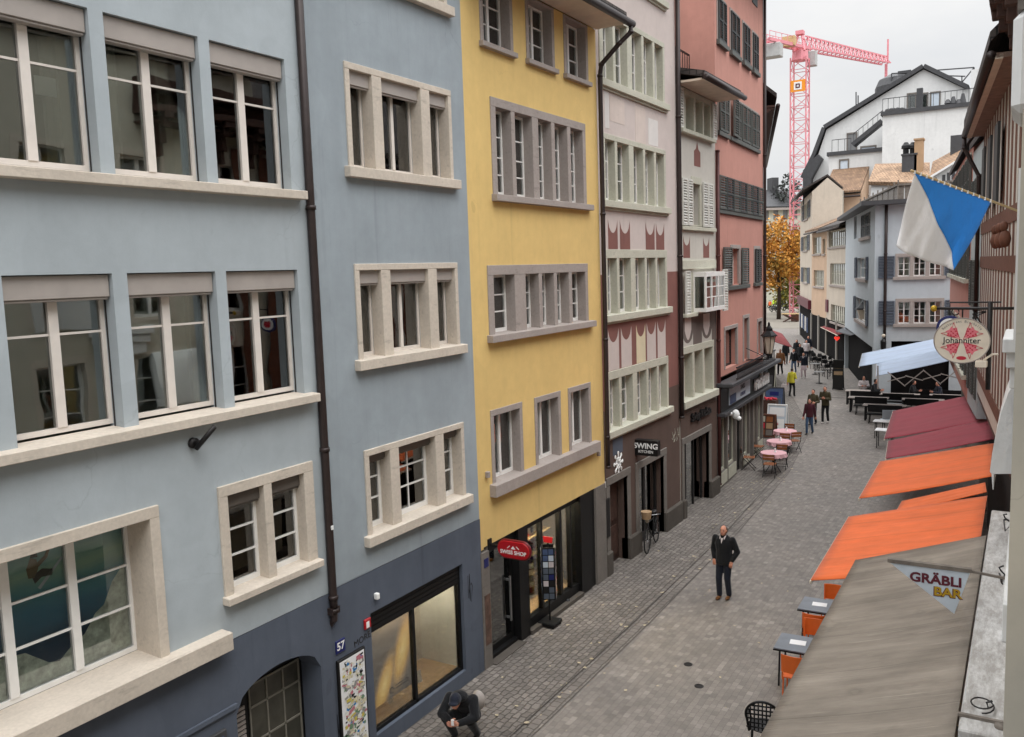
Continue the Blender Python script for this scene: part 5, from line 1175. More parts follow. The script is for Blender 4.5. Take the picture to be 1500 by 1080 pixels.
# =================================================================== ground
def struct(o): o['kind'] = 'structure'; return o
def ground_all():
    base = simple('distant paving', C(118, 112, 106), .9, 0, .15, .3)
    m = MB(); m.poly([(-400, -60, -.02), (300, -60, -.02), (300, 700, -.02), (-400, 700, -.02)]); struct(m.build('ground', base))
    road = setts('road setts', C(130, 123, 117), C(143, 136, 129), C(112, 105, 100), .15, .11, .005, .9, C(158, 152, 146), .3, .006, .012)
    pave = setts('pavement cobbles', C(118, 111, 105), C(140, 133, 126), C(92, 86, 81), .17, .125, .014, .96, C(146, 138, 130), .9, .016, .035)
    gut = setts('gutter stones', C(120, 113, 107), C(140, 133, 126), C(92, 86, 81), .17, .17, .014, .97, C(160, 154, 146), .8, .014, .02)
    # centre line of the gutter, bending with the street
    gl = [(-6.87, -12), (-6.87, 17), (-7.0, 24), (-7.4, 32), (-8.5, 41), (-12, 52), (-17, 66), (-24, 84), (-32, 104)]
    lf = [(-9.6, -12), (-9.6, 17), (-9.6, 24), (-9.8, 32), (-11.2, 37), (-14.5, 48), (-19.5, 66), (-29, 84), (-40, 104)]
    rt = [(6, -12), (6, 17), (6, 24), (6, 32), (6, 41), (4, 52), (0, 66), (-8, 84), (-14, 104)]
    def strip(a, b, z, name, mat, da=0, db=0):
        m = MB()
        for (p, q), (r, s) in zip(zip(a, b), list(zip(a, b))[1:]): m.poly([(p[0]+da, p[1], z), (q[0]+db, q[1], z), (s[0]+db, s[1], z), (r[0]+da, r[1], z)])
        return struct(m.build(name, mat, recalc=False))
    strip(lf, gl, .03, 'pavement', pave, 0, -.34)
    strip(gl, gl, .012, 'pavement', gut, -.34, -.02)
    strip(gl, rt, .02, 'road', road, -.02, 0)
    # dark joints and the small drop beside the gutter
    m = MB()
    for (p, q) in zip(gl, gl[1:]):
        for dx, w in ((-.345, .01), (-.025, .016)): m.poly([(p[0]+dx, p[1], .0345), (p[0]+dx+w, p[1], .0345), (q[0]+dx+w, q[1], .0345), (q[0]+dx, q[1], .0345)])
    struct(m.build('pavement', simple('dark joint', C(88, 83, 79), .9)))
    m = MB(); m.poly([(-70, 104.1, .024), (-6, 104.1, .024), (-6, 170, .024), (-70, 170, .024)]); struct(m.build('plaza', simple('pale square paving', C(128, 122, 112), .9, 0, .1, .5)))
    # cross joint in the road
    p = ground(1215, 583); m = MB(); m.box(-10.6, p.x+3, p.y, p.y+.12, .02, .026); struct(m.build('road', simple('paving joint', C(96, 91, 87), .9)))
    for px, py in ((1008, 975), (1024, 1007)):
        g = ground(px, py); m = MB(); m.lathe([(.085, .022), (.085, .028), (.06, .03), (.06, .026)], (g.x, g.y, 0), 16); o = m.build('drain_cover', M['iron']); tag(o, 'small round iron cap in the setts, '+('nearer to the camera' if py > 990 else 'nearer to the walking man'), 'drain cover')
    rnd = random.Random(5); m = MB()
    for k in range(170):
        x, y = rnd.uniform(-8.6, -7.0) if k < 110 else rnd.uniform(-6.8, -3.4), rnd.uniform(11.5, 34)
        if k < 16: x, y = rnd.uniform(-7.4, -6.9), rnd.uniform(12, 22)
        a = rnd.uniform(0, 6.28); r = rnd.uniform(.02, .07)*(1 if k < 110 else .6); P = []
        for j in range(7):
            t = a+j*6.283/7; rr = r*rnd.uniform(.55, 1.1)*(1.0 if j % 2 else .65); P.append((x+rr*math.cos(t), y+rr*math.sin(t), .037+rnd.uniform(.003, .02)))
        c = m.v((x, y, .043)); V = [m.v(q) for q in P]
        for j in range(7): m.bm.faces.new([c, V[j], V[(j+1) % 7]])
    o = m.build('fallen_leaves', M['leafy']); o['kind'] = 'stuff'; tag(o, 'pale fallen leaves and scraps scattered over the cobbles', 'leaves')
ground_all()
# =================================================================== awnings
def awning(name, label, oN, oF, iN, iF, mat, group=None, sag=.04, bar='cream_p', cassette=None, arms=True, val=.0, stripes=False):
    """oN/oF outer near/far corner, iN/iF inner near/far corner (3-D points)"""
    oN, oF, iN, iF = map(Vector, (oN, oF, iN, iF)); c = Vector((iN.x, iN.y, 0)); t = thing(name, label, 'awning', c, 0, group)
    nu, nv = 20, 12; m = MB(); top = []; n = (oN-iN).cross(iF-iN).normalized(); n = n if n.z > 0 else -n
    for i in range(nu+1):
        u = i/nu; a = iN.lerp(iF, u); b = oN.lerp(oF, u); row = []
        for j in range(nv+1):
            v = j/nv; p = a.lerp(b, v)-c; p -= n*(sag*math.sin(math.pi*v)*(.6+.4*math.cos(u*40))*.6+sag*.22*math.sin(u*17+v*1.5)*math.sin(math.pi*v)**.5)
            row.append(p)
        top.append(row)
    A = [[m.v(p) for p in r] for r in top]; B = [[m.v(p-n*.012) for p in r] for r in top]
    for i in range(nu):
        for j in range(nv):
            m.bm.faces.new([A[i][j], A[i+1][j], A[i+1][j+1], A[i][j+1]]); m.bm.faces.new([B[i][j], B[i][j+1], B[i+1][j+1], B[i+1][j]])
    for i in range(nu): m.bm.faces.new([A[i][0], B[i][0], B[i+1][0], A[i+1][0]]); m.bm.faces.new([A[i][nv], A[i+1][nv], B[i+1][nv], B[i][nv]])
    for j in range(nv): m.bm.faces.new([A[0][j], A[0][j+1], B[0][j+1], B[0][j]]); m.bm.faces.new([A[nu][j], B[nu][j], B[nu][j+1], A[nu][j+1]])
    m.build('cloth', mat, t, True)
    m = MB(); d = (oF-oN).normalized()*.04; m.bar(oN-c-d-n*.03, oF-c+d-n*.03, .035, .055); m.build('front_bar', M[bar], t, bev=.008)
    if val:
        m = MB(); w = 26
        for i in range(w):
            p, q = oN.lerp(oF, i/w)-c, oN.lerp(oF, (i+1)/w)-c; z = Vector((0, 0, -val)); m.prism([p, q, q+z, (p+q)/2+z*1.12, p+z], (-.006, 0, 0))
        m.build('valance', mat, t)
    if arms:
        for u in (.12, .88):
            a = iN.lerp(iF, u)-c-Vector((0, 0, .12)); b = oN.lerp(oF, u)-c-Vector((0, 0, .07)); k = a.lerp(b, .5)+(iF-iN).normalized()*(.5 if u < .5 else -.5); m = MB(); m.tube([a, k, b], .028, 6); m.build('arm', M['zinc'], t)
    if cassette:
        m = MB(); d = Vector((.04, 0, .0)); m.bar(iN-c+Vector((.12, 0, .02)), iF-c+Vector((.12, 0, .02)), .24, .16); m.build('cassette', M[cassette], t, bev=.02)
    return t
def weathered():
    m, nt, p = newmat('weathered grey awning cloth'); 
    v = coords(nt, (.4, 1.9, .4)); a = nz(nt, v, 1.9, 5, .62); b = nz(nt, coords(nt, (.5, 9, .5), (3, 0, 0), (0, 0, R(-4))), 1.8, 4, .6); s = nz(nt, coords(nt), .9, 4, .6)
    c = mixc(nt, ramp(nt, a, [(.3, g1(0)), (.7, g1(1))]), C(122, 113, 103), C(150, 140, 128))
    c = mixc(nt, ramp(nt, b, [(.62, g1(0)), (.76, g1(.6))]), c, C(178, 169, 156))
    c = mixc(nt, 1.0, c, ramp(nt, s, [(.3, g1(.82)), (.7, g1(1.1))]), 'MULTIPLY')
    sw = N(nt, 'ShaderNodeTexWave', wave_type='BANDS', bands_direction='Y', wave_profile='SAW'); sw.inputs['Scale'].default_value = .314/1.25; sw.inputs['Distortion'].default_value = .03; nt.links.new(coords(nt), sw.inputs['Vector'])
    c = mixc(nt, 1.0, c, ramp(nt, sw.outputs['Fac'], [(0, g1(.84)), (.016, g1(.84)), (.022, g1(1.0)), (.6, g1(1.04)), (.985, g1(.96)), (.99, g1(1.12))]), 'MULTIPLY')
    st = nz(nt, coords(nt, (1, 1, 1), (4, 2, 0)), 1.7, 3, .5); c = mixc(nt, 1.0, c, ramp(nt, st, [(.6, g1(1.0)), (.68, g1(.84)), (.7, g1(.97))]), 'MULTIPLY')
    nt.links.new(c, p.inputs['Base Color']); p.inputs['Roughness'].default_value = .8; p.inputs['Specular IOR Level'].default_value = .25
    wv = nz(nt, coords(nt), 170, 2); hh = N(nt, 'ShaderNodeMath', operation='MULTIPLY_ADD'); hh.inputs[1].default_value = .08; nt.links.new(wv, hh.inputs[0]); nt.links.new(b, hh.inputs[2]); bump(nt, p, hh.outputs[0], .6, .05); return m
M['weather'] = weathered()
def wallx(Y): return -.08 if Y < 17.2 else -.2-.0957*(Y-17.2) if Y < 27.7 else -1.2-.128*(Y-27.7)
awning('folding_awning', 'large weathered grey awning with dirty streaks below the triangular bar sign', (-2.45, 8.4, 2.42), (-2.52, 15.86, 2.42), (-.5, 8.4, 3.12), (-.5, 15.9, 3.12), M['weather'], None, .05, 'oldwood')
awning('folding_awning', 'large orange awning with its near corner tucked under the grey one', ground(1187, 850, 2.2), ground(1243, 757, 2.2), (-.6, 15.1, 2.86), (-.62, 19.7, 2.86), M['orange'], 'orange awnings', .04)
awning('folding_awning', 'large orange awning next to the maroon ones', ground(1258, 730, 2.2), ground(1289, 676, 2.2), at(1456, 697, 21.2), at(1456, 649, 25.0), M['orange'], 'orange awnings', .04)
awning('folding_awning', 'narrow tip of an orange awning in the dark gap between the two large orange ones', ground(1312, 750, 2.25), ground(1321, 734, 2.25), (-.64, 19.85, 2.9), (-.7, 20.7, 2.9), M['orange'], 'orange awnings', .02)
awning('folding_awning', 'nearer of the two maroon awnings, beside the orange ones', ground(1297, 672, 2.2), ground(1301, 646, 2.2), at(1456, 643, 25.5), at(1457, 612, 28.0), M['maroon'], 'maroon awnings', .03)
awning('folding_awning', 'farther of the two maroon awnings, ending in a white cassette on the wall', ground(1295, 643, 2.2), ground(1308, 602, 2.2), at(1448, 615, 28.4), at(1440, 575, 33.6), M['maroon'], 'maroon awnings', .03, cassette='white_p')
awning('folding_awning', 'farther pale blue white awning in front of the ice blue house', at(1258, 537, 43.6), at(1263, 518, 47.2), at(1392, 512, 43.6), at(1392, 492, 47.2), M['whitecl'], 'pale awnings', .03, arms=False)
awning('folding_awning', 'nearer pale blue white awning in front of the ice blue house', at(1283, 551, 39.4), at(1284, 533, 42.8), at(1410, 524, 39.4), at(1410, 505, 42.8), M['whitecl'], 'pale awnings', .03, arms=False)
awning('folding_awning', 'dark grey awning over the shop corner at the side of the ice blue house', at(1247, 491, 60), at(1224, 485, 68), at(1276, 484, 58.6), at(1252, 474, 66), M['greycl'], None, .03, 'lead')
awning('folding_awning', 'small dark red awning under the beige house, right of the street', at(1227, 491, 67), at(1202, 479, 76), at(1240, 487, 67.6), at(1214, 476, 75.4), M['redcl'], None, .03)
awning('folding_awning', 'dark red awning at the left of the street past the salmon house', at(1161, 509, 55), at(1146, 489, 62), at(1118, 494, 53), at(1121, 480, 60), M['redcl'], None, .05, 'black')
def scissor():
    t = thing('awning_frame', 'pale scissor lattice frame hanging below the pale awnings', 'awning frame', (0, 38, 0)); m = MB(); o = Vector((0, 38, 0))
    xs = [1300, 1326, 1352, 1378, 1404, 1430]
    for i, (a, b) in enumerate(zip(xs, xs[1:])):
        d = i*1.5; ya, yb = (566-d, 545-d) if i % 2 else (545-d, 566-d)
        m.bar(at(a, ya, 38)-o, at(b, yb, 38)-o, .035); m.bar(at(a, ya+(-14 if i % 2 else 14), 38.1)-o, at(b, yb+(14 if i % 2 else -14), 38.1)-o, .035)
    m.bar(at(1286, 570, 38)-o, at(1286, 536, 38)-o, .05); m.build('lattice', M['blind'], t)
scissor()
# =================================================================== hanging signs and the flag
def hanging_round():
    c = at(1409, 499, 15); o = thing('hanging_sign', 'large cream oval restaurant sign with a red four-petal cross hanging from an iron arm', 'sign', c, R(-4)); rx, rz = .395, .352
    E = lambda rx, rz, y: [(rx*math.cos(k*math.pi/24), y, rz*math.sin(k*math.pi/24)) for k in range(48)]
    m = MB(); m.prism(E(rx, rz, -.02), (0, .04, 0)); b = m.build('board', M['cream_p'], o, bev=.006)
    m = MB(); P = E(rx*.985, rz*.985, -.022); m.tube(P, .009, 6, closed=True); m.build('rim', M['stone2'], o, True)
    for k in range(4):
        red = MB(); ol = MB(); pl = MB()
        a = R(45+90*k); ca, sa = math.cos(a), math.sin(a); T = lambda u, v, y=-.0225: (u*ca-v*sa, y, .0+(u*sa+v*ca)*.95)
        petal = [T(.03, 0), T(.12, -.05), T(.2, -.1), T(.23, -.05), T(.27, -.06), T(.25, 0), T(.27, .06), T(.23, .05), T(.2, .1), T(.12, .05)]
        pl.prism([(x, y, z) for x, y, z in petal], (0, .0015, 0))
        for v in (-.055, 0, .055):
            for u in (.12, .17, .21): red.prism([T(u-.02, v*u*5, -.0235), T(u, v*u*5-.013, -.0235), T(u+.018, v*u*5, -.0235), T(u, v*u*5+.013, -.0235)], (0, .001, 0))
        for e in (-1, 1):
            ol.bar(T(.03, 0, -.024), T(.29, .125*e, -.024), .007, .004, (0, 1, 0)); ol.bar(T(.29, .125*e, -.024), T(.24, .05*e, -.024), .006, .004, (0, 1, 0))
        q = pl.build('red_petal', M['redlight'], b); q = red.build('petal_pattern', M['redline'], b); ol.build('petal_outline', M['redline'], b)
    m = MB(); m.box(-.29, .29, -.0245, -.0235, -.035, .045); m.build('name_panel', M['cream_p'], b)
    text('Johanniter', .125, M['black_p'], o, (0, -.0255, .0), ext=.001, off=.0015, name='sign_lettering', sx=1.0)
    s = 'Restaurant Bierhalle'
    for i, ch in enumerate(s):
        a = R(142-i*104/(len(s)-1))
        if ch != ' ': text(ch, .055, M['oldwood'], o, (.33*math.cos(a), -.0225, .295*math.sin(a)), rot=(R(90), -(a-R(90)), 0), ext=.001, name='sign_lettering')
    m = MB(); m.prism(E(.07, .03, -.0235), (0, .001, 0)); q = m.build('brewer_mark', M['redline'], b); q.location = (0, 0, -.27)
    # iron arm
    A, B_ = at(1447, 452, 15)-c, at(1368, 452, 15)-c; m = MB(); rot = Matrix.Rotation(R(4), 3, 'Z'); A, B_ = rot@A, rot@B_
    m.tube([A+Vector((.5, 0, 0)), A, B_], .022, 8); m.tube([(0, 0, rz), (0, 0, A.z)], .012, 6)
    post = rot@(at(1449, 500, 15)-c); m.tube([(post.x, post.y, A.z+.1), (post.x, post.y, -.75)], .035, 8)
    for k in range(3): m.tube([(A.x-.02, A.y, A.z-.05), (A.x-.2, A.y, A.z-.02-.06*k), (A.x-.05, A.y, A.z-.3-.1*k)], .012, 6)
    m.tube([(A.x-.44+.05*math.cos(t*.5), A.y, A.z-.05+.05*math.sin(t*.5)) for t in range(13)], .009, 5); m.build('iron_arm', M['iron'], o, True)
    m = MB(); m.ball(B_, .05); m.build('gold_ball', M['gold'], o, True)
    # lamp below the arm
    m = MB(); m.box(.2, .36, -.1, .1, -.4, -.3); m.tube([(.3, 0, -.3), (.42, 0, -.2), (.5, 0, -.2)], .02, 6); m.build('spot_lamp', M['cream_p'], o, bev=.01)
    # second, smaller sign behind
    c2 = at(1391, 480, 16.2); o2 = thing('hanging_sign', 'small round white sign with a navy rim, half hidden behind the cream oval sign', 'sign', c2, R(-4))
    m = MB(); m.lathe([(.2, -.03), (.2, .03)], n=28); w = m.build('rim', M['navy'], o2, bev=.005); w.rotation_euler = (R(90), 0, 0)
    m = MB(); m.lathe([(.155, -.034), (.155, .034)], n=28); w = m.build('board', M['white_p'], o2); w.rotation_euler = (R(90), 0, 0)
    m = MB(); m.prism([(-.06, -.037, -.09), (.03, -.037, -.11), (.08, -.037, -.02), (.05, -.037, .08), (-.02, -.037, .05), (-.05, -.037, .09), (-.09, -.037, .02)], (0, .002, 0)); m.build('red_crest', M['redline'], o2)
    m = MB(); m.tube([(0, 0, .2), (0, 0, .42), (.75, 0, .42)], .015, 6); m.build('iron_arm', M['iron'], o2)
hanging_round()
def barsign():
    Y = 12; T = lambda x, y, d=0: at(x, y, Y); c = T(1390, 850); o = thing('bar_sign', 'pale grey triangular bar sign on a rod above the weathered grey awning', 'sign', c)
    P = [T(1304, 824)-c, T(1421, 839)-c, T(1398, 899)-c]; m = MB(); m.prism([p+Vector((0, -.02, 0)) for p in P], (0, .04, 0)); m.build('board', M['signgrey'], o, bev=.004)
    m = MB(); m.bar(P[0]+Vector((-.03, 0, .03)), P[1]+Vector((.02, 0, .03)), .07, .05); m.bar(P[1]+Vector((0, 0, .02)), P[1]+Vector((.5, .02, -.03)), .03); m.build('rod', M['oldwood'], o)
    ang = math.atan2((P[1]-P[0]).z, (P[1]-P[0]).x)
    text('GRÄBLI', .17, M['maroon_p'], o, T(1370.5, 849)-c+Vector((0, -.024, 0)), rot=(R(90), -ang*.9, 0), ext=.003, off=.006, sx=1.08, name='sign_lettering')
    text('BAR', .16, M['maroon_p'], o, T(1388.5, 868)-c+Vector((-.006, -.022, -.006)), rot=(R(90), -ang*.7, 0), ext=.002, off=.01, sx=1.1, name='sign_lettering')
    text('BAR', .16, M['gold'], o, T(1388.5, 868)-c+Vector((0, -.0265, 0)), rot=(R(90), -ang*.7, 0), ext=.002, off=.004, sx=1.1, name='sign_lettering')
barsign()
def flag():
    T0, T1 = at(1340, 254, 10.9), at(1451, 296, 11.6); B_, L_ = at(1400, 396, 11.4), at(1309, 360, 10.9)
    t = thing('flag', 'blue and white diagonally divided flag hanging from a slanted pole', 'flag', T1)
    c = T1; nu, nv = 28, 24
    def P(u, v):   # u along the pole, v downwards
        p = T0.lerp(T1, u).lerp(L_.lerp(B_, u), v); w = .05*math.sin(u*8+v*2.2)*v+.03*math.sin(u*15-v*4)*v+.012*math.sin(u*31+v*3)*v
        bulge = .04*math.sin(math.pi*v)*math.sin(math.pi*u)
        return p-c+Vector((.3*w, w, bulge*.3-.03*math.sin(math.pi*u)*v))
    for nm, mat, cond in (('white_half', 'whiteflag', 0), ('blue_half', 'blueflag', 1)):
        m = MB(); N_ = 26
        G = {}
        for i in range(N_+1):
            for j in range(N_+1):
                if (cond and j <= i) or (not cond and j >= i): G[i, j] = m.v(P(i/N_, j/N_))
        for i in range(N_):
            for j in range(N_):
                q = [G.get(k) for k in ((i, j), (i+1, j), (i+1, j+1), (i, j+1))]; q = [x for x in q if x]
                if len(q) >= 3: m.bm.faces.new(q)
        o = m.build(nm, M[mat], t, True); sd = o.modifiers.new('thick', 'SOLIDIFY'); sd.thickness = .004
    m = MB(); d = (T1-T0).normalized(); m.tube([T0-c-d*.05+Vector((0, 0, .015)), T1-c+d*.55+Vector((0, 0, .015))], .014, 8); m.build('pole', M['palewood'], t, True)
    for k in range(14): p = T0.lerp(T1, k/13)-c+Vector((0, 0, .012)); m = MB(); m.box(p.x-.009, p.x+.009, p.y-.018, p.y+.018, p.z-.018, p.z+.018); m.build('flag_clip', M['white_p'], t)
flag()
def swiss_sign():
    Y = 13.78; w0 = Vector((-8.9, Y, 0)); a, b = at(721, 795, 0.0+Y), at(784, 795, Y); z = 2.42; x0, x1 = -8.68, -7.98
    o = thing('shop_sign', 'red pill shaped souvenir shop sign on a bracket of the yellow house', 'sign', (-8.9, Y, z)); hh = .165; P = []
    for k in range(13): t = math.pi/2+math.pi*k/12; P.append((x0+hh+hh*math.cos(t)+8.9, -.05, hh*math.sin(t)))
    for k in range(13): t = -math.pi/2+math.pi*k/12; P.append((x1-hh+hh*math.cos(t)+8.9, -.05, hh*math.sin(t)))
    m = MB(); m.prism(P, (0, .1, 0)); m.build('board', M['red_p'], o, bev=.01)
    m = MB(); m.tube([(p[0]*1.0, 0, p[2]) for p in P], .03, 6, closed=True); m.build('rim', simple('dark red rim', C(112, 24, 28), .4), o, True)
    text('SWISS SHOP', .105, M['white_p'], o, (.57, -.053, -.05), ext=.002, off=.002, name='sign_lettering')
    m = MB()
    m.prism([(.52, -.052, .02), (.57, -.052, .085), (.62, -.052, .02)], (0, .002, 0))
    for e in (-1, 1): m.bar((.57+e*.07, -.052, .08), (.57+e*.13, -.052, .03), .012, .004, (0, 1, 0))
    m.build('peak_mark', M['white_p'], o)
    m = MB(); m.tube([(0, 0, .03), (.24, 0, .03)], .025, 6); m.box(0, .03, -.06, .06, -.12, .14); m.build('bracket', M['black'], o)
swiss_sign()
def swing_sign():
    Y = 21.2; x0, x1 = at(929, 657, Y).x, at(963, 657, Y).x; z0, z1 = at(946, 668, Y).z, at(946, 645.5, Y).z
    o = thing('shop_sign', 'black box sign with white lettering sticking out from the brown ground floor', 'sign', (x0, Y, z0)); w, hgt = x1-x0, z1-z0
    m = MB(); m.box(0, w, 0, .22, 0, hgt); m.build('box', M['black_p'], o, bev=.008); m = MB(); m.box(x0*0-.35, 0, .08, .14, hgt*.4, hgt*.6); m.build('bracket', M['black'], o)
    text('SWING', .2, M['white_p'], o, (w/2, -.004, hgt*.62), ext=.003, off=.006, name='sign_lettering', sx=1.05); text('KITCHEN', .1, M['white_p'], o, (w/2, -.004, hgt*.26), ext=.002, off=.002, name='sign_lettering')
swing_sign()
def glow():
    p = at(1226, 496, 68); o = thing('neon_sign', 'small glowing red heart shaped sign under the dark red awning', 'lit sign', p); P = []
    for k in range(28): t = 2*math.pi*k/28; P.append((.2*math.sin(t)**3, -.03, .2*(math.cos(t)*.8125-.3125*math.cos(2*t)-.125*math.cos(3*t)-.0625*math.cos(4*t))))
    m = MB(); m.prism(P, (0, .06, 0)); m.build('heart', M['redglow'], o); m = MB(); m.tube([(0, 0, .1), (0, 0, .7)], .02, 6); m.build('rod', M['black'], o)
glow()
def corner_lantern():
    p = at(1266, 462, 57); o = thing('street_lantern', 'frosted street lantern on an arm at the side of the ice blue house', 'street lamp', p); m = MB(); m.lathe([(.2, -.6), (.42, .3), (.45, .35)], n=8); m.build('lamp_glass', M['lampglass'], o)
    m = MB(); m.lathe([(.55, .36), (.5, .45), (.2, .75), (.05, .95), (.02, 1.1)], n=8); m.lathe([(.22, -.8), (.22, -.6)], n=8); m.tube([(0, 0, -.8), (.3, .1, -1.2), (1.5, .4, -1.0)], .05, 6); m.build('lamp_housing', M['black'], o)
corner_lantern()
# =================================================================== street furniture
def leg4(m, w, d, h, r=.018):
    for x in (-1, 1):
        for y in (-1, 1): m.tube([(x*w, y*d, 0), (x*w*.95, y*d*.95, h)], r, 6)
def legs(t, mat, w, d, h, r=.018):
    for x in (-1, 1):
        for y in (-1, 1): m = MB(); m.tube([(x*w, y*d, 0), (x*w*.95, y*d*.95, h)], r, 6); m.build('leg', mat, t)
def bistro_table(loc, label):
    t = thing('bistro_table', label, 'table', loc, 0, 'round tables with pink cloths'); m = MB()
    for a in (0, 1.57, 3.14, 4.71): m.tube([(.28*math.cos(a), .28*math.sin(a), 0), (.03*math.cos(a), .03*math.sin(a), .4), (.22*math.cos(a), .22*math.sin(a), .7)], .014, 6)
    m.build('frame', M['black'], t); m = MB(); m.lathe([(.45, .705), (.46, .72), (.44, .735)], n=28); m.build('tabletop', M['pinkcl'], t)
    m = MB(); n = 36; A = [(.463*math.cos(2*math.pi*k/n), .463*math.sin(2*math.pi*k/n), .742) for k in range(n)]; B = [((.48+.03*math.sin(k*1.7))*math.cos(2*math.pi*k/n), (.48+.03*math.sin(k*1.7))*math.sin(2*math.pi*k/n), .6+.03*math.sin(k*2.3)) for k in range(n)]
    for k in range(n): m.poly([A[k], A[(k+1) % n], B[(k+1) % n], B[k]])
    m.poly(A); m.build('tablecloth', M['pinkcl'], t, False); return t
def holder(loc, label):
    m = MB(); m.lathe([(.05, 0), (.05, .02), (.03, .04), (.035, .13), (.02, .15)], n=10); o = m.build('menu_holder', M['white_p']); o.location = loc; tag(o, label, 'menu holder', 'white holders on the pink tables')
def folding_chair(loc, rz, label):
    t = thing('folding_chair', label, 'chair', loc, rz, 'folding chairs at the pink tables'); m = MB()
    for x in (-.21, .21):
        m.tube([(x, -.24, 0), (x, .22, .46), ], .013, 6); m.tube([(x*.95, .26, 0), (x*.95, -.18, .46), (x*.95, -.26, .86)], .013, 6)
    m.tube([(-.21, -.1, .14), (.21, -.1, .14)], .01, 6); m.tube([(-.2, .2, .12), (.2, .2, .12)], .01, 6); m.build('frame', M['black'], t)
    m = MB()
    for k in range(6): m.box(-.21, .21, -.18+k*.07, -.125+k*.07, .455, .475)
    m.build('seat', M['wood'], t, bev=.004); m = MB()
    for k in range(2): m.box(-.2, .2, -.262, -.245, .66+k*.11, .75+k*.11)
    m.build('backrest', M['wood'], t, bev=.004); return t
tb = [ground(1133, 664, .74), ground(1141, 647, .74), ground(1150, 632, .74)]
tb = [Vector((p.x, p.y, .03)) for p in tb]
T0 = bistro_table(tb[0], 'round table with pink cloth nearest to the camera')
c = dup(T0, tb[1], .4, 'round table with pink cloth between the two others'); c = dup(T0, tb[2], .9, 'round table with pink cloth farthest from the camera')
for p, w in zip(tb, ('nearest', 'middle', 'farthest')): holder(p+Vector((.05, .05, .742)), 'small white holder on the '+w+' pink table')
ch = [(tb[0]+Vector((-.95, .1, 0)), R(-80), 'wooden folding chair left of the nearest pink table'), (tb[0]+Vector((.05, -.75, 0)), R(5), 'wooden folding chair in front of the nearest pink table'),
      (tb[0]+Vector((.1, .72, 0)), R(185), 'wooden folding chair between the nearest and the middle pink table'), (tb[1]+Vector((.0, .72, 0)), R(180), 'wooden folding chair between the middle and the farthest pink table'),
      (tb[2]+Vector((-.05, .75, 0)), R(180), 'wooden folding chair behind the farthest pink table'), (tb[1]+Vector((-.85, 0, 0)), R(-95), 'wooden folding chair left of the middle pink table'), (tb[2]+Vector((.5, -.6, 0)), R(35), 'wooden folding chair at the street side of the middle pink table')]
FC = folding_chair(*ch[0])
for l, r, n in ch[1:]: dup(FC, l, r, n)
def aboard(px, py, w, h, label, board, frame, prints, rz=0):
    p = ground(px, py); t = thing('pavement_sign', label, 'pavement sign', (p.x, p.y, .03), rz); m = MB(); th = R(9)
    T = lambda x, z, y=0: (x, -z*math.sin(th)*-1+y, z*math.cos(th))
    for s in (-1, 1):
        q = MB()
        P = lambda x, z, e=0: (x, s*(.26-z*.2)+s*e, z)
        q.prism([P(-w/2, .06), P(w/2, .06), P(w/2, h), P(-w/2, h)], (0, -.02*s, 0)); q.build('panel', M[board], t)
        q = MB(); q.bar(P(-w/2, .0), P(-w/2, h+.02), .04); q.bar(P(w/2, .0), P(w/2, h+.02), .04); q.bar(P(-w/2, h), P(w/2, h), .05); q.bar(P(-w/2, .06), P(w/2, .06), .04); q.build('frame', M[frame], t)
    for x0, x1, z0, z1, mt in prints:
        q = MB(); P = lambda x, z, e=.006: (x, -(.26-z*.2)-e, z)
        q.prism([P(x0*w/2, z0*h), P(x1*w/2, z0*h), P(x1*w/2, z1*h), P(x0*w/2, z1*h)], (0, .003, 0)); q.build('print', M[mt], t)
    return t
gridp = [(-.8+.85*(i % 2), -.1+.85*(i % 2), .12+.29*(i//2), .36+.29*(i//2), ('wood', 'greyst', 'redline', 'card', 'stone3', 'wood')[i]) for i in range(6)]
aboard(1123, 641, .8, 1.0, 'dark menu board covered in food pictures beside the farthest pink table', 'rafter', 'timber', gridp)
aboard(1139, 630, .85, 1.15, 'white framed pavement sign with a white poster behind the pink tables', 'signgrey', 'white_p', [(-.8, .8, .1, .45, 'white_p'), (-.8, .8, .55, .9, 'paper'), (-.6, .2, .2, .3, 'redlight')])
aboard(1135, 597, .95, 1.05, 'blue printed pavement sign farther up the street than the white framed one', 'bluebox', 'lead', [(-.8, .8, .2, .5, 'shutb'), (-.5, .5, .6, .8, 'navy')])
aboard(1126, 573, .8, 1.9, 'tall dark board with a pale frame past the shop canopy', 'black_p', 'stone3', [(-.7, .7, .2, .5, 'lead'), (-.7, .7, .6, .9, 'iron')])
aboard(1228, 571, .55, 1.75, 'dark menu stand with a wooden top panel in front of the dark bistro terrace', 'black_p', 'black', [(-.9, .9, .5, .62, 'card'), (-.9, .9, .72, 1.0, 'palewood')])
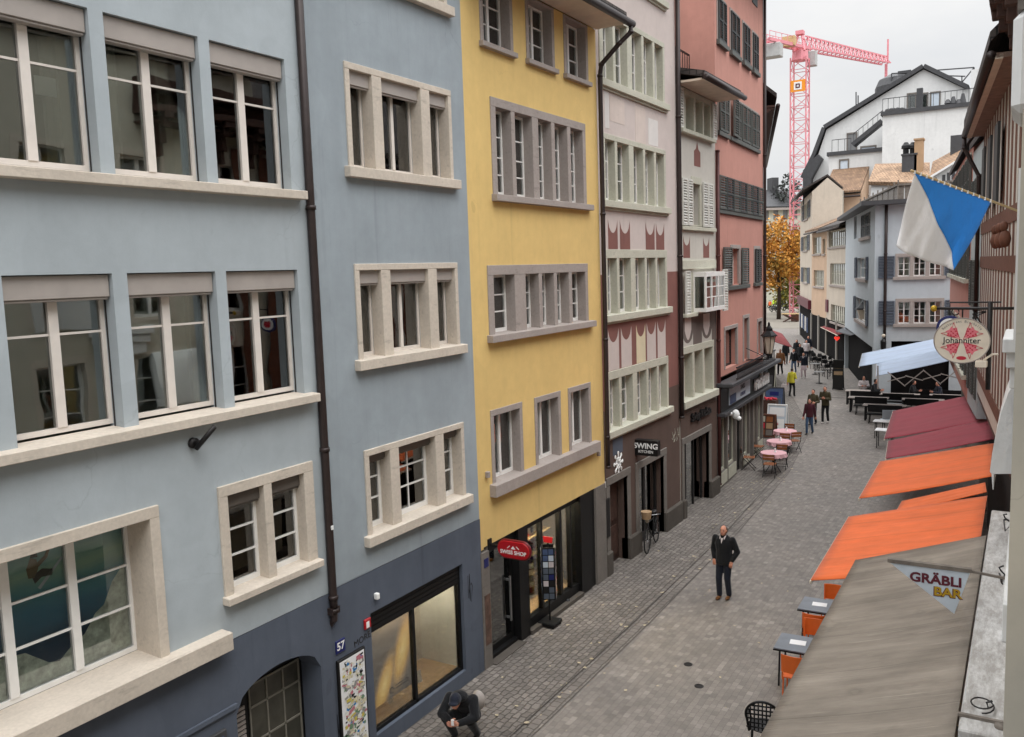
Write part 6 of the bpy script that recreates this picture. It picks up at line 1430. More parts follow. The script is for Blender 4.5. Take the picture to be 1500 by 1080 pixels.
def postcards():
    p = ground(806, 918); t = thing('postcard_stand', 'black rotating postcard stand on a wheeled base before the souvenir shop window', 'postcard stand', (p.x, p.y, .03)); m = MB()
    m.box(-.2, .2, -.2, .2, .05, .12); m.build('base', M['black'], t, bev=.01); m = MB()
    for x in (-.16, .16):
        for y in (-.16, .16): m.ball((x, y, .03), .03, n=8, m=6)
    m.build('wheel', M['rubber'], t, True); m = MB(); m.tube([(0, 0, .12), (0, 0, 1.85)], .02, 8); m.build('pole', M['black'], t)
    rnd = random.Random(8); cm = ['whitej', 'bluebox', 'signgrey', 'paper', 'shutb', 'redline']
    for k in range(4):
        a = k*math.pi/2+.5; r = MB(); ca, sa = math.cos(a), math.sin(a); W = lambda x, y, z: (x*ca-y*sa, x*sa+y*ca, z)
        r.prism([W(-.13, -.14, .62), W(.13, -.14, .62), W(.13, -.14, 1.78), W(-.13, -.14, 1.78)], W(0, .02, 0)); rk = r.build('rack', M['black'], t)
        cards = {}
        for i in range(2):
            for j in range(8):
                mt = ('maroonj', 'redline', 'black_p')[rnd.randrange(3)] if k == 2 or k == 1 and i == 1 else ('bluebox', 'shutb', 'black_p', 'whitej', 'navy', 'signgrey', 'black_p')[rnd.randrange(7)]; x = -.115+.12*i; z = .65+j*.14
                cards.setdefault(mt, MB()).prism([W(x, -.15, z), W(x+.105, -.15, z), W(x+.105, -.165, z+.125), W(x, -.165, z+.125)], W(0, .004, 0))
        for mt, b in cards.items(): q = b.build('postcards', M[mt], rk); q['kind'] = 'stuff'
    m = MB(); m.prism([(-.1, 0, 1.85), (.1, 0, 1.85), (.12, 0, 1.98), (-.12, 0, 1.98)], (0, .02, 0)); m.build('topper', M['red_p'], t)
    p = ground(838, 888); m = MB(); m.lathe([(.07, 0), (.07, .1), (.03, .13)], n=10); o = m.build('doorstop', M['black']); o.location = (p.x-.12, p.y, .03); tag(o, 'small black block on the pavement at the foot of the souvenir shop window', 'door stop')
postcards()
def goods():
    t = thing('display_shelf', 'lit display shelf with souvenirs inside the souvenir shop window', 'shelf', (-9.75, 16.1, .3)); m = MB()
    for z in (.0, .55, 1.0, 1.4, 1.75): m.box(-.25, .25, 0, 1.3, z, z+.02)
    m.build('shelf_board', M['palewood'], t); m = MB(); m.box(-.27, -.25, 0, 1.3, 0, 2.0); m.build('back_panel', simple('pale yellow board', C(226, 210, 160)), t)
    rnd = random.Random(6); S = {}
    for z in (.02, .57, 1.02, 1.42, 1.77):
        for k in range(11):
            y = .06+k*.11; h = rnd.uniform(.08, .26); mt = rnd.choice(['red_p', 'paper', 'cream_p', 'gold', 'black_p', 'wood', 'paper', 'navy']); S.setdefault(mt, MB()).box(-.1, .06, y, y+.07, z, z+h)
    for mt, b in S.items(): q = b.build('souvenirs', M[mt], t); q['kind'] = 'stuff'
goods()
def bicycle():
    p = ground(946, 812); t = thing('bicycle', 'dark bicycle seen end-on, parked on the cobbles before the brown ground floor', 'bicycle', (p.x, p.y+.35, .03), R(8))
    def wheel(y):
        m = MB(); m.tube([(0, y+.33*math.cos(k*math.pi/14), .34+.33*math.sin(k*math.pi/14)) for k in range(28)], .018, 6, closed=True); w = m.build('wheel', M['rubber'], t, True)
        m = MB(); m.ball((0, y, .34), .03, n=8, m=6)
        for k in range(12): a = k*math.pi/6; m.tube([(0, y, .34), (0, y+.31*math.cos(a), .34+.31*math.sin(a))], .003, 4)
        m.build('spokes', M['steel'], w)
    wheel(-.35); wheel(.7)
    m = MB(); f = lambda a, b, r=.017: m.tube([a, b], r, 8)
    f((0, -.35, .34), (0, -.22, .82)); f((0, -.22, .82), (0, -.19, 1.0)); f((0, -.24, .75), (0, .22, .3), .02); f((0, -.21, .82), (0, .38, .78), .018); f((0, .22, .3), (0, .42, .9), .018); f((0, .22, .3), (0, .7, .34), .014); f((0, .38, .78), (0, .7, .34), .012); m.build('frame', M['black'], t, True)
    m = MB(); m.tube([(-.3, -.06, 1.03), (-.2, -.16, 1.04), (0, -.19, 1.0), (.2, -.16, 1.04), (.3, -.06, 1.03)], .013, 8); m.build('handlebar', M['steel'], t, True)
    m = MB(); m.ball((0, .44, .95), .09, .14, .045); m.build('saddle', M['shoed'], t, True)
    m = MB(); m.ball((0, -.33, .9), .06, .05, .06); m.build('headlight', M['lampglass'], t, True)
    m = MB(); m.lathe([(.12, 0), (.15, .2)], (0, -.42, .98), 10); m.build('basket', M['card'], t); m = MB(); m.tube([(-.1, .2, .2), (.1, .24, .4)], .012, 6); m.box(-.18, -.1, .16, .24, .17, .2); m.box(.1, .18, .2, .28, .39, .42); m.build('pedal', M['black'], t)
bicycle()
# tables under the awnings on the right
def slate_table(loc, label):
    t = thing('cafe_table', label, 'table', loc, R(2), 'slate tables by the grey awning'); m = MB(); m.box(-.38, .38, -.36, .36, .72, .745); m.build('tabletop', M['slate'], t, bev=.004); m = MB(); m.box(-.385, .385, -.365, .365, .695, .718); m.build('table_edge', M['black'], t); legs(t, M['black'], .3, .28, .7); return t
s1, s2 = ground(1166, 943, .75), ground(1198, 887, .75); s1.z = s2.z = .02; s1.x += .05; s2.x += .05
ST = slate_table(s1, 'slate topped cafe table with a menu card, nearer one beside the grey awning'); dup(ST, s2, R(1), 'slate topped cafe table with a menu card, farther one beside the grey awning')
for p, w in ((s1, 'nearer'), (s2, 'farther')):
    m = MB(); m.box(-.14, .14, -.1, .1, 0, .006); o = m.build('menu_card', M['paper']); o.location = p+Vector((-.02, .02, .746)); o.rotation_euler = (0, 0, R(6)); tag(o, 'white menu card lying on the '+w+' slate table', 'menu card', 'menu cards on the slate tables')
def orange_chair(loc, rz, label):
    t = thing('cafe_chair', label, 'chair', loc, rz, 'orange chairs at the slate tables'); m = MB(); m.box(-.22, .22, -.21, .21, .43, .46); m.build('seat', M['plas_or'], t, bev=.01)
    m = MB()
    for k in range(6): 
        a0, a1 = -.22+k*.0733, -.22+(k+1)*.0733; y = lambda a: -.23-.05*(1-(a/.22)**2); m.prism([(a0, y(a0), .56), (a1, y(a1), .56), (a1, y(a1)-.02, .88), (a0, y(a0)-.02, .88)], (0, .014, 0))
    m.build('backrest', M['plas_or'], t); legs(t, M['plas_or'], .2, .19, .43, .014)
    for x in (-.2, .2): m = MB(); m.tube([(x, -.2, .4), (x, -.24, .86)], .014, 6); m.build('back_post', M['plas_or'], t)
    return t
OC = orange_chair(s1+Vector((.1, -.62, 0)), R(2), 'orange chair before the nearer slate table, its back to the camera')
dup(OC, s1+Vector((.12, .66, 0)), R(180), 'orange chair between the two slate tables'); dup(OC, s2+Vector((.05, -.62, 0)), 0, 'orange chair before the farther slate table'); dup(OC, s2+Vector((.12, .66, 0)), R(180), 'orange chair behind the farther slate table')
def lattice_chair():
    p = ground(1117, 1052, .7); t = thing('lattice_chair', 'black chair with a round latticed back at the bottom right', 'chair', (p.x, p.y, .02), R(12)); m = MB()
    arc = [(-.2, -.02, .46)]+[(.25*math.cos(R(200-k*10)), -.02-.06*math.sin(R(k*9)), .74+.24*math.sin(R(200-k*10))) for k in range(23)]+[(.2, -.02, .46)]; m.tube(arc, .02, 8)
    for k in range(-3, 4):
        x = k*.06; zt = .74+.24*math.sqrt(max(0, 1-(x/.25)**2)); m.bar((x, -.03, .48), (x, -.06, zt), .022, .012, (0, 1, 0))
    for k in range(6):
        z = .54+k*.07; w = .24 if z < .78 else .24*math.sqrt(max(.02, 1-((z-.74)/.24)**2)); m.bar((-w, -.045, z), (w, -.045, z), .022, .012, (0, 1, 0))
    m.build('backrest', M['black'], t, True); m = MB(); m.lathe([(.22, .44), (.23, .46)], (0, .2, 0), 18); m.build('seat', M['black'], t); m = MB()
    for x, y in ((-.18, .03), (.18, .03), (-.18, .36), (.18, .36)): q = MB(); q.tube([(x, y, 0), (x*.9, y, .45)], .015, 6); q.build('leg', M['black'], t)
    m = MB(); m.tube([(-.22, 0, .62), (-.24, .3, .66), (-.18, .36, .45)], .015, 6); m.tube([(.22, 0, .62), (.24, .3, .66), (.18, .36, .45)], .015, 6); m.build('armrest', M['black'], t)
    q = p+Vector((.62, -.25, 0)); o = thing('cafe_table', 'dark table half hidden under the grey awning beside the black lattice chair', 'table', (q.x, q.y, .02), R(4)); m = MB(); m.box(-.35, .35, -.35, .35, .7, .73); m.build('tabletop', M['slate'], o); legs(o, M['black'], .28, .28, .7)
lattice_chair()
# beer garden style tables and benches on the right
def long_table(loc, rz, label, L=1.5, mat='stone2'):
    t = thing('terrace_table', label, 'table', loc, rz, 'long terrace tables'); m = MB(); m.box(-L/2, L/2, -.3, .3, .72, .76); m.build('tabletop', M[mat], t, bev=.006); 
    for x in (-L/2+.12, L/2-.12):
        for y in (-.25, .2): m = MB(); m.box(x-.04, x+.04, y, y+.05, 0, .72); m.build('leg', M['black'], t)
    return t
def bench(loc, rz, label, L=1.5):
    t = thing('terrace_bench', label, 'bench', loc, rz, 'dark terrace benches'); m = MB(); m.box(-L/2, L/2, -.2, .2, .42, .47); m.build('seat', M['black'], t); m = MB(); m.box(-L/2, L/2, -.22, -.18, .5, .85); m.build('backrest', M['black'], t); legs(t, M['black'], L/2-.1, .17, .42, .02); return t
tp = [(1266, 573), (1272, 583), (1289, 594)]
tp = [ground(x, y, .75) for x, y in tp]
LT = long_table((tp[0].x, tp[0].y, .02), R(3), 'pale terrace table farthest up the street, before the seated guests', 1.9)
dup(LT, (tp[1].x, tp[1].y, .02), R(3), 'pale terrace table beside the guest in black, middle one of the row'); dup(LT, (tp[2].x+.2, tp[2].y, .02), R(3), 'pale terrace table nearest of the row, left of the maroon awning')
BN = bench((tp[0].x+.2, tp[0].y-1.1, .02), R(180), 'dark bench between the farthest and middle pale terrace tables'); dup(BN, (tp[1].x+.2, tp[1].y-.8, .02), R(180), 'dark bench between the middle and nearest pale terrace tables'); dup(BN, (tp[2].x+.3, tp[2].y-.85, .02), R(180), 'dark bench in front of the nearest pale terrace table')
dt = [(1330, 571, 39.5), (1372, 575, 37.5), (1345, 583, 36.5)]
for i, (x, y, Y) in enumerate(dt):
    p = ground(x, y, .75); dup(BN, (p.x, p.y, .02), R(170+i*8), 'dark bench below the scissor lattice, '+('left', 'right', 'front')[i]+' one')
g = [ground(1303, 607, .75), ground(1293, 617, .75), ground(1296, 628, .75)]
CT = thing('small_table', 'pale square table nearest the lavender chair back by the maroon awning', 'table', (g[1].x, g[1].y, .02), 0, 'small pale tables by the maroon awning'); m = MB(); m.box(-.36, .36, -.3, .3, .72, .75); m.build('tabletop', M['paper'], CT, bev=.004); legs(CT, M['black'], .28, .24, .72)
dup(CT, (g[2].x+.05, g[2].y-.3, .02), 0, 'pale square table peeping out below the corner of the maroon awning')
t = thing('cafe_chair', 'lavender grey chair back beside the farther maroon awning', 'chair', (g[0].x, g[0].y, .02), R(20)); m = MB(); m.box(-.3, .3, -.03, .03, .5, .92); m.build('backrest', M['signgrey'], t, bev=.01); m = MB(); m.box(-.3, .3, -.03, .45, .42, .46); m.build('seat', M['signgrey'], t); legs(t, M['black'], .25, .2, .42)
for i, (x, y) in enumerate(((1318, 578), (1352, 586), (1392, 580), (1418, 574))):
    p = ground(x, y, .75); dup(LT, (p.x, p.y, .02), R(4), 'pale terrace table under the scissor lattice, '+('first', 'second', 'third', 'fourth')[i]+' from the street side')
    p2 = p+Vector((0, -.75, 0)); dup(BN, (p2.x, p2.y, .02), R(182), 'dark bench in front of the '+('first', 'second', 'third', 'fourth')[i]+' table under the scissor lattice')
# planter boxes, cartons
def planter(px, py, w, h, label, mat='card', z=0):
    p = ground(px, py, z); t = thing('planter_box', label, 'planter', (p.x, p.y, .02)); m = MB(); m.box(-w/2, w/2, -.3, .3, .05, h); m.build('box', M[mat], t, bev=.02); m = MB(); m.box(-w/2-.02, w/2+.02, -.32, .32, h, h+.05); m.box(-.015, .015, -.31, -.3, .1, h); m.build('rim', M['oldwood'], t); return t
planter(1294, 566, 2.0, .9, 'beige box front below the pale awnings, left of the lattice frame', 'stone2'); planter(1282, 552, .9, 1.0, 'narrow beige box at the left foot of the pale awnings')
planter(1366, 572, 2.6, .9, 'long beige counter box behind the scissor lattice', 'stone2')
# plant with pale flowers below the lattice
p = ground(1352, 577, .0); t = thing('potted_plant', 'leafy plant with pale flower in front of the lattice frame', 'plant', (p.x, p.y, .02)); m = MB(); m.lathe([(.18, 0), (.24, .5), (.2, .5)], n=12); m.build('pot', M['greyst'], t); m = MB(); rnd = random.Random(4)
for k in range(130):
    q = Vector((rnd.gauss(0, .22), rnd.gauss(0, .22), .9+rnd.gauss(0, .25))); d = Vector((rnd.uniform(-1, 1), rnd.uniform(-1, 1), rnd.uniform(-.3, 1))).normalized()*.12; e = d.cross(Vector((0, 0, 1)))*.4; m.poly([q, q+d*.5+e, q+d, q+d*.5-e])
m.build('leaves', M['plantg'], t); m = MB(); m.ball((0, 0, 1.25), .14); m.build('flower', M['white_p'], t, True); m = MB(); m.tube([(0, 0, .4), (0, 0, 1.2)], .015, 6); m.build('stem', M['plantg'], t)
# bistro chairs crowd before the dark shop at the bend
def bistro_set(px, py, label):
    p = ground(px, py); t = thing('bistro_chair', label, 'chair', (p.x, p.y, .02), random.uniform(0, 6), 'dark bistro chairs by the bend'); m = MB(); m.lathe([(.2, .44), (.2, .47)], n=12); m.build('seat', M['black'], t); m = MB(); m.tube([(-.2, -.18, .45), (-.2, -.22, .75), (-.1, -.24, .9), (.1, -.24, .9), (.2, -.22, .75), (.2, -.18, .45)], .018, 6); m.box(-.17, .17, -.245, -.225, .6, .86); m.build('backrest', M['black'], t); legs(t, M['black'], .17, .16, .45, .015); return t
bp = [(1198, 536), (1208, 546), (1192, 541), (1218, 552), (1187, 531), (1200, 543), (1212, 539), (1190, 535), (1196, 541), (1203, 548), (1210, 552), (1216, 556), (1205, 538), (1213, 544), (1221, 548)]
BC = bistro_set(*bp[0], 'dark bistro chairs crowded before the shop fronts at the bend of the street')
for x, y in bp[1:]: p = ground(x, y); dup(BC, (p.x, p.y, .02), random.uniform(0, 6), 'dark bistro chairs crowded before the shop fronts at the bend of the street')
for x, y, w in ((1200, 545, 'nearer'), (1194, 533, 'farther')):
    p = ground(x, y, .75); t = thing('bistro_table', 'grey round bistro table among the dark chairs at the bend, the '+w+' one', 'table', (p.x, p.y, .02)); m = MB(); m.lathe([(.35, .72), (.35, .75)], n=16); m.build('tabletop', M['zinc'], t); m = MB(); m.lathe([(.22, 0), (.2, .03), (.03, .06), (.03, .72)], n=10); m.build('stand', M['black'], t)
# goods outside the salmon shop
p = ground(1128, 606); t = thing('market_crate', 'small dark stand with red and pale goods just past the salmon house shop', 'crate', (p.x, p.y, .03)); m = MB(); m.box(-.35, .35, -.3, .3, 0, .7); m.build('stand', M['rafter'], t); m = MB(); rnd = random.Random(3)
for k in range(14): m.ball((rnd.uniform(-.3, .3), rnd.uniform(-.25, .25), .75), .07, n=8, m=5)
m.build('goods', M['redline'], t, True)
# timber trestle and bench on the square
p = ground(1158, 472, 0); t = thing('trestle_table', 'wooden trestle table with crossed legs at the entrance of the square', 'table', (p.x, p.y, .03)); m = MB(); m.box(-1.1, 1.1, -.4, .4, 1.0, 1.12); m.build('tabletop', M['palewood'], t); m = MB()
for y in (-.35, .35): m.bar((-.9, y, 0), (.9, y, 1.0), .14); m.bar((.9, y, 0), (-.9, y, 1.0), .14)
m.build('leg', M['rafter'], t)
p = ground(1169, 471, 0); t = thing('wooden_crate', 'brown wooden crate right of the trestle table', 'crate', (p.x, p.y, .03)); m = MB(); m.box(-.8, .8, -.5, .5, .0, .9); m.build('box', M['timber'], t, bev=.03); m = MB(); m.box(-.85, .85, -.55, .55, .9, .97); m.build('lid', M['card'], t)
def motorbike(px, py, label, rz):
    p = ground(px, py); t = thing('parked_scooter', label, 'scooter', (p.x, p.y, .03), rz, 'scooters parked on the square'); m = MB()
    for y in (-.65, .65): m.tube([(0, y+.22*math.cos(k*math.pi/8), .3+.22*math.sin(k*math.pi/8)) for k in range(16)], .07, 6, closed=True)
    m.build('wheel', M['rubber'], t, True); m = MB(); m.ball((0, .35, .7), .17, .5, .25); m.ball((0, -.5, .75), .2, .12, .4); m.box(-.15, .15, -.45, .2, .3, .42); m.build('body', M['lead'], t, True); m = MB(); m.ball((0, .35, .95), .16, .4, .08); m.build('seat', M['black'], t, True); m = MB(); m.tube([(-.35, -.45, 1.1), (0, -.5, 1.12), (.35, -.45, 1.1)], .03, 6); m.ball((0, -.6, 1.0), .12); m.build('handlebar', M['steel'], t, True); return t
mb_ = [(1130, 452), (1135, 449), (1140, 454), (1150, 450), (1155, 447), (1160, 444), (1165, 441), (1169, 438), (1154, 456), (1128, 446), (1134, 458)]
MBK = motorbike(*mb_[0], 'parked scooters standing close together around the autumn tree', R(60))
for x, y in mb_[1:]: p = ground(x, y); dup(MBK, (p.x, p.y, .03), R(random.uniform(40, 90)), 'parked scooters standing close together around the autumn tree')
# =================================================================== people (local frame: facing -Y, x to the figure's left)
def hand(mb, w, d, side, curl=.5, hold=False):
    """palm + four unequal fingers + thumb; w wrist point, d pointing direction"""
    w = Vector(w); d = Vector(d).normalized(); s = d.cross(Vector((0, 1, 0))); s = s.normalized() if s.length > .1 else Vector((1, 0, 0)); n = d.cross(s).normalized()
    pc = w+d*.05; mb.cap(w, w+d*.02, .026, .028, 8); mb.cap(pc-s*.018, pc+s*.018, .024, .024, 8); mb.cap(pc+d*.03-s*.02, pc+d*.03+s*.02, .02, .02, 8)
    for i, (o, L) in enumerate(((-.033, .062), (-.011, .074), (.011, .07), (.033, .055))):
        b = pc+d*.045+s*o; k = b+d*L*.5-n*L*.2*curl; mb.cap(b, k, .0105, .0095, 6); mb.cap(k, k+d*L*.4-n*L*.5*curl, .0095, .008, 6)
    t = pc-s*.03*side+d*.0; q = t-s*.03*side+d*.03-n*.02; mb.cap(t, q, .013, .011, 6); mb.cap(q, q+d*.03-n*.012, .011, .009, 6)
def person(label, loc, rz, top, legs, shoes, hair=None, h=1.75, stride=.5, arms=('down', 'down'), vox=.02, hood=False, face=False, bag=None, group=None, coat=0.0, build=1.0, skirt=None, lean=0.0, turn=0.0, collar=None, cap=None, hands=True):
    lj = {}
    for s, f in ((-1, stride), (1, -stride)):            # s=-1: figure's right leg swings forward
        hip = Vector((.09*s, 0, .92)); ank = Vector((.095*s, -.3*f, .085+(.05 if f < 0 else 0)*abs(f))); kn = hip.lerp(ank, .5)+Vector((0, -.05-.05*abs(f), .0)); lj[s] = (hip, kn, ank)
    L = lambda v: Vector(v)+Vector((0, -lean*(Vector(v).z-.9) if Vector(v).z > .9 else 0, 0))
    aj = {}
    for s, a in ((-1, arms[0]), (1, arms[1])):
        sh = L((.185*s*build, .0, 1.42)); sw = stride*.25*s
        if a == 'pocket': el = L((.262*s*build, .07, 1.14)); wr = L((.195*s*build, -.06, .95))
        elif a == 'phone': el = L((.235*s*build, -.03, 1.13)); wr = L((.06*s, -.27, 1.2))
        elif a == 'bent': el = L((.27*s*build, .02, 1.14)); wr = L((.17*s, -.22, 1.12))
        else: el = L((.235*s*build, .02+sw*.3, 1.13)); wr = L((.25*s*build, -.04+sw, .87))
        aj[s] = (sh, el, wr)
    b = MB(); hd = L((0, -.015, 1.62))
    b.ball(hd, .074, .094, .112, 14, 10); b.ball(hd+Vector((0, -.025, -.055)), .058, .07, .066, 12, 8); b.cap(L((0, .0, 1.42)), L((0, -.005, 1.56)), .058, .052)
    b.cap(hd+Vector((0, -.088, .01)), hd+Vector((0, -.105, -.022)), .01, .014, 6)
    for s in (-1, 1): b.ball(hd+Vector((.074*s, .005, -.01)), .014, .022, .032, 8, 6)
    b.loft([(0, 0, .86, .13, .095), (0, L((0, 0, 1.1)).y, 1.1, .125, .09), (0, L((0, 0, 1.3)).y, 1.3, .15, .1), (0, L((0, 0, 1.45)).y, 1.45, .1, .06)])
    for s in (-1, 1):
        hip, kn, ank = lj[s]; b.cap(hip, kn, .07, .048); b.cap(kn, ank, .046, .034); sh, el, wr = aj[s]; b.cap(sh, el, .045, .036); b.cap(el, wr, .036, .026)
    me = remesh(b, min(vox, .016), 2); hb = MB()
    for s in (-1, 1):
        if arms[0 if s < 0 else 1] != 'pocket' or face: hand(hb, aj[s][2], aj[s][2]-aj[s][1]+(Vector((0, 0, -.25)) if arms[0 if s < 0 else 1] == 'pocket' else Vector((0, 0, 0))), s)
    hm = hb.mesh('h'); bm = bmesh.new(); bm.from_mesh(me); bm.from_mesh(hm); bm.to_mesh(me); bm.free(); me.materials.clear(); me.materials.append(M['skin'])
    for p in me.polygons: p.use_smooth = True
    o = link('person', me); o.location = loc; o.rotation_euler = (0, 0, rz); o.scale = (h/1.75,)*3; tag(o, label, 'person', group)
    def wear(mb, name, mat, v=None):
        q = remesh(mb, v or vox, 2); q.materials.clear(); q.materials.append(M[mat]); return link(name, q, o)
    w = build; j = MB(); hem = .84-coat
    y = lambda z: L((0, 0, z)).y
    j.loft([(0, 0, hem, .185*w, .14*w), (0, 0, .95, .18*w, .14*w), (0, y(1.12), 1.12, .17*w, .13*w), (0, y(1.3), 1.3, .195*w, .135*w), (0, y(1.42), 1.42, .185*w, .11*w), (0, y(1.48), 1.48, .11*w, .085), (0, y(1.53), 1.525, .068, .066)])
    for s in (-1, 1): sh, el, wr = aj[s]; j.cap(sh, el, .068*w, .06*w); j.cap(el, el.lerp(wr, .93), .062*w, .047*w)
    if hood: j.ball(L((0, .06, 1.53)), .12, .09, .08)
    wear(j, 'jacket', top)
    t = MB(); t.loft([(0, 0, .82, .155*w, .125*w), (0, 0, .92, .16*w, .125*w), (0, 0, 1.0, .15*w, .115*w)])
    for s in (-1, 1): hip, kn, ank = lj[s]; t.cap(hip+Vector((0, 0, -.03)), kn, .092*w, .068*w); t.cap(kn, ank+Vector((0, 0, .02)), .067*w, .058*w)
    wear(t, 'trousers', legs)
    if skirt: k = MB(); k.loft([(0, 0, .55, .22, .19), (0, 0, .8, .19, .15), (0, 0, 1.0, .16, .12)]); wear(k, 'skirt', skirt)
    for s in (-1, 1):
        a = lj[s][2]; q = MB(); q.ball(a+Vector((0, -.075, -.045)), .045, .115, .04); q.ball(a+Vector((0, .01, -.02)), .045, .055, .06); wear(q, 'shoe', shoes, .014)
    if hair:
        q = MB(); n = 16
        q.ball(hd+Vector((0, .018, .02)), .081, .092, .106, 14, 10)
        if hair[1] == 'long': q.ball(hd+Vector((0, .06, -.08)), .085, .05, .14)
        if hair[1] == 'thin': q.bm.free(); q = MB(); q.ball(hd+Vector((0, .03, .004)), .087, .085, .093, 14, 10)
        wear(q, 'hair', hair[0], .014)
    if cap: q = MB(); q.ball(hd+Vector((0, .01, .04)), .09, .105, .095); wear(q, 'cap', cap, .014)
    if face:
        for s in (-1, 1):
            q = MB(); q.ball(hd+Vector((.03*s, -.083, .012)), .011, .008, .008, 8, 6); q.build('eye', M['black_p'], o, True)
            q = MB(); q.cap(hd+Vector((.014*s, -.09, .034)), hd+Vector((.046*s, -.078, .034)), .005, .004, 6); q.build('eyebrow', M['hairgrey'], o, True)
        q = MB(); q.cap(hd+Vector((-.022, -.093, -.055)), hd+Vector((.022, -.093, -.055)), .006, .006, 6); q.build('mouth', simple('lip', C(160, 90, 84)), o, True)
    if collar:
        q = MB()
        for s in (-1, 1): q.prism([(0, y(1.42)-.118, 1.40), (.05*s, y(1.5)-.078, 1.5), (.085*s, y(1.5)-.03, 1.54), (.06*s, y(1.45)-.1, 1.44)], (0, -.008, 0))
        q.prism([(-.03, y(1.44)-.1, 1.46), (.03, y(1.44)-.1, 1.46), (0, y(1.3)-.14, 1.34)], (0, -.006, 0)); q.build('collar', M[collar], o)
    if bag:
        bx, by, bz, bw, bh, bm_ = bag; q = MB(); q.box(bx-bw/2, bx+bw/2, by-.06, by+.06, bz, bz+bh); q.tube([(bx-bw*.25, by, bz+bh), (bx-bw*.1, by, bz+bh+.14), (bx+bw*.1, by, bz+bh+.14), (bx+bw*.25, by, bz+bh)], .008, 5)
        k = q.build('bag', M[bm_], None, bev=.02); k.name = 'carried_bag'; k.location = o.location; k.rotation_euler = o.rotation_euler; tag(k, 'bag carried by the '+' '.join(label.split()[:7]), 'bag')
    return o
def gp(px, py, z=0.025): p = ground(px, py, z); p.z = z; return p
person('balding man in a black jacket walking alone down the middle of the street', gp(1061, 877), R(-8), 'blackcl', 'navycl', 'shoeb', ('hairgrey', 'thin'), 1.76, .16, ('pocket', 'pocket'), .014, face=True, collar='whitej', build=1.12)
person('person in a maroon jacket and blue jeans walking towards the camera', gp(1186, 636), R(-6), 'maroonj', 'jeans', 'shoed', ('hairdark', 'short'), 1.62, .5, ('down', 'down'), .018)
person('person in an olive jacket walking close behind the one in maroon', gp(1191, 622), R(-8), 'olivej', 'navycl', 'shoed', ('hairdark', 'short'), 1.7, .4, ('down', 'bent'), .02)
person('person in an olive brown jacket looking down at something held in both hands', gp(1209, 620), R(-5), 'olivej', 'blackcl', 'shoew', ('hairgrey', 'short'), 1.8, .35, ('phone', 'phone'), .018, lean=.12)
person('person in a bright yellow jacket walking past the blue pavement sign', gp(1160, 581), R(170), 'yellowj', 'blackcl', 'shoed', ('hairdark', 'short'), 1.66, .4, ('bent', 'down'), .02, bag=(.42, .05, .3, .34, .4, 'whitej'))
person('person in a tan coat and black trousers near the left shop fronts', gp(1143, 549), R(-6), 'brownj', 'blackcl', 'shoed', ('hairdark', 'short'), 1.78, .45, ('down', 'down'), .02, coat=.08, build=1.1)
person('person in a black jacket and pale blue jeans at the bend', gp(1163, 546), R(-10), 'blackcl', 'jeans', 'shoed', ('hairdark', 'long'), 1.7, .4, ('down', 'down'), .02, collar='whitej')
person('person in a dark coat over a long pale skirt at the bend', gp(1177, 554), R(-6), 'navycl', 'skirtw', 'shoew', ('hairdark', 'long'), 1.72, .35, ('bent', 'down'), .02, skirt='skirtw', collar='whitej')
for i, (x, y, t, l, lab) in enumerate(((1172, 537, 'blackcl', 'blackcl', 'person all in black farther back in the dark group at the bend'), (1167, 530, 'blackcl', 'navycl', 'person with long dark hair hidden behind the dark group at the bend'), (1184, 524, 'navycl', 'blackcl', 'person in navy at the right of the dark group, beside the pale pillar'), (1181, 530, 'whitej', 'navycl', 'person with a white top showing in the dark group at the bend'))):
    person(lab, gp(x, y), R(-10+i*9), t, l, 'shoed', ('hairdark', 'long' if i == 1 else 'short'), 1.7+.04*(i % 3), .3, ('down', 'down'), .024)
person('person in dark clothes standing under the dark red awning on the left', gp(1151, 534), R(30), 'blackcl', 'blackcl', 'shoed', ('hairdark', 'short'), 1.75, .2, ('down', 'down'), .024)
person('person in dark clothes in the doorway just past the shop canopy', gp(1127, 552), R(60), 'blackcl', 'blackcl', 'shoed', ('hairdark', 'short'), 1.78, .1, ('down', 'down'), .024)
person('person in a lime safety vest on the square beyond the trees', gp(1134, 453), R(180), 'hivis', 'navycl', 'shoed', ('hairdark', 'short'), 1.8, .2, ('down', 'down'), .03)
person('person in an orange top beside the lime safety vest on the square', gp(1128, 455), R(160), 'orange', 'navycl', 'shoed', ('hairdark', 'short'), 1.7, .2, ('down', 'down'), .03)
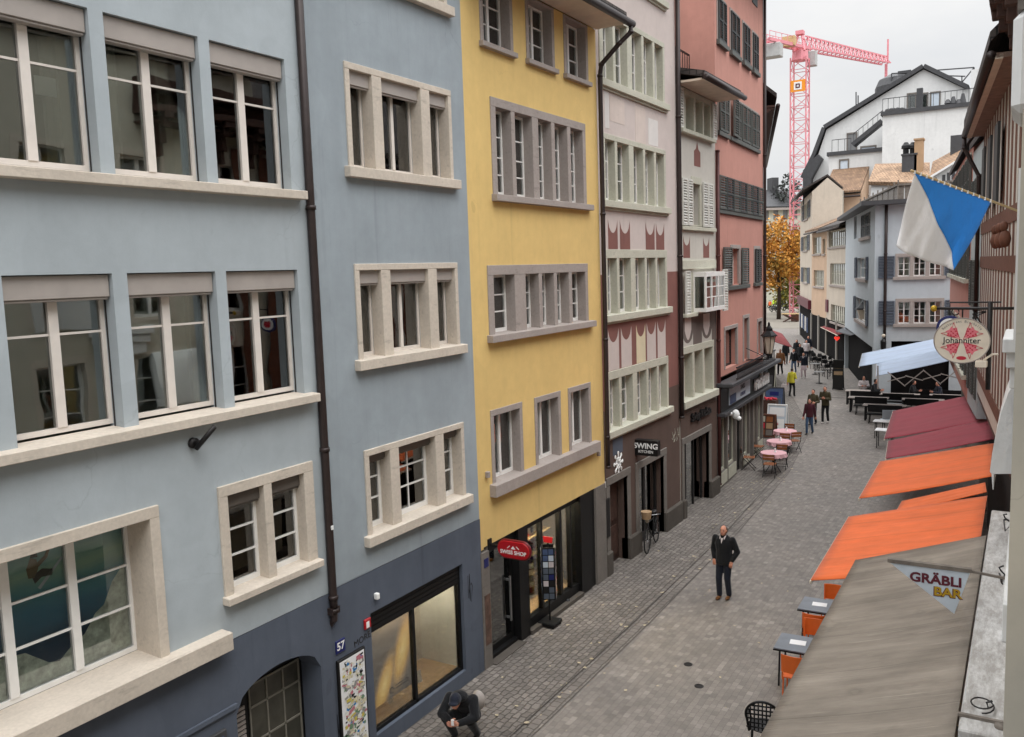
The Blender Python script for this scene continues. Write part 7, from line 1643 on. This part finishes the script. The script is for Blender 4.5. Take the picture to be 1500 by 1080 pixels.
# sitting guests
def sitter(label, loc, rz, top, legs, hair, h=1.75):
    b = MB(); hd = Vector((0, -.1, 1.22)); b.ball(hd, .076, .095, .112, 14, 10); b.ball(hd+Vector((0, -.025, -.055)), .058, .07, .066); b.cap((0, -.04, 1.02), (0, -.08, 1.16), .058, .052)
    b.loft([(0, .02, .46, .14, .11), (0, 0, .75, .13, .1), (0, -.03, .95, .15, .1), (0, -.04, 1.05, .1, .06)])
    J = {}
    for s in (-1, 1):
        J[s] = [Vector((.1*s, 0, .5)), Vector((.12*s, -.42, .5)), Vector((.12*s, -.36, .09)), Vector((.19*s, -.04, 1.0)), Vector((.25*s, -.12, .76)), Vector((.12*s, -.36, .8))]; a = J[s]
        b.cap(a[0], a[1], .07, .05); b.cap(a[1], a[2], .048, .035); b.cap(a[3], a[4], .045, .036); b.cap(a[4], a[5], .036, .026)
    me = remesh(b, .02, 2); hb = MB()
    for s in (-1, 1): hand(hb, J[s][5], J[s][5]-J[s][4], s)
    hm = hb.mesh('h'); bm = bmesh.new(); bm.from_mesh(me); bm.from_mesh(hm); bm.to_mesh(me); bm.free(); me.materials.clear(); me.materials.append(M['skin'])
    o = link('person', me); o.location = loc; o.rotation_euler = (0, 0, rz); o.scale = (h/1.75,)*3; tag(o, label, 'person')
    def wear(mb, name, mat, v=.02): q = remesh(mb, v, 2); q.materials.clear(); q.materials.append(M[mat]); link(name, q, o)
    j = MB(); j.loft([(0, .03, .44, .19, .16), (0, 0, .75, .19, .145), (0, -.03, .92, .21, .145), (0, -.04, 1.03, .17, .11), (0, -.06, 1.11, .07, .07)])
    for s in (-1, 1): a = J[s]; j.cap(a[3], a[4], .078, .066); j.cap(a[4], a[4].lerp(a[5], .92), .064, .05)
    wear(j, 'jacket', top); t = MB()
    for s in (-1, 1): a = J[s]; t.cap(a[0], a[1], .095, .072); t.cap(a[1], a[2], .07, .055)
    t.cap((-.08, .02, .5), (.08, .02, .5), .12, .12); wear(t, 'trousers', legs)
    for s in (-1, 1): q = MB(); q.ball(J[s][2]+Vector((0, -.07, -.045)), .045, .12, .045); wear(q, 'shoe', 'shoed', .016)
    q = MB(); q.ball(hd+Vector((0, .02, .022)), .083, .094, .107); wear(q, 'hair', hair, .016); return o
p = ground(1280, 573, .8); sitter('seated guest in a black jacket bending over a pale terrace table', (p.x, p.y, .0), R(75), 'blackcl', 'blackcl', 'hairdark', 1.9)
p = ground(1264, 563, .9); sitter('seated guest in a white top at the farthest pale terrace table', (p.x, p.y+.3, .0), R(10), 'whitej', 'navycl', 'hairdark')
for x, y, t, rz, lab in ((1336, 572, 'blackcl', 80, 'seated guest in black at the first table under the scissor lattice'), (1376, 574, 'navycl', -60, 'seated guest in navy at the third table under the scissor lattice'), (1404, 570, 'olivej', 60, 'seated guest in olive at the fourth table under the scissor lattice')):
    p = ground(x, y, .8); sitter(lab, (p.x, p.y, 0), R(rz), t, 'blackcl', 'hairdark')
# crouching figure at the bottom of the picture
def croucher():
    p = ground(671, 1022, .84); hd = Vector((0, -.33, .82)); b = MB()
    b.ball(hd, .076, .095, .11, 16, 12); b.ball(hd+Vector((0, -.035, -.06)), .056, .058, .062); b.cap(hd+Vector((0, -.075, -.05)), hd+Vector((0, -.075, -.08)), .011, .014, 6); b.cap((0, -.14, .76), hd+Vector((0, .06, -.03)), .056, .05)
    b.loft([(0, .2, .3, .14, .12), (0, .14, .5, .13, .1), (0, .0, .64, .16, .1), (0, -.1, .76, .12, .07)])
    J = {-1: [(-.1, .2, .34), (-.2, -.28, .5), (-.17, .0, .09), (-.19, -.08, .73), (-.27, -.26, .54), (-.05, -.42, .52)], 1: [(.1, .2, .34), (.17, -.2, .44), (.17, .1, .09), (.19, -.08, .73), (.26, -.22, .52), (.05, -.41, .49)]}
    J = {s: [Vector(q) for q in a] for s, a in J.items()}
    for s, a in J.items(): b.cap(a[0], a[1], .075, .052); b.cap(a[1], a[2], .05, .036); b.cap(a[3], a[4], .046, .038); b.cap(a[4], a[5], .037, .027)
    me = remesh(b, .013, 2); hb = MB()
    for s, a in J.items(): hand(hb, a[5], Vector((-.6*s, -.6, .15)), s, .9)
    hm = hb.mesh('h'); bm = bmesh.new(); bm.from_mesh(me); bm.from_mesh(hm); bm.to_mesh(me); bm.free(); me.materials.clear(); me.materials.append(M['skin'])
    for f in me.polygons: f.use_smooth = True
    o = link('person', me); o.location = (p.x, p.y+.15, .03); o.rotation_euler = (0, 0, R(14)); o.scale = (1.06,)*3; tag(o, 'crouching person in a black jacket and dark cap by the lit display window', 'person')
    def wear(mb, name, mat, v=.014, par=None): q = remesh(mb, v, 2); q.materials.clear(); q.materials.append(M[mat]); return link(name, q, o)
    j = MB(); j.loft([(0, .22, .26, .19, .16), (0, .16, .46, .2, .17), (0, .02, .61, .225, .165), (0, -.08, .73, .205, .14), (0, -.14, .8, .12, .1)])
    for s, a in J.items(): j.cap(a[3], a[4], .085, .072); j.cap(a[4], a[4].lerp(a[5], .9), .07, .052)
    j.ball((0, -.17, .81), .14, .12, .08); wear(j, 'jacket', 'blackcl'); t = MB()
    for s, a in J.items(): t.cap(a[0], a[1], .1, .08); t.cap(a[1], a[2], .076, .06)
    t.cap((-.09, .2, .33), (.09, .2, .33), .12, .12); wear(t, 'trousers', 'blackcl')
    for s, a in J.items(): q = MB(); q.ball(a[2]+Vector((0, -.07, -.045)), .048, .125, .045); q.ball(a[2]+Vector((0, .02, -.02)), .045, .05, .06); wear(q, 'shoe', 'shoed')
    q = MB(); q.ball(hd+Vector((0, -.012, .022)), .093, .112, .1); q.ball(hd+Vector((0, -.115, -.0)), .08, .06, .03); wear(q, 'cap', 'navycl')
    q = MB(); q.box(-.025, .025, -.53, -.5, .53, .63); k = q.build('paper_cup', M['paper'], None, bev=.006); k.location = o.location; k.rotation_euler = o.rotation_euler; tag(k, 'small white object held in the hands of the crouching person', 'paper')
    q = MB(); q.ball((.15, .3, .56), .12, .1, .17, 14, 10); q.ball((.16, .36, .48), .08, .06, .08, 12, 8); k = q.build('rucksack', M['blind'], None, True); k.location = o.location; k.rotation_euler = o.rotation_euler; tag(k, 'light grey rucksack on the back of the crouching person', 'rucksack')
croucher()
# =================================================================== trees, crane, sky, camera
def leafmat(name, stops, sc):
    m, nt, p = newmat(name); v = coords(nt); n = nz(nt, v, sc, 3, .6); f = nz(nt, v, sc*14, 2, .5)
    ad = N(nt, 'ShaderNodeMath', operation='MULTIPLY_ADD'); ad.inputs[1].default_value = .5; nt.links.new(f, ad.inputs[0]); 
    hf = N(nt, 'ShaderNodeMath', operation='MULTIPLY'); hf.inputs[1].default_value = .5; nt.links.new(n, hf.inputs[0]); nt.links.new(hf.outputs[0], ad.inputs[2])
    c = ramp(nt, ad.outputs[0], stops); nt.links.new(c, p.inputs['Base Color']); p.inputs['Roughness'].default_value = .7; p.inputs['Specular IOR Level'].default_value = .2; return m
def tree(name, label, loc, h, r, z0, mat, n, leaf, seed):
    rnd = random.Random(seed); t = thing(name, label, 'tree', loc); m = MB(); top = h*.72
    m.tube([(0, 0, -.1), (.05, .1, h*.25), (-.1, 0, h*.5), (.05, -.1, top)], h*.022, 8, h*.006); tips = []
    for k in range(14):
        z = z0+(top-z0)*rnd.uniform(-.1, .9); a = rnd.uniform(0, 6.28); L = r*rnd.uniform(.55, .95); e = Vector((math.cos(a)*L, math.sin(a)*L, z+L*rnd.uniform(.3, .8)))
        mid = Vector((0, 0, z)).lerp(e, .5)+Vector((0, 0, .2)); m.tube([(0, 0, z), mid, e], h*.008, 5, h*.002); tips.append(e); tips.append(mid)
    m.build('trunk', M['bark'], t, True); c = MB(); cz = (z0+h)/2; hz = (h-z0)/2; cl = []
    while len(cl) < 70:
        q = Vector((rnd.uniform(-1, 1), rnd.uniform(-1, 1), rnd.uniform(-1, 1)))
        if .3 < q.length < 1: cl.append(Vector((q.x*r, q.y*r, cz+q.z*hz)))
    cl += tips
    for k in range(n):
        s = cl[rnd.randrange(len(cl))]; q = s+Vector((rnd.gauss(0, 1), rnd.gauss(0, 1), rnd.gauss(0, .8)))*r*.13
        d = Vector((rnd.uniform(-1, 1), rnd.uniform(-1, 1), rnd.uniform(-1, .6))).normalized(); e = d.orthogonal().normalized(); e = (e*math.cos(k)+d.cross(e)*math.sin(k))
        L = leaf*rnd.uniform(.6, 1.3); c.poly([q, q+d*L*.5+e*L*.35, q+d*L, q+d*L*.5-e*L*.35])
    c.build('crown', mat, t, recalc=False); return t
p = ground(1146, 468); orange_leaf = leafmat('autumn leaves', [(.34, C(88, 84, 46)), (.44, C(146, 118, 54)), (.53, C(192, 130, 56)), (.64, C(214, 160, 84))], .35)
green_leaf = leafmat('yellow green leaves', [(.36, C(52, 62, 34)), (.48, C(92, 96, 44)), (.6, C(150, 134, 56))], .3)
tree('autumn_tree', 'orange autumn tree on the square at the end of the street', (p.x-.5, p.y, 0), 14.0, 4.8, 4.0, orange_leaf, 6500, .45, 3)
tree('green_tree', 'yellow green tree low behind the orange autumn tree', (p.x+1.5, p.y+14, 0), 8.0, 6.0, .6, green_leaf, 6500, .5, 5)
q = at(1152, 285, 158); tree('dark_tree', 'small dark tree showing above the grey roof of the far building', (q.x, q.y, q.z-6), 9.5, 2.6, 2, leafmat('dark leaves', [(.4, C(46, 50, 48)), (.6, C(80, 84, 80))], .4), 900, .5, 8)
def crane():
    Y = 122; T = lambda x, y, d=0: at(x, y, Y+d); base = at(1171, 300, Y); c = Vector((base.x, Y, 0)); t = thing('tower_crane', 'pink red lattice tower crane rising behind the houses at the end of the street', 'crane', c)
    zt = T(1170, 86).z; w = 1.0; m = MB(); n = 22; z0 = -0.0; st = zt/n
    for x in (-w, w):
        for y in (-w, w): m.bar((x, y, 0), (x, y, zt), .16)
    for k in range(n):
        z = k*st
        for a, b in (((-w, -w), (w, -w)), ((w, -w), (w, w)), ((w, w), (-w, w)), ((-w, w), (-w, -w))):
            m.bar((*a, z), (*b, z), .08); m.bar((*a, z), (*b, z+st), .075) if k % 2 else m.bar((*b, z), (*a, z+st), .075)
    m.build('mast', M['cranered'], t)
    # jib direction in plan
    A = at(1180, 72, 123.5)-c; B_ = at(1298, 103, 140)-c; zj = zt+1.0; A.z = B_.z = zj+.4; d = (B_-A).normalized(); L = (B_-A).length; s = Vector((-d.y, d.x, 0)); m = MB(); nb = 20
    hh = lambda u: 1.7*(1-u)+1.0*u
    for e in (-.7, .7): m.bar(A+s*e, B_+s*e, .16)
    m.bar(A+Vector((0, 0, 1.7)), B_+Vector((0, 0, 1.0)), .18)
    for k in range(nb):
        u, v = k/nb, (k+1)/nb; P0 = A.lerp(B_, u); P1 = A.lerp(B_, v); Pm = A.lerp(B_, (u+v)/2)+Vector((0, 0, hh((u+v)/2)))
        for e in (-.7, .7): m.bar(P0+s*e, Pm, .09); m.bar(Pm, P1+s*e, .09)
        m.bar(P0+s*.7, P0-s*.7, .08)
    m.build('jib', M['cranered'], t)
    m = MB(); C0 = A-d*1.5; C1 = at(1121, 58, 113.5)-c; C1.z = zj
    for e in (-.6, .6): m.bar(A+s*e, C1+s*e, .3, .4)
    for k in range(8): P = A.lerp(C1, k/7); m.bar(P+s*.6, P-s*.6, .15); m.bar(P+s*.7, P+s*.7+Vector((0, 0, 1.0)), .06); m.bar(P-s*.7, P-s*.7+Vector((0, 0, 1.0)), .06)
    for e in (-.7, .7): m.bar(A+s*e+Vector((0, 0, 1)), C1+s*e+Vector((0, 0, 1)), .06)
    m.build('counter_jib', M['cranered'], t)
    m = MB(); P = A.lerp(C1, .82); m.box(P.x-1.1, P.x+1.1, P.y-.8, P.y+.8, zj-1.9, zj-.2); m.build('counterweight', M['cranegrey'], t, bev=.08)
    m = MB(); P = A.lerp(C1, .42); m.box(P.x-.8, P.x+.8, P.y-.6, P.y+.6, zj+.1, zj+1.3); m.build('winch', M['palewood'], t)
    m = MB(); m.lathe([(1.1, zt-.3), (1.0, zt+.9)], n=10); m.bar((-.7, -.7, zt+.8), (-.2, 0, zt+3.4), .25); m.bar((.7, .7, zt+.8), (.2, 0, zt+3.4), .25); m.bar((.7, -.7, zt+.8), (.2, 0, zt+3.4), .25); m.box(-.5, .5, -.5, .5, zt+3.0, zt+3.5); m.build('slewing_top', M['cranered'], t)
    m = MB(); P = A+d*1.2; m.box(P.x-.4, P.x+.9, P.y-1.6, P.y-.4, zt-.9, zt+1.0); m.build('cabin', M['cranegrey'], t, bev=.06)
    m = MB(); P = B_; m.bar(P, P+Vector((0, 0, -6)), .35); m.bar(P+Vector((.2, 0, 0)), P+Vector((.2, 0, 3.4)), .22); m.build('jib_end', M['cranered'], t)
    z1, z2 = at(1174, 134, Y-1).z, at(1174, 117, Y-1).z; m = MB(); m.box(-.95, .95, -1.2, -1.1, z1, z2); g = m.build('site_sign', M['orangesign'], t)
    m = MB(); zc = (z1+z2)/2; m.box(-.5, .5, -1.24, -1.205, zc-.5, zc+.5); m.build('sign_field', M['white_p'], g); m = MB(); m.box(-.28, .28, -1.28, -1.245, zc-.28, zc-.14); m.box(-.28, -.14, -1.28, -1.245, zc-.14, zc+.28); m.box(.14, .28, -1.28, -1.245, zc-.14, zc+.28); m.box(-.14, .14, -1.28, -1.245, zc+.14, zc+.28); m.build('sign_mark', M['maroon_p'], g)
crane()
# =================================================================== light
w = bpy.data.worlds.new('World'); SC.world = w; w.use_nodes = True; nt = w.node_tree; nt.nodes.clear()
out = N(nt, 'ShaderNodeOutputWorld'); bg = N(nt, 'ShaderNodeBackground'); nt.links.new(bg.outputs[0], out.inputs[0]); bg.inputs['Strength'].default_value = .1
SUN_EL, SUN_AZ = R(58), R(120)     # azimuth measured from +Y towards +X
sky = N(nt, 'ShaderNodeTexSky'); sky.sky_type = 'NISHITA'; sky.sun_disc = False; sky.sun_elevation = SUN_EL; sky.sun_rotation = SUN_AZ
hs = N(nt, 'ShaderNodeHueSaturation'); hs.inputs['Saturation'].default_value = .25; nt.links.new(sky.outputs[0], hs.inputs['Color'])
tc = N(nt, 'ShaderNodeTexCoord'); sp = N(nt, 'ShaderNodeSeparateXYZ'); nt.links.new(tc.outputs['Generated'], sp.inputs[0])
# overcast deck: brightest overhead, about a third as bright near the horizon
mp = N(nt, 'ShaderNodeMapping'); mp.inputs['Scale'].default_value = (1, 1, 2.6); nt.links.new(tc.outputs['Generated'], mp.inputs[0]); cl = nz(nt, mp.outputs[0], 2.2, 6, .55)
base = ramp(nt, sp.outputs[2], [(0.0, g1(6.0)), (.18, g1(6.4)), (.34, g1(7.6)), (.55, g1(18)), (1, g1(34))])
cloud = mixc(nt, 1.0, base, ramp(nt, cl, [(.34, (.85, .88, .925, 1)), (.64, (1.05, 1.05, 1.045, 1))]), 'MULTIPLY')
full = mixc(nt, .9, hs.outputs[0], cloud); nt.links.new(full, bg.inputs['Color'])
sl = bpy.data.lights.new('sun', 'SUN'); sl.energy = .7; sl.angle = R(25); sl.color = (1, .97, .93); so = bpy.data.objects.new('sun', sl); COL.objects.link(so)
sd = Vector((math.sin(SUN_AZ)*math.cos(SUN_EL), math.cos(SUN_AZ)*math.cos(SUN_EL), math.sin(SUN_EL))); so.rotation_euler = (-sd).to_track_quat('-Z', 'Y').to_euler(); so.location = sd*60
cam = bpy.data.cameras.new('camera'); co = bpy.data.objects.new('camera', cam); COL.objects.link(co); SC.camera = co
cam.sensor_fit = 'HORIZONTAL'; cam.sensor_width = 36; cam.lens = F_/1500*36; cam.clip_start = .05; cam.clip_end = 2000
# camera axes in world space: x right in the picture, y up, -z viewing direction
ax = lambda v: Vector((v.dot(_right), v.dot(_fw), -v.dot(_down)))
X, Yv, Z = ax(Vector((1, 0, 0))), ax(Vector((0, -1, 0))), ax(Vector((0, 0, -1)))
co.matrix_world = Matrix(((X.x, Yv.x, Z.x, 0), (X.y, Yv.y, Z.y, 0), (X.z, Yv.z, Z.z, H_), (0, 0, 0, 1)))
SC.view_settings.view_transform = 'Standard'; SC.view_settings.look = 'None'; SC.view_settings.exposure = .42; SC.view_settings.gamma = 1
SC.cycles.max_bounces = 8; SC.cycles.transparent_max_bounces = 12; SC.cycles.caustics_reflective = False; SC.cycles.caustics_refractive = False
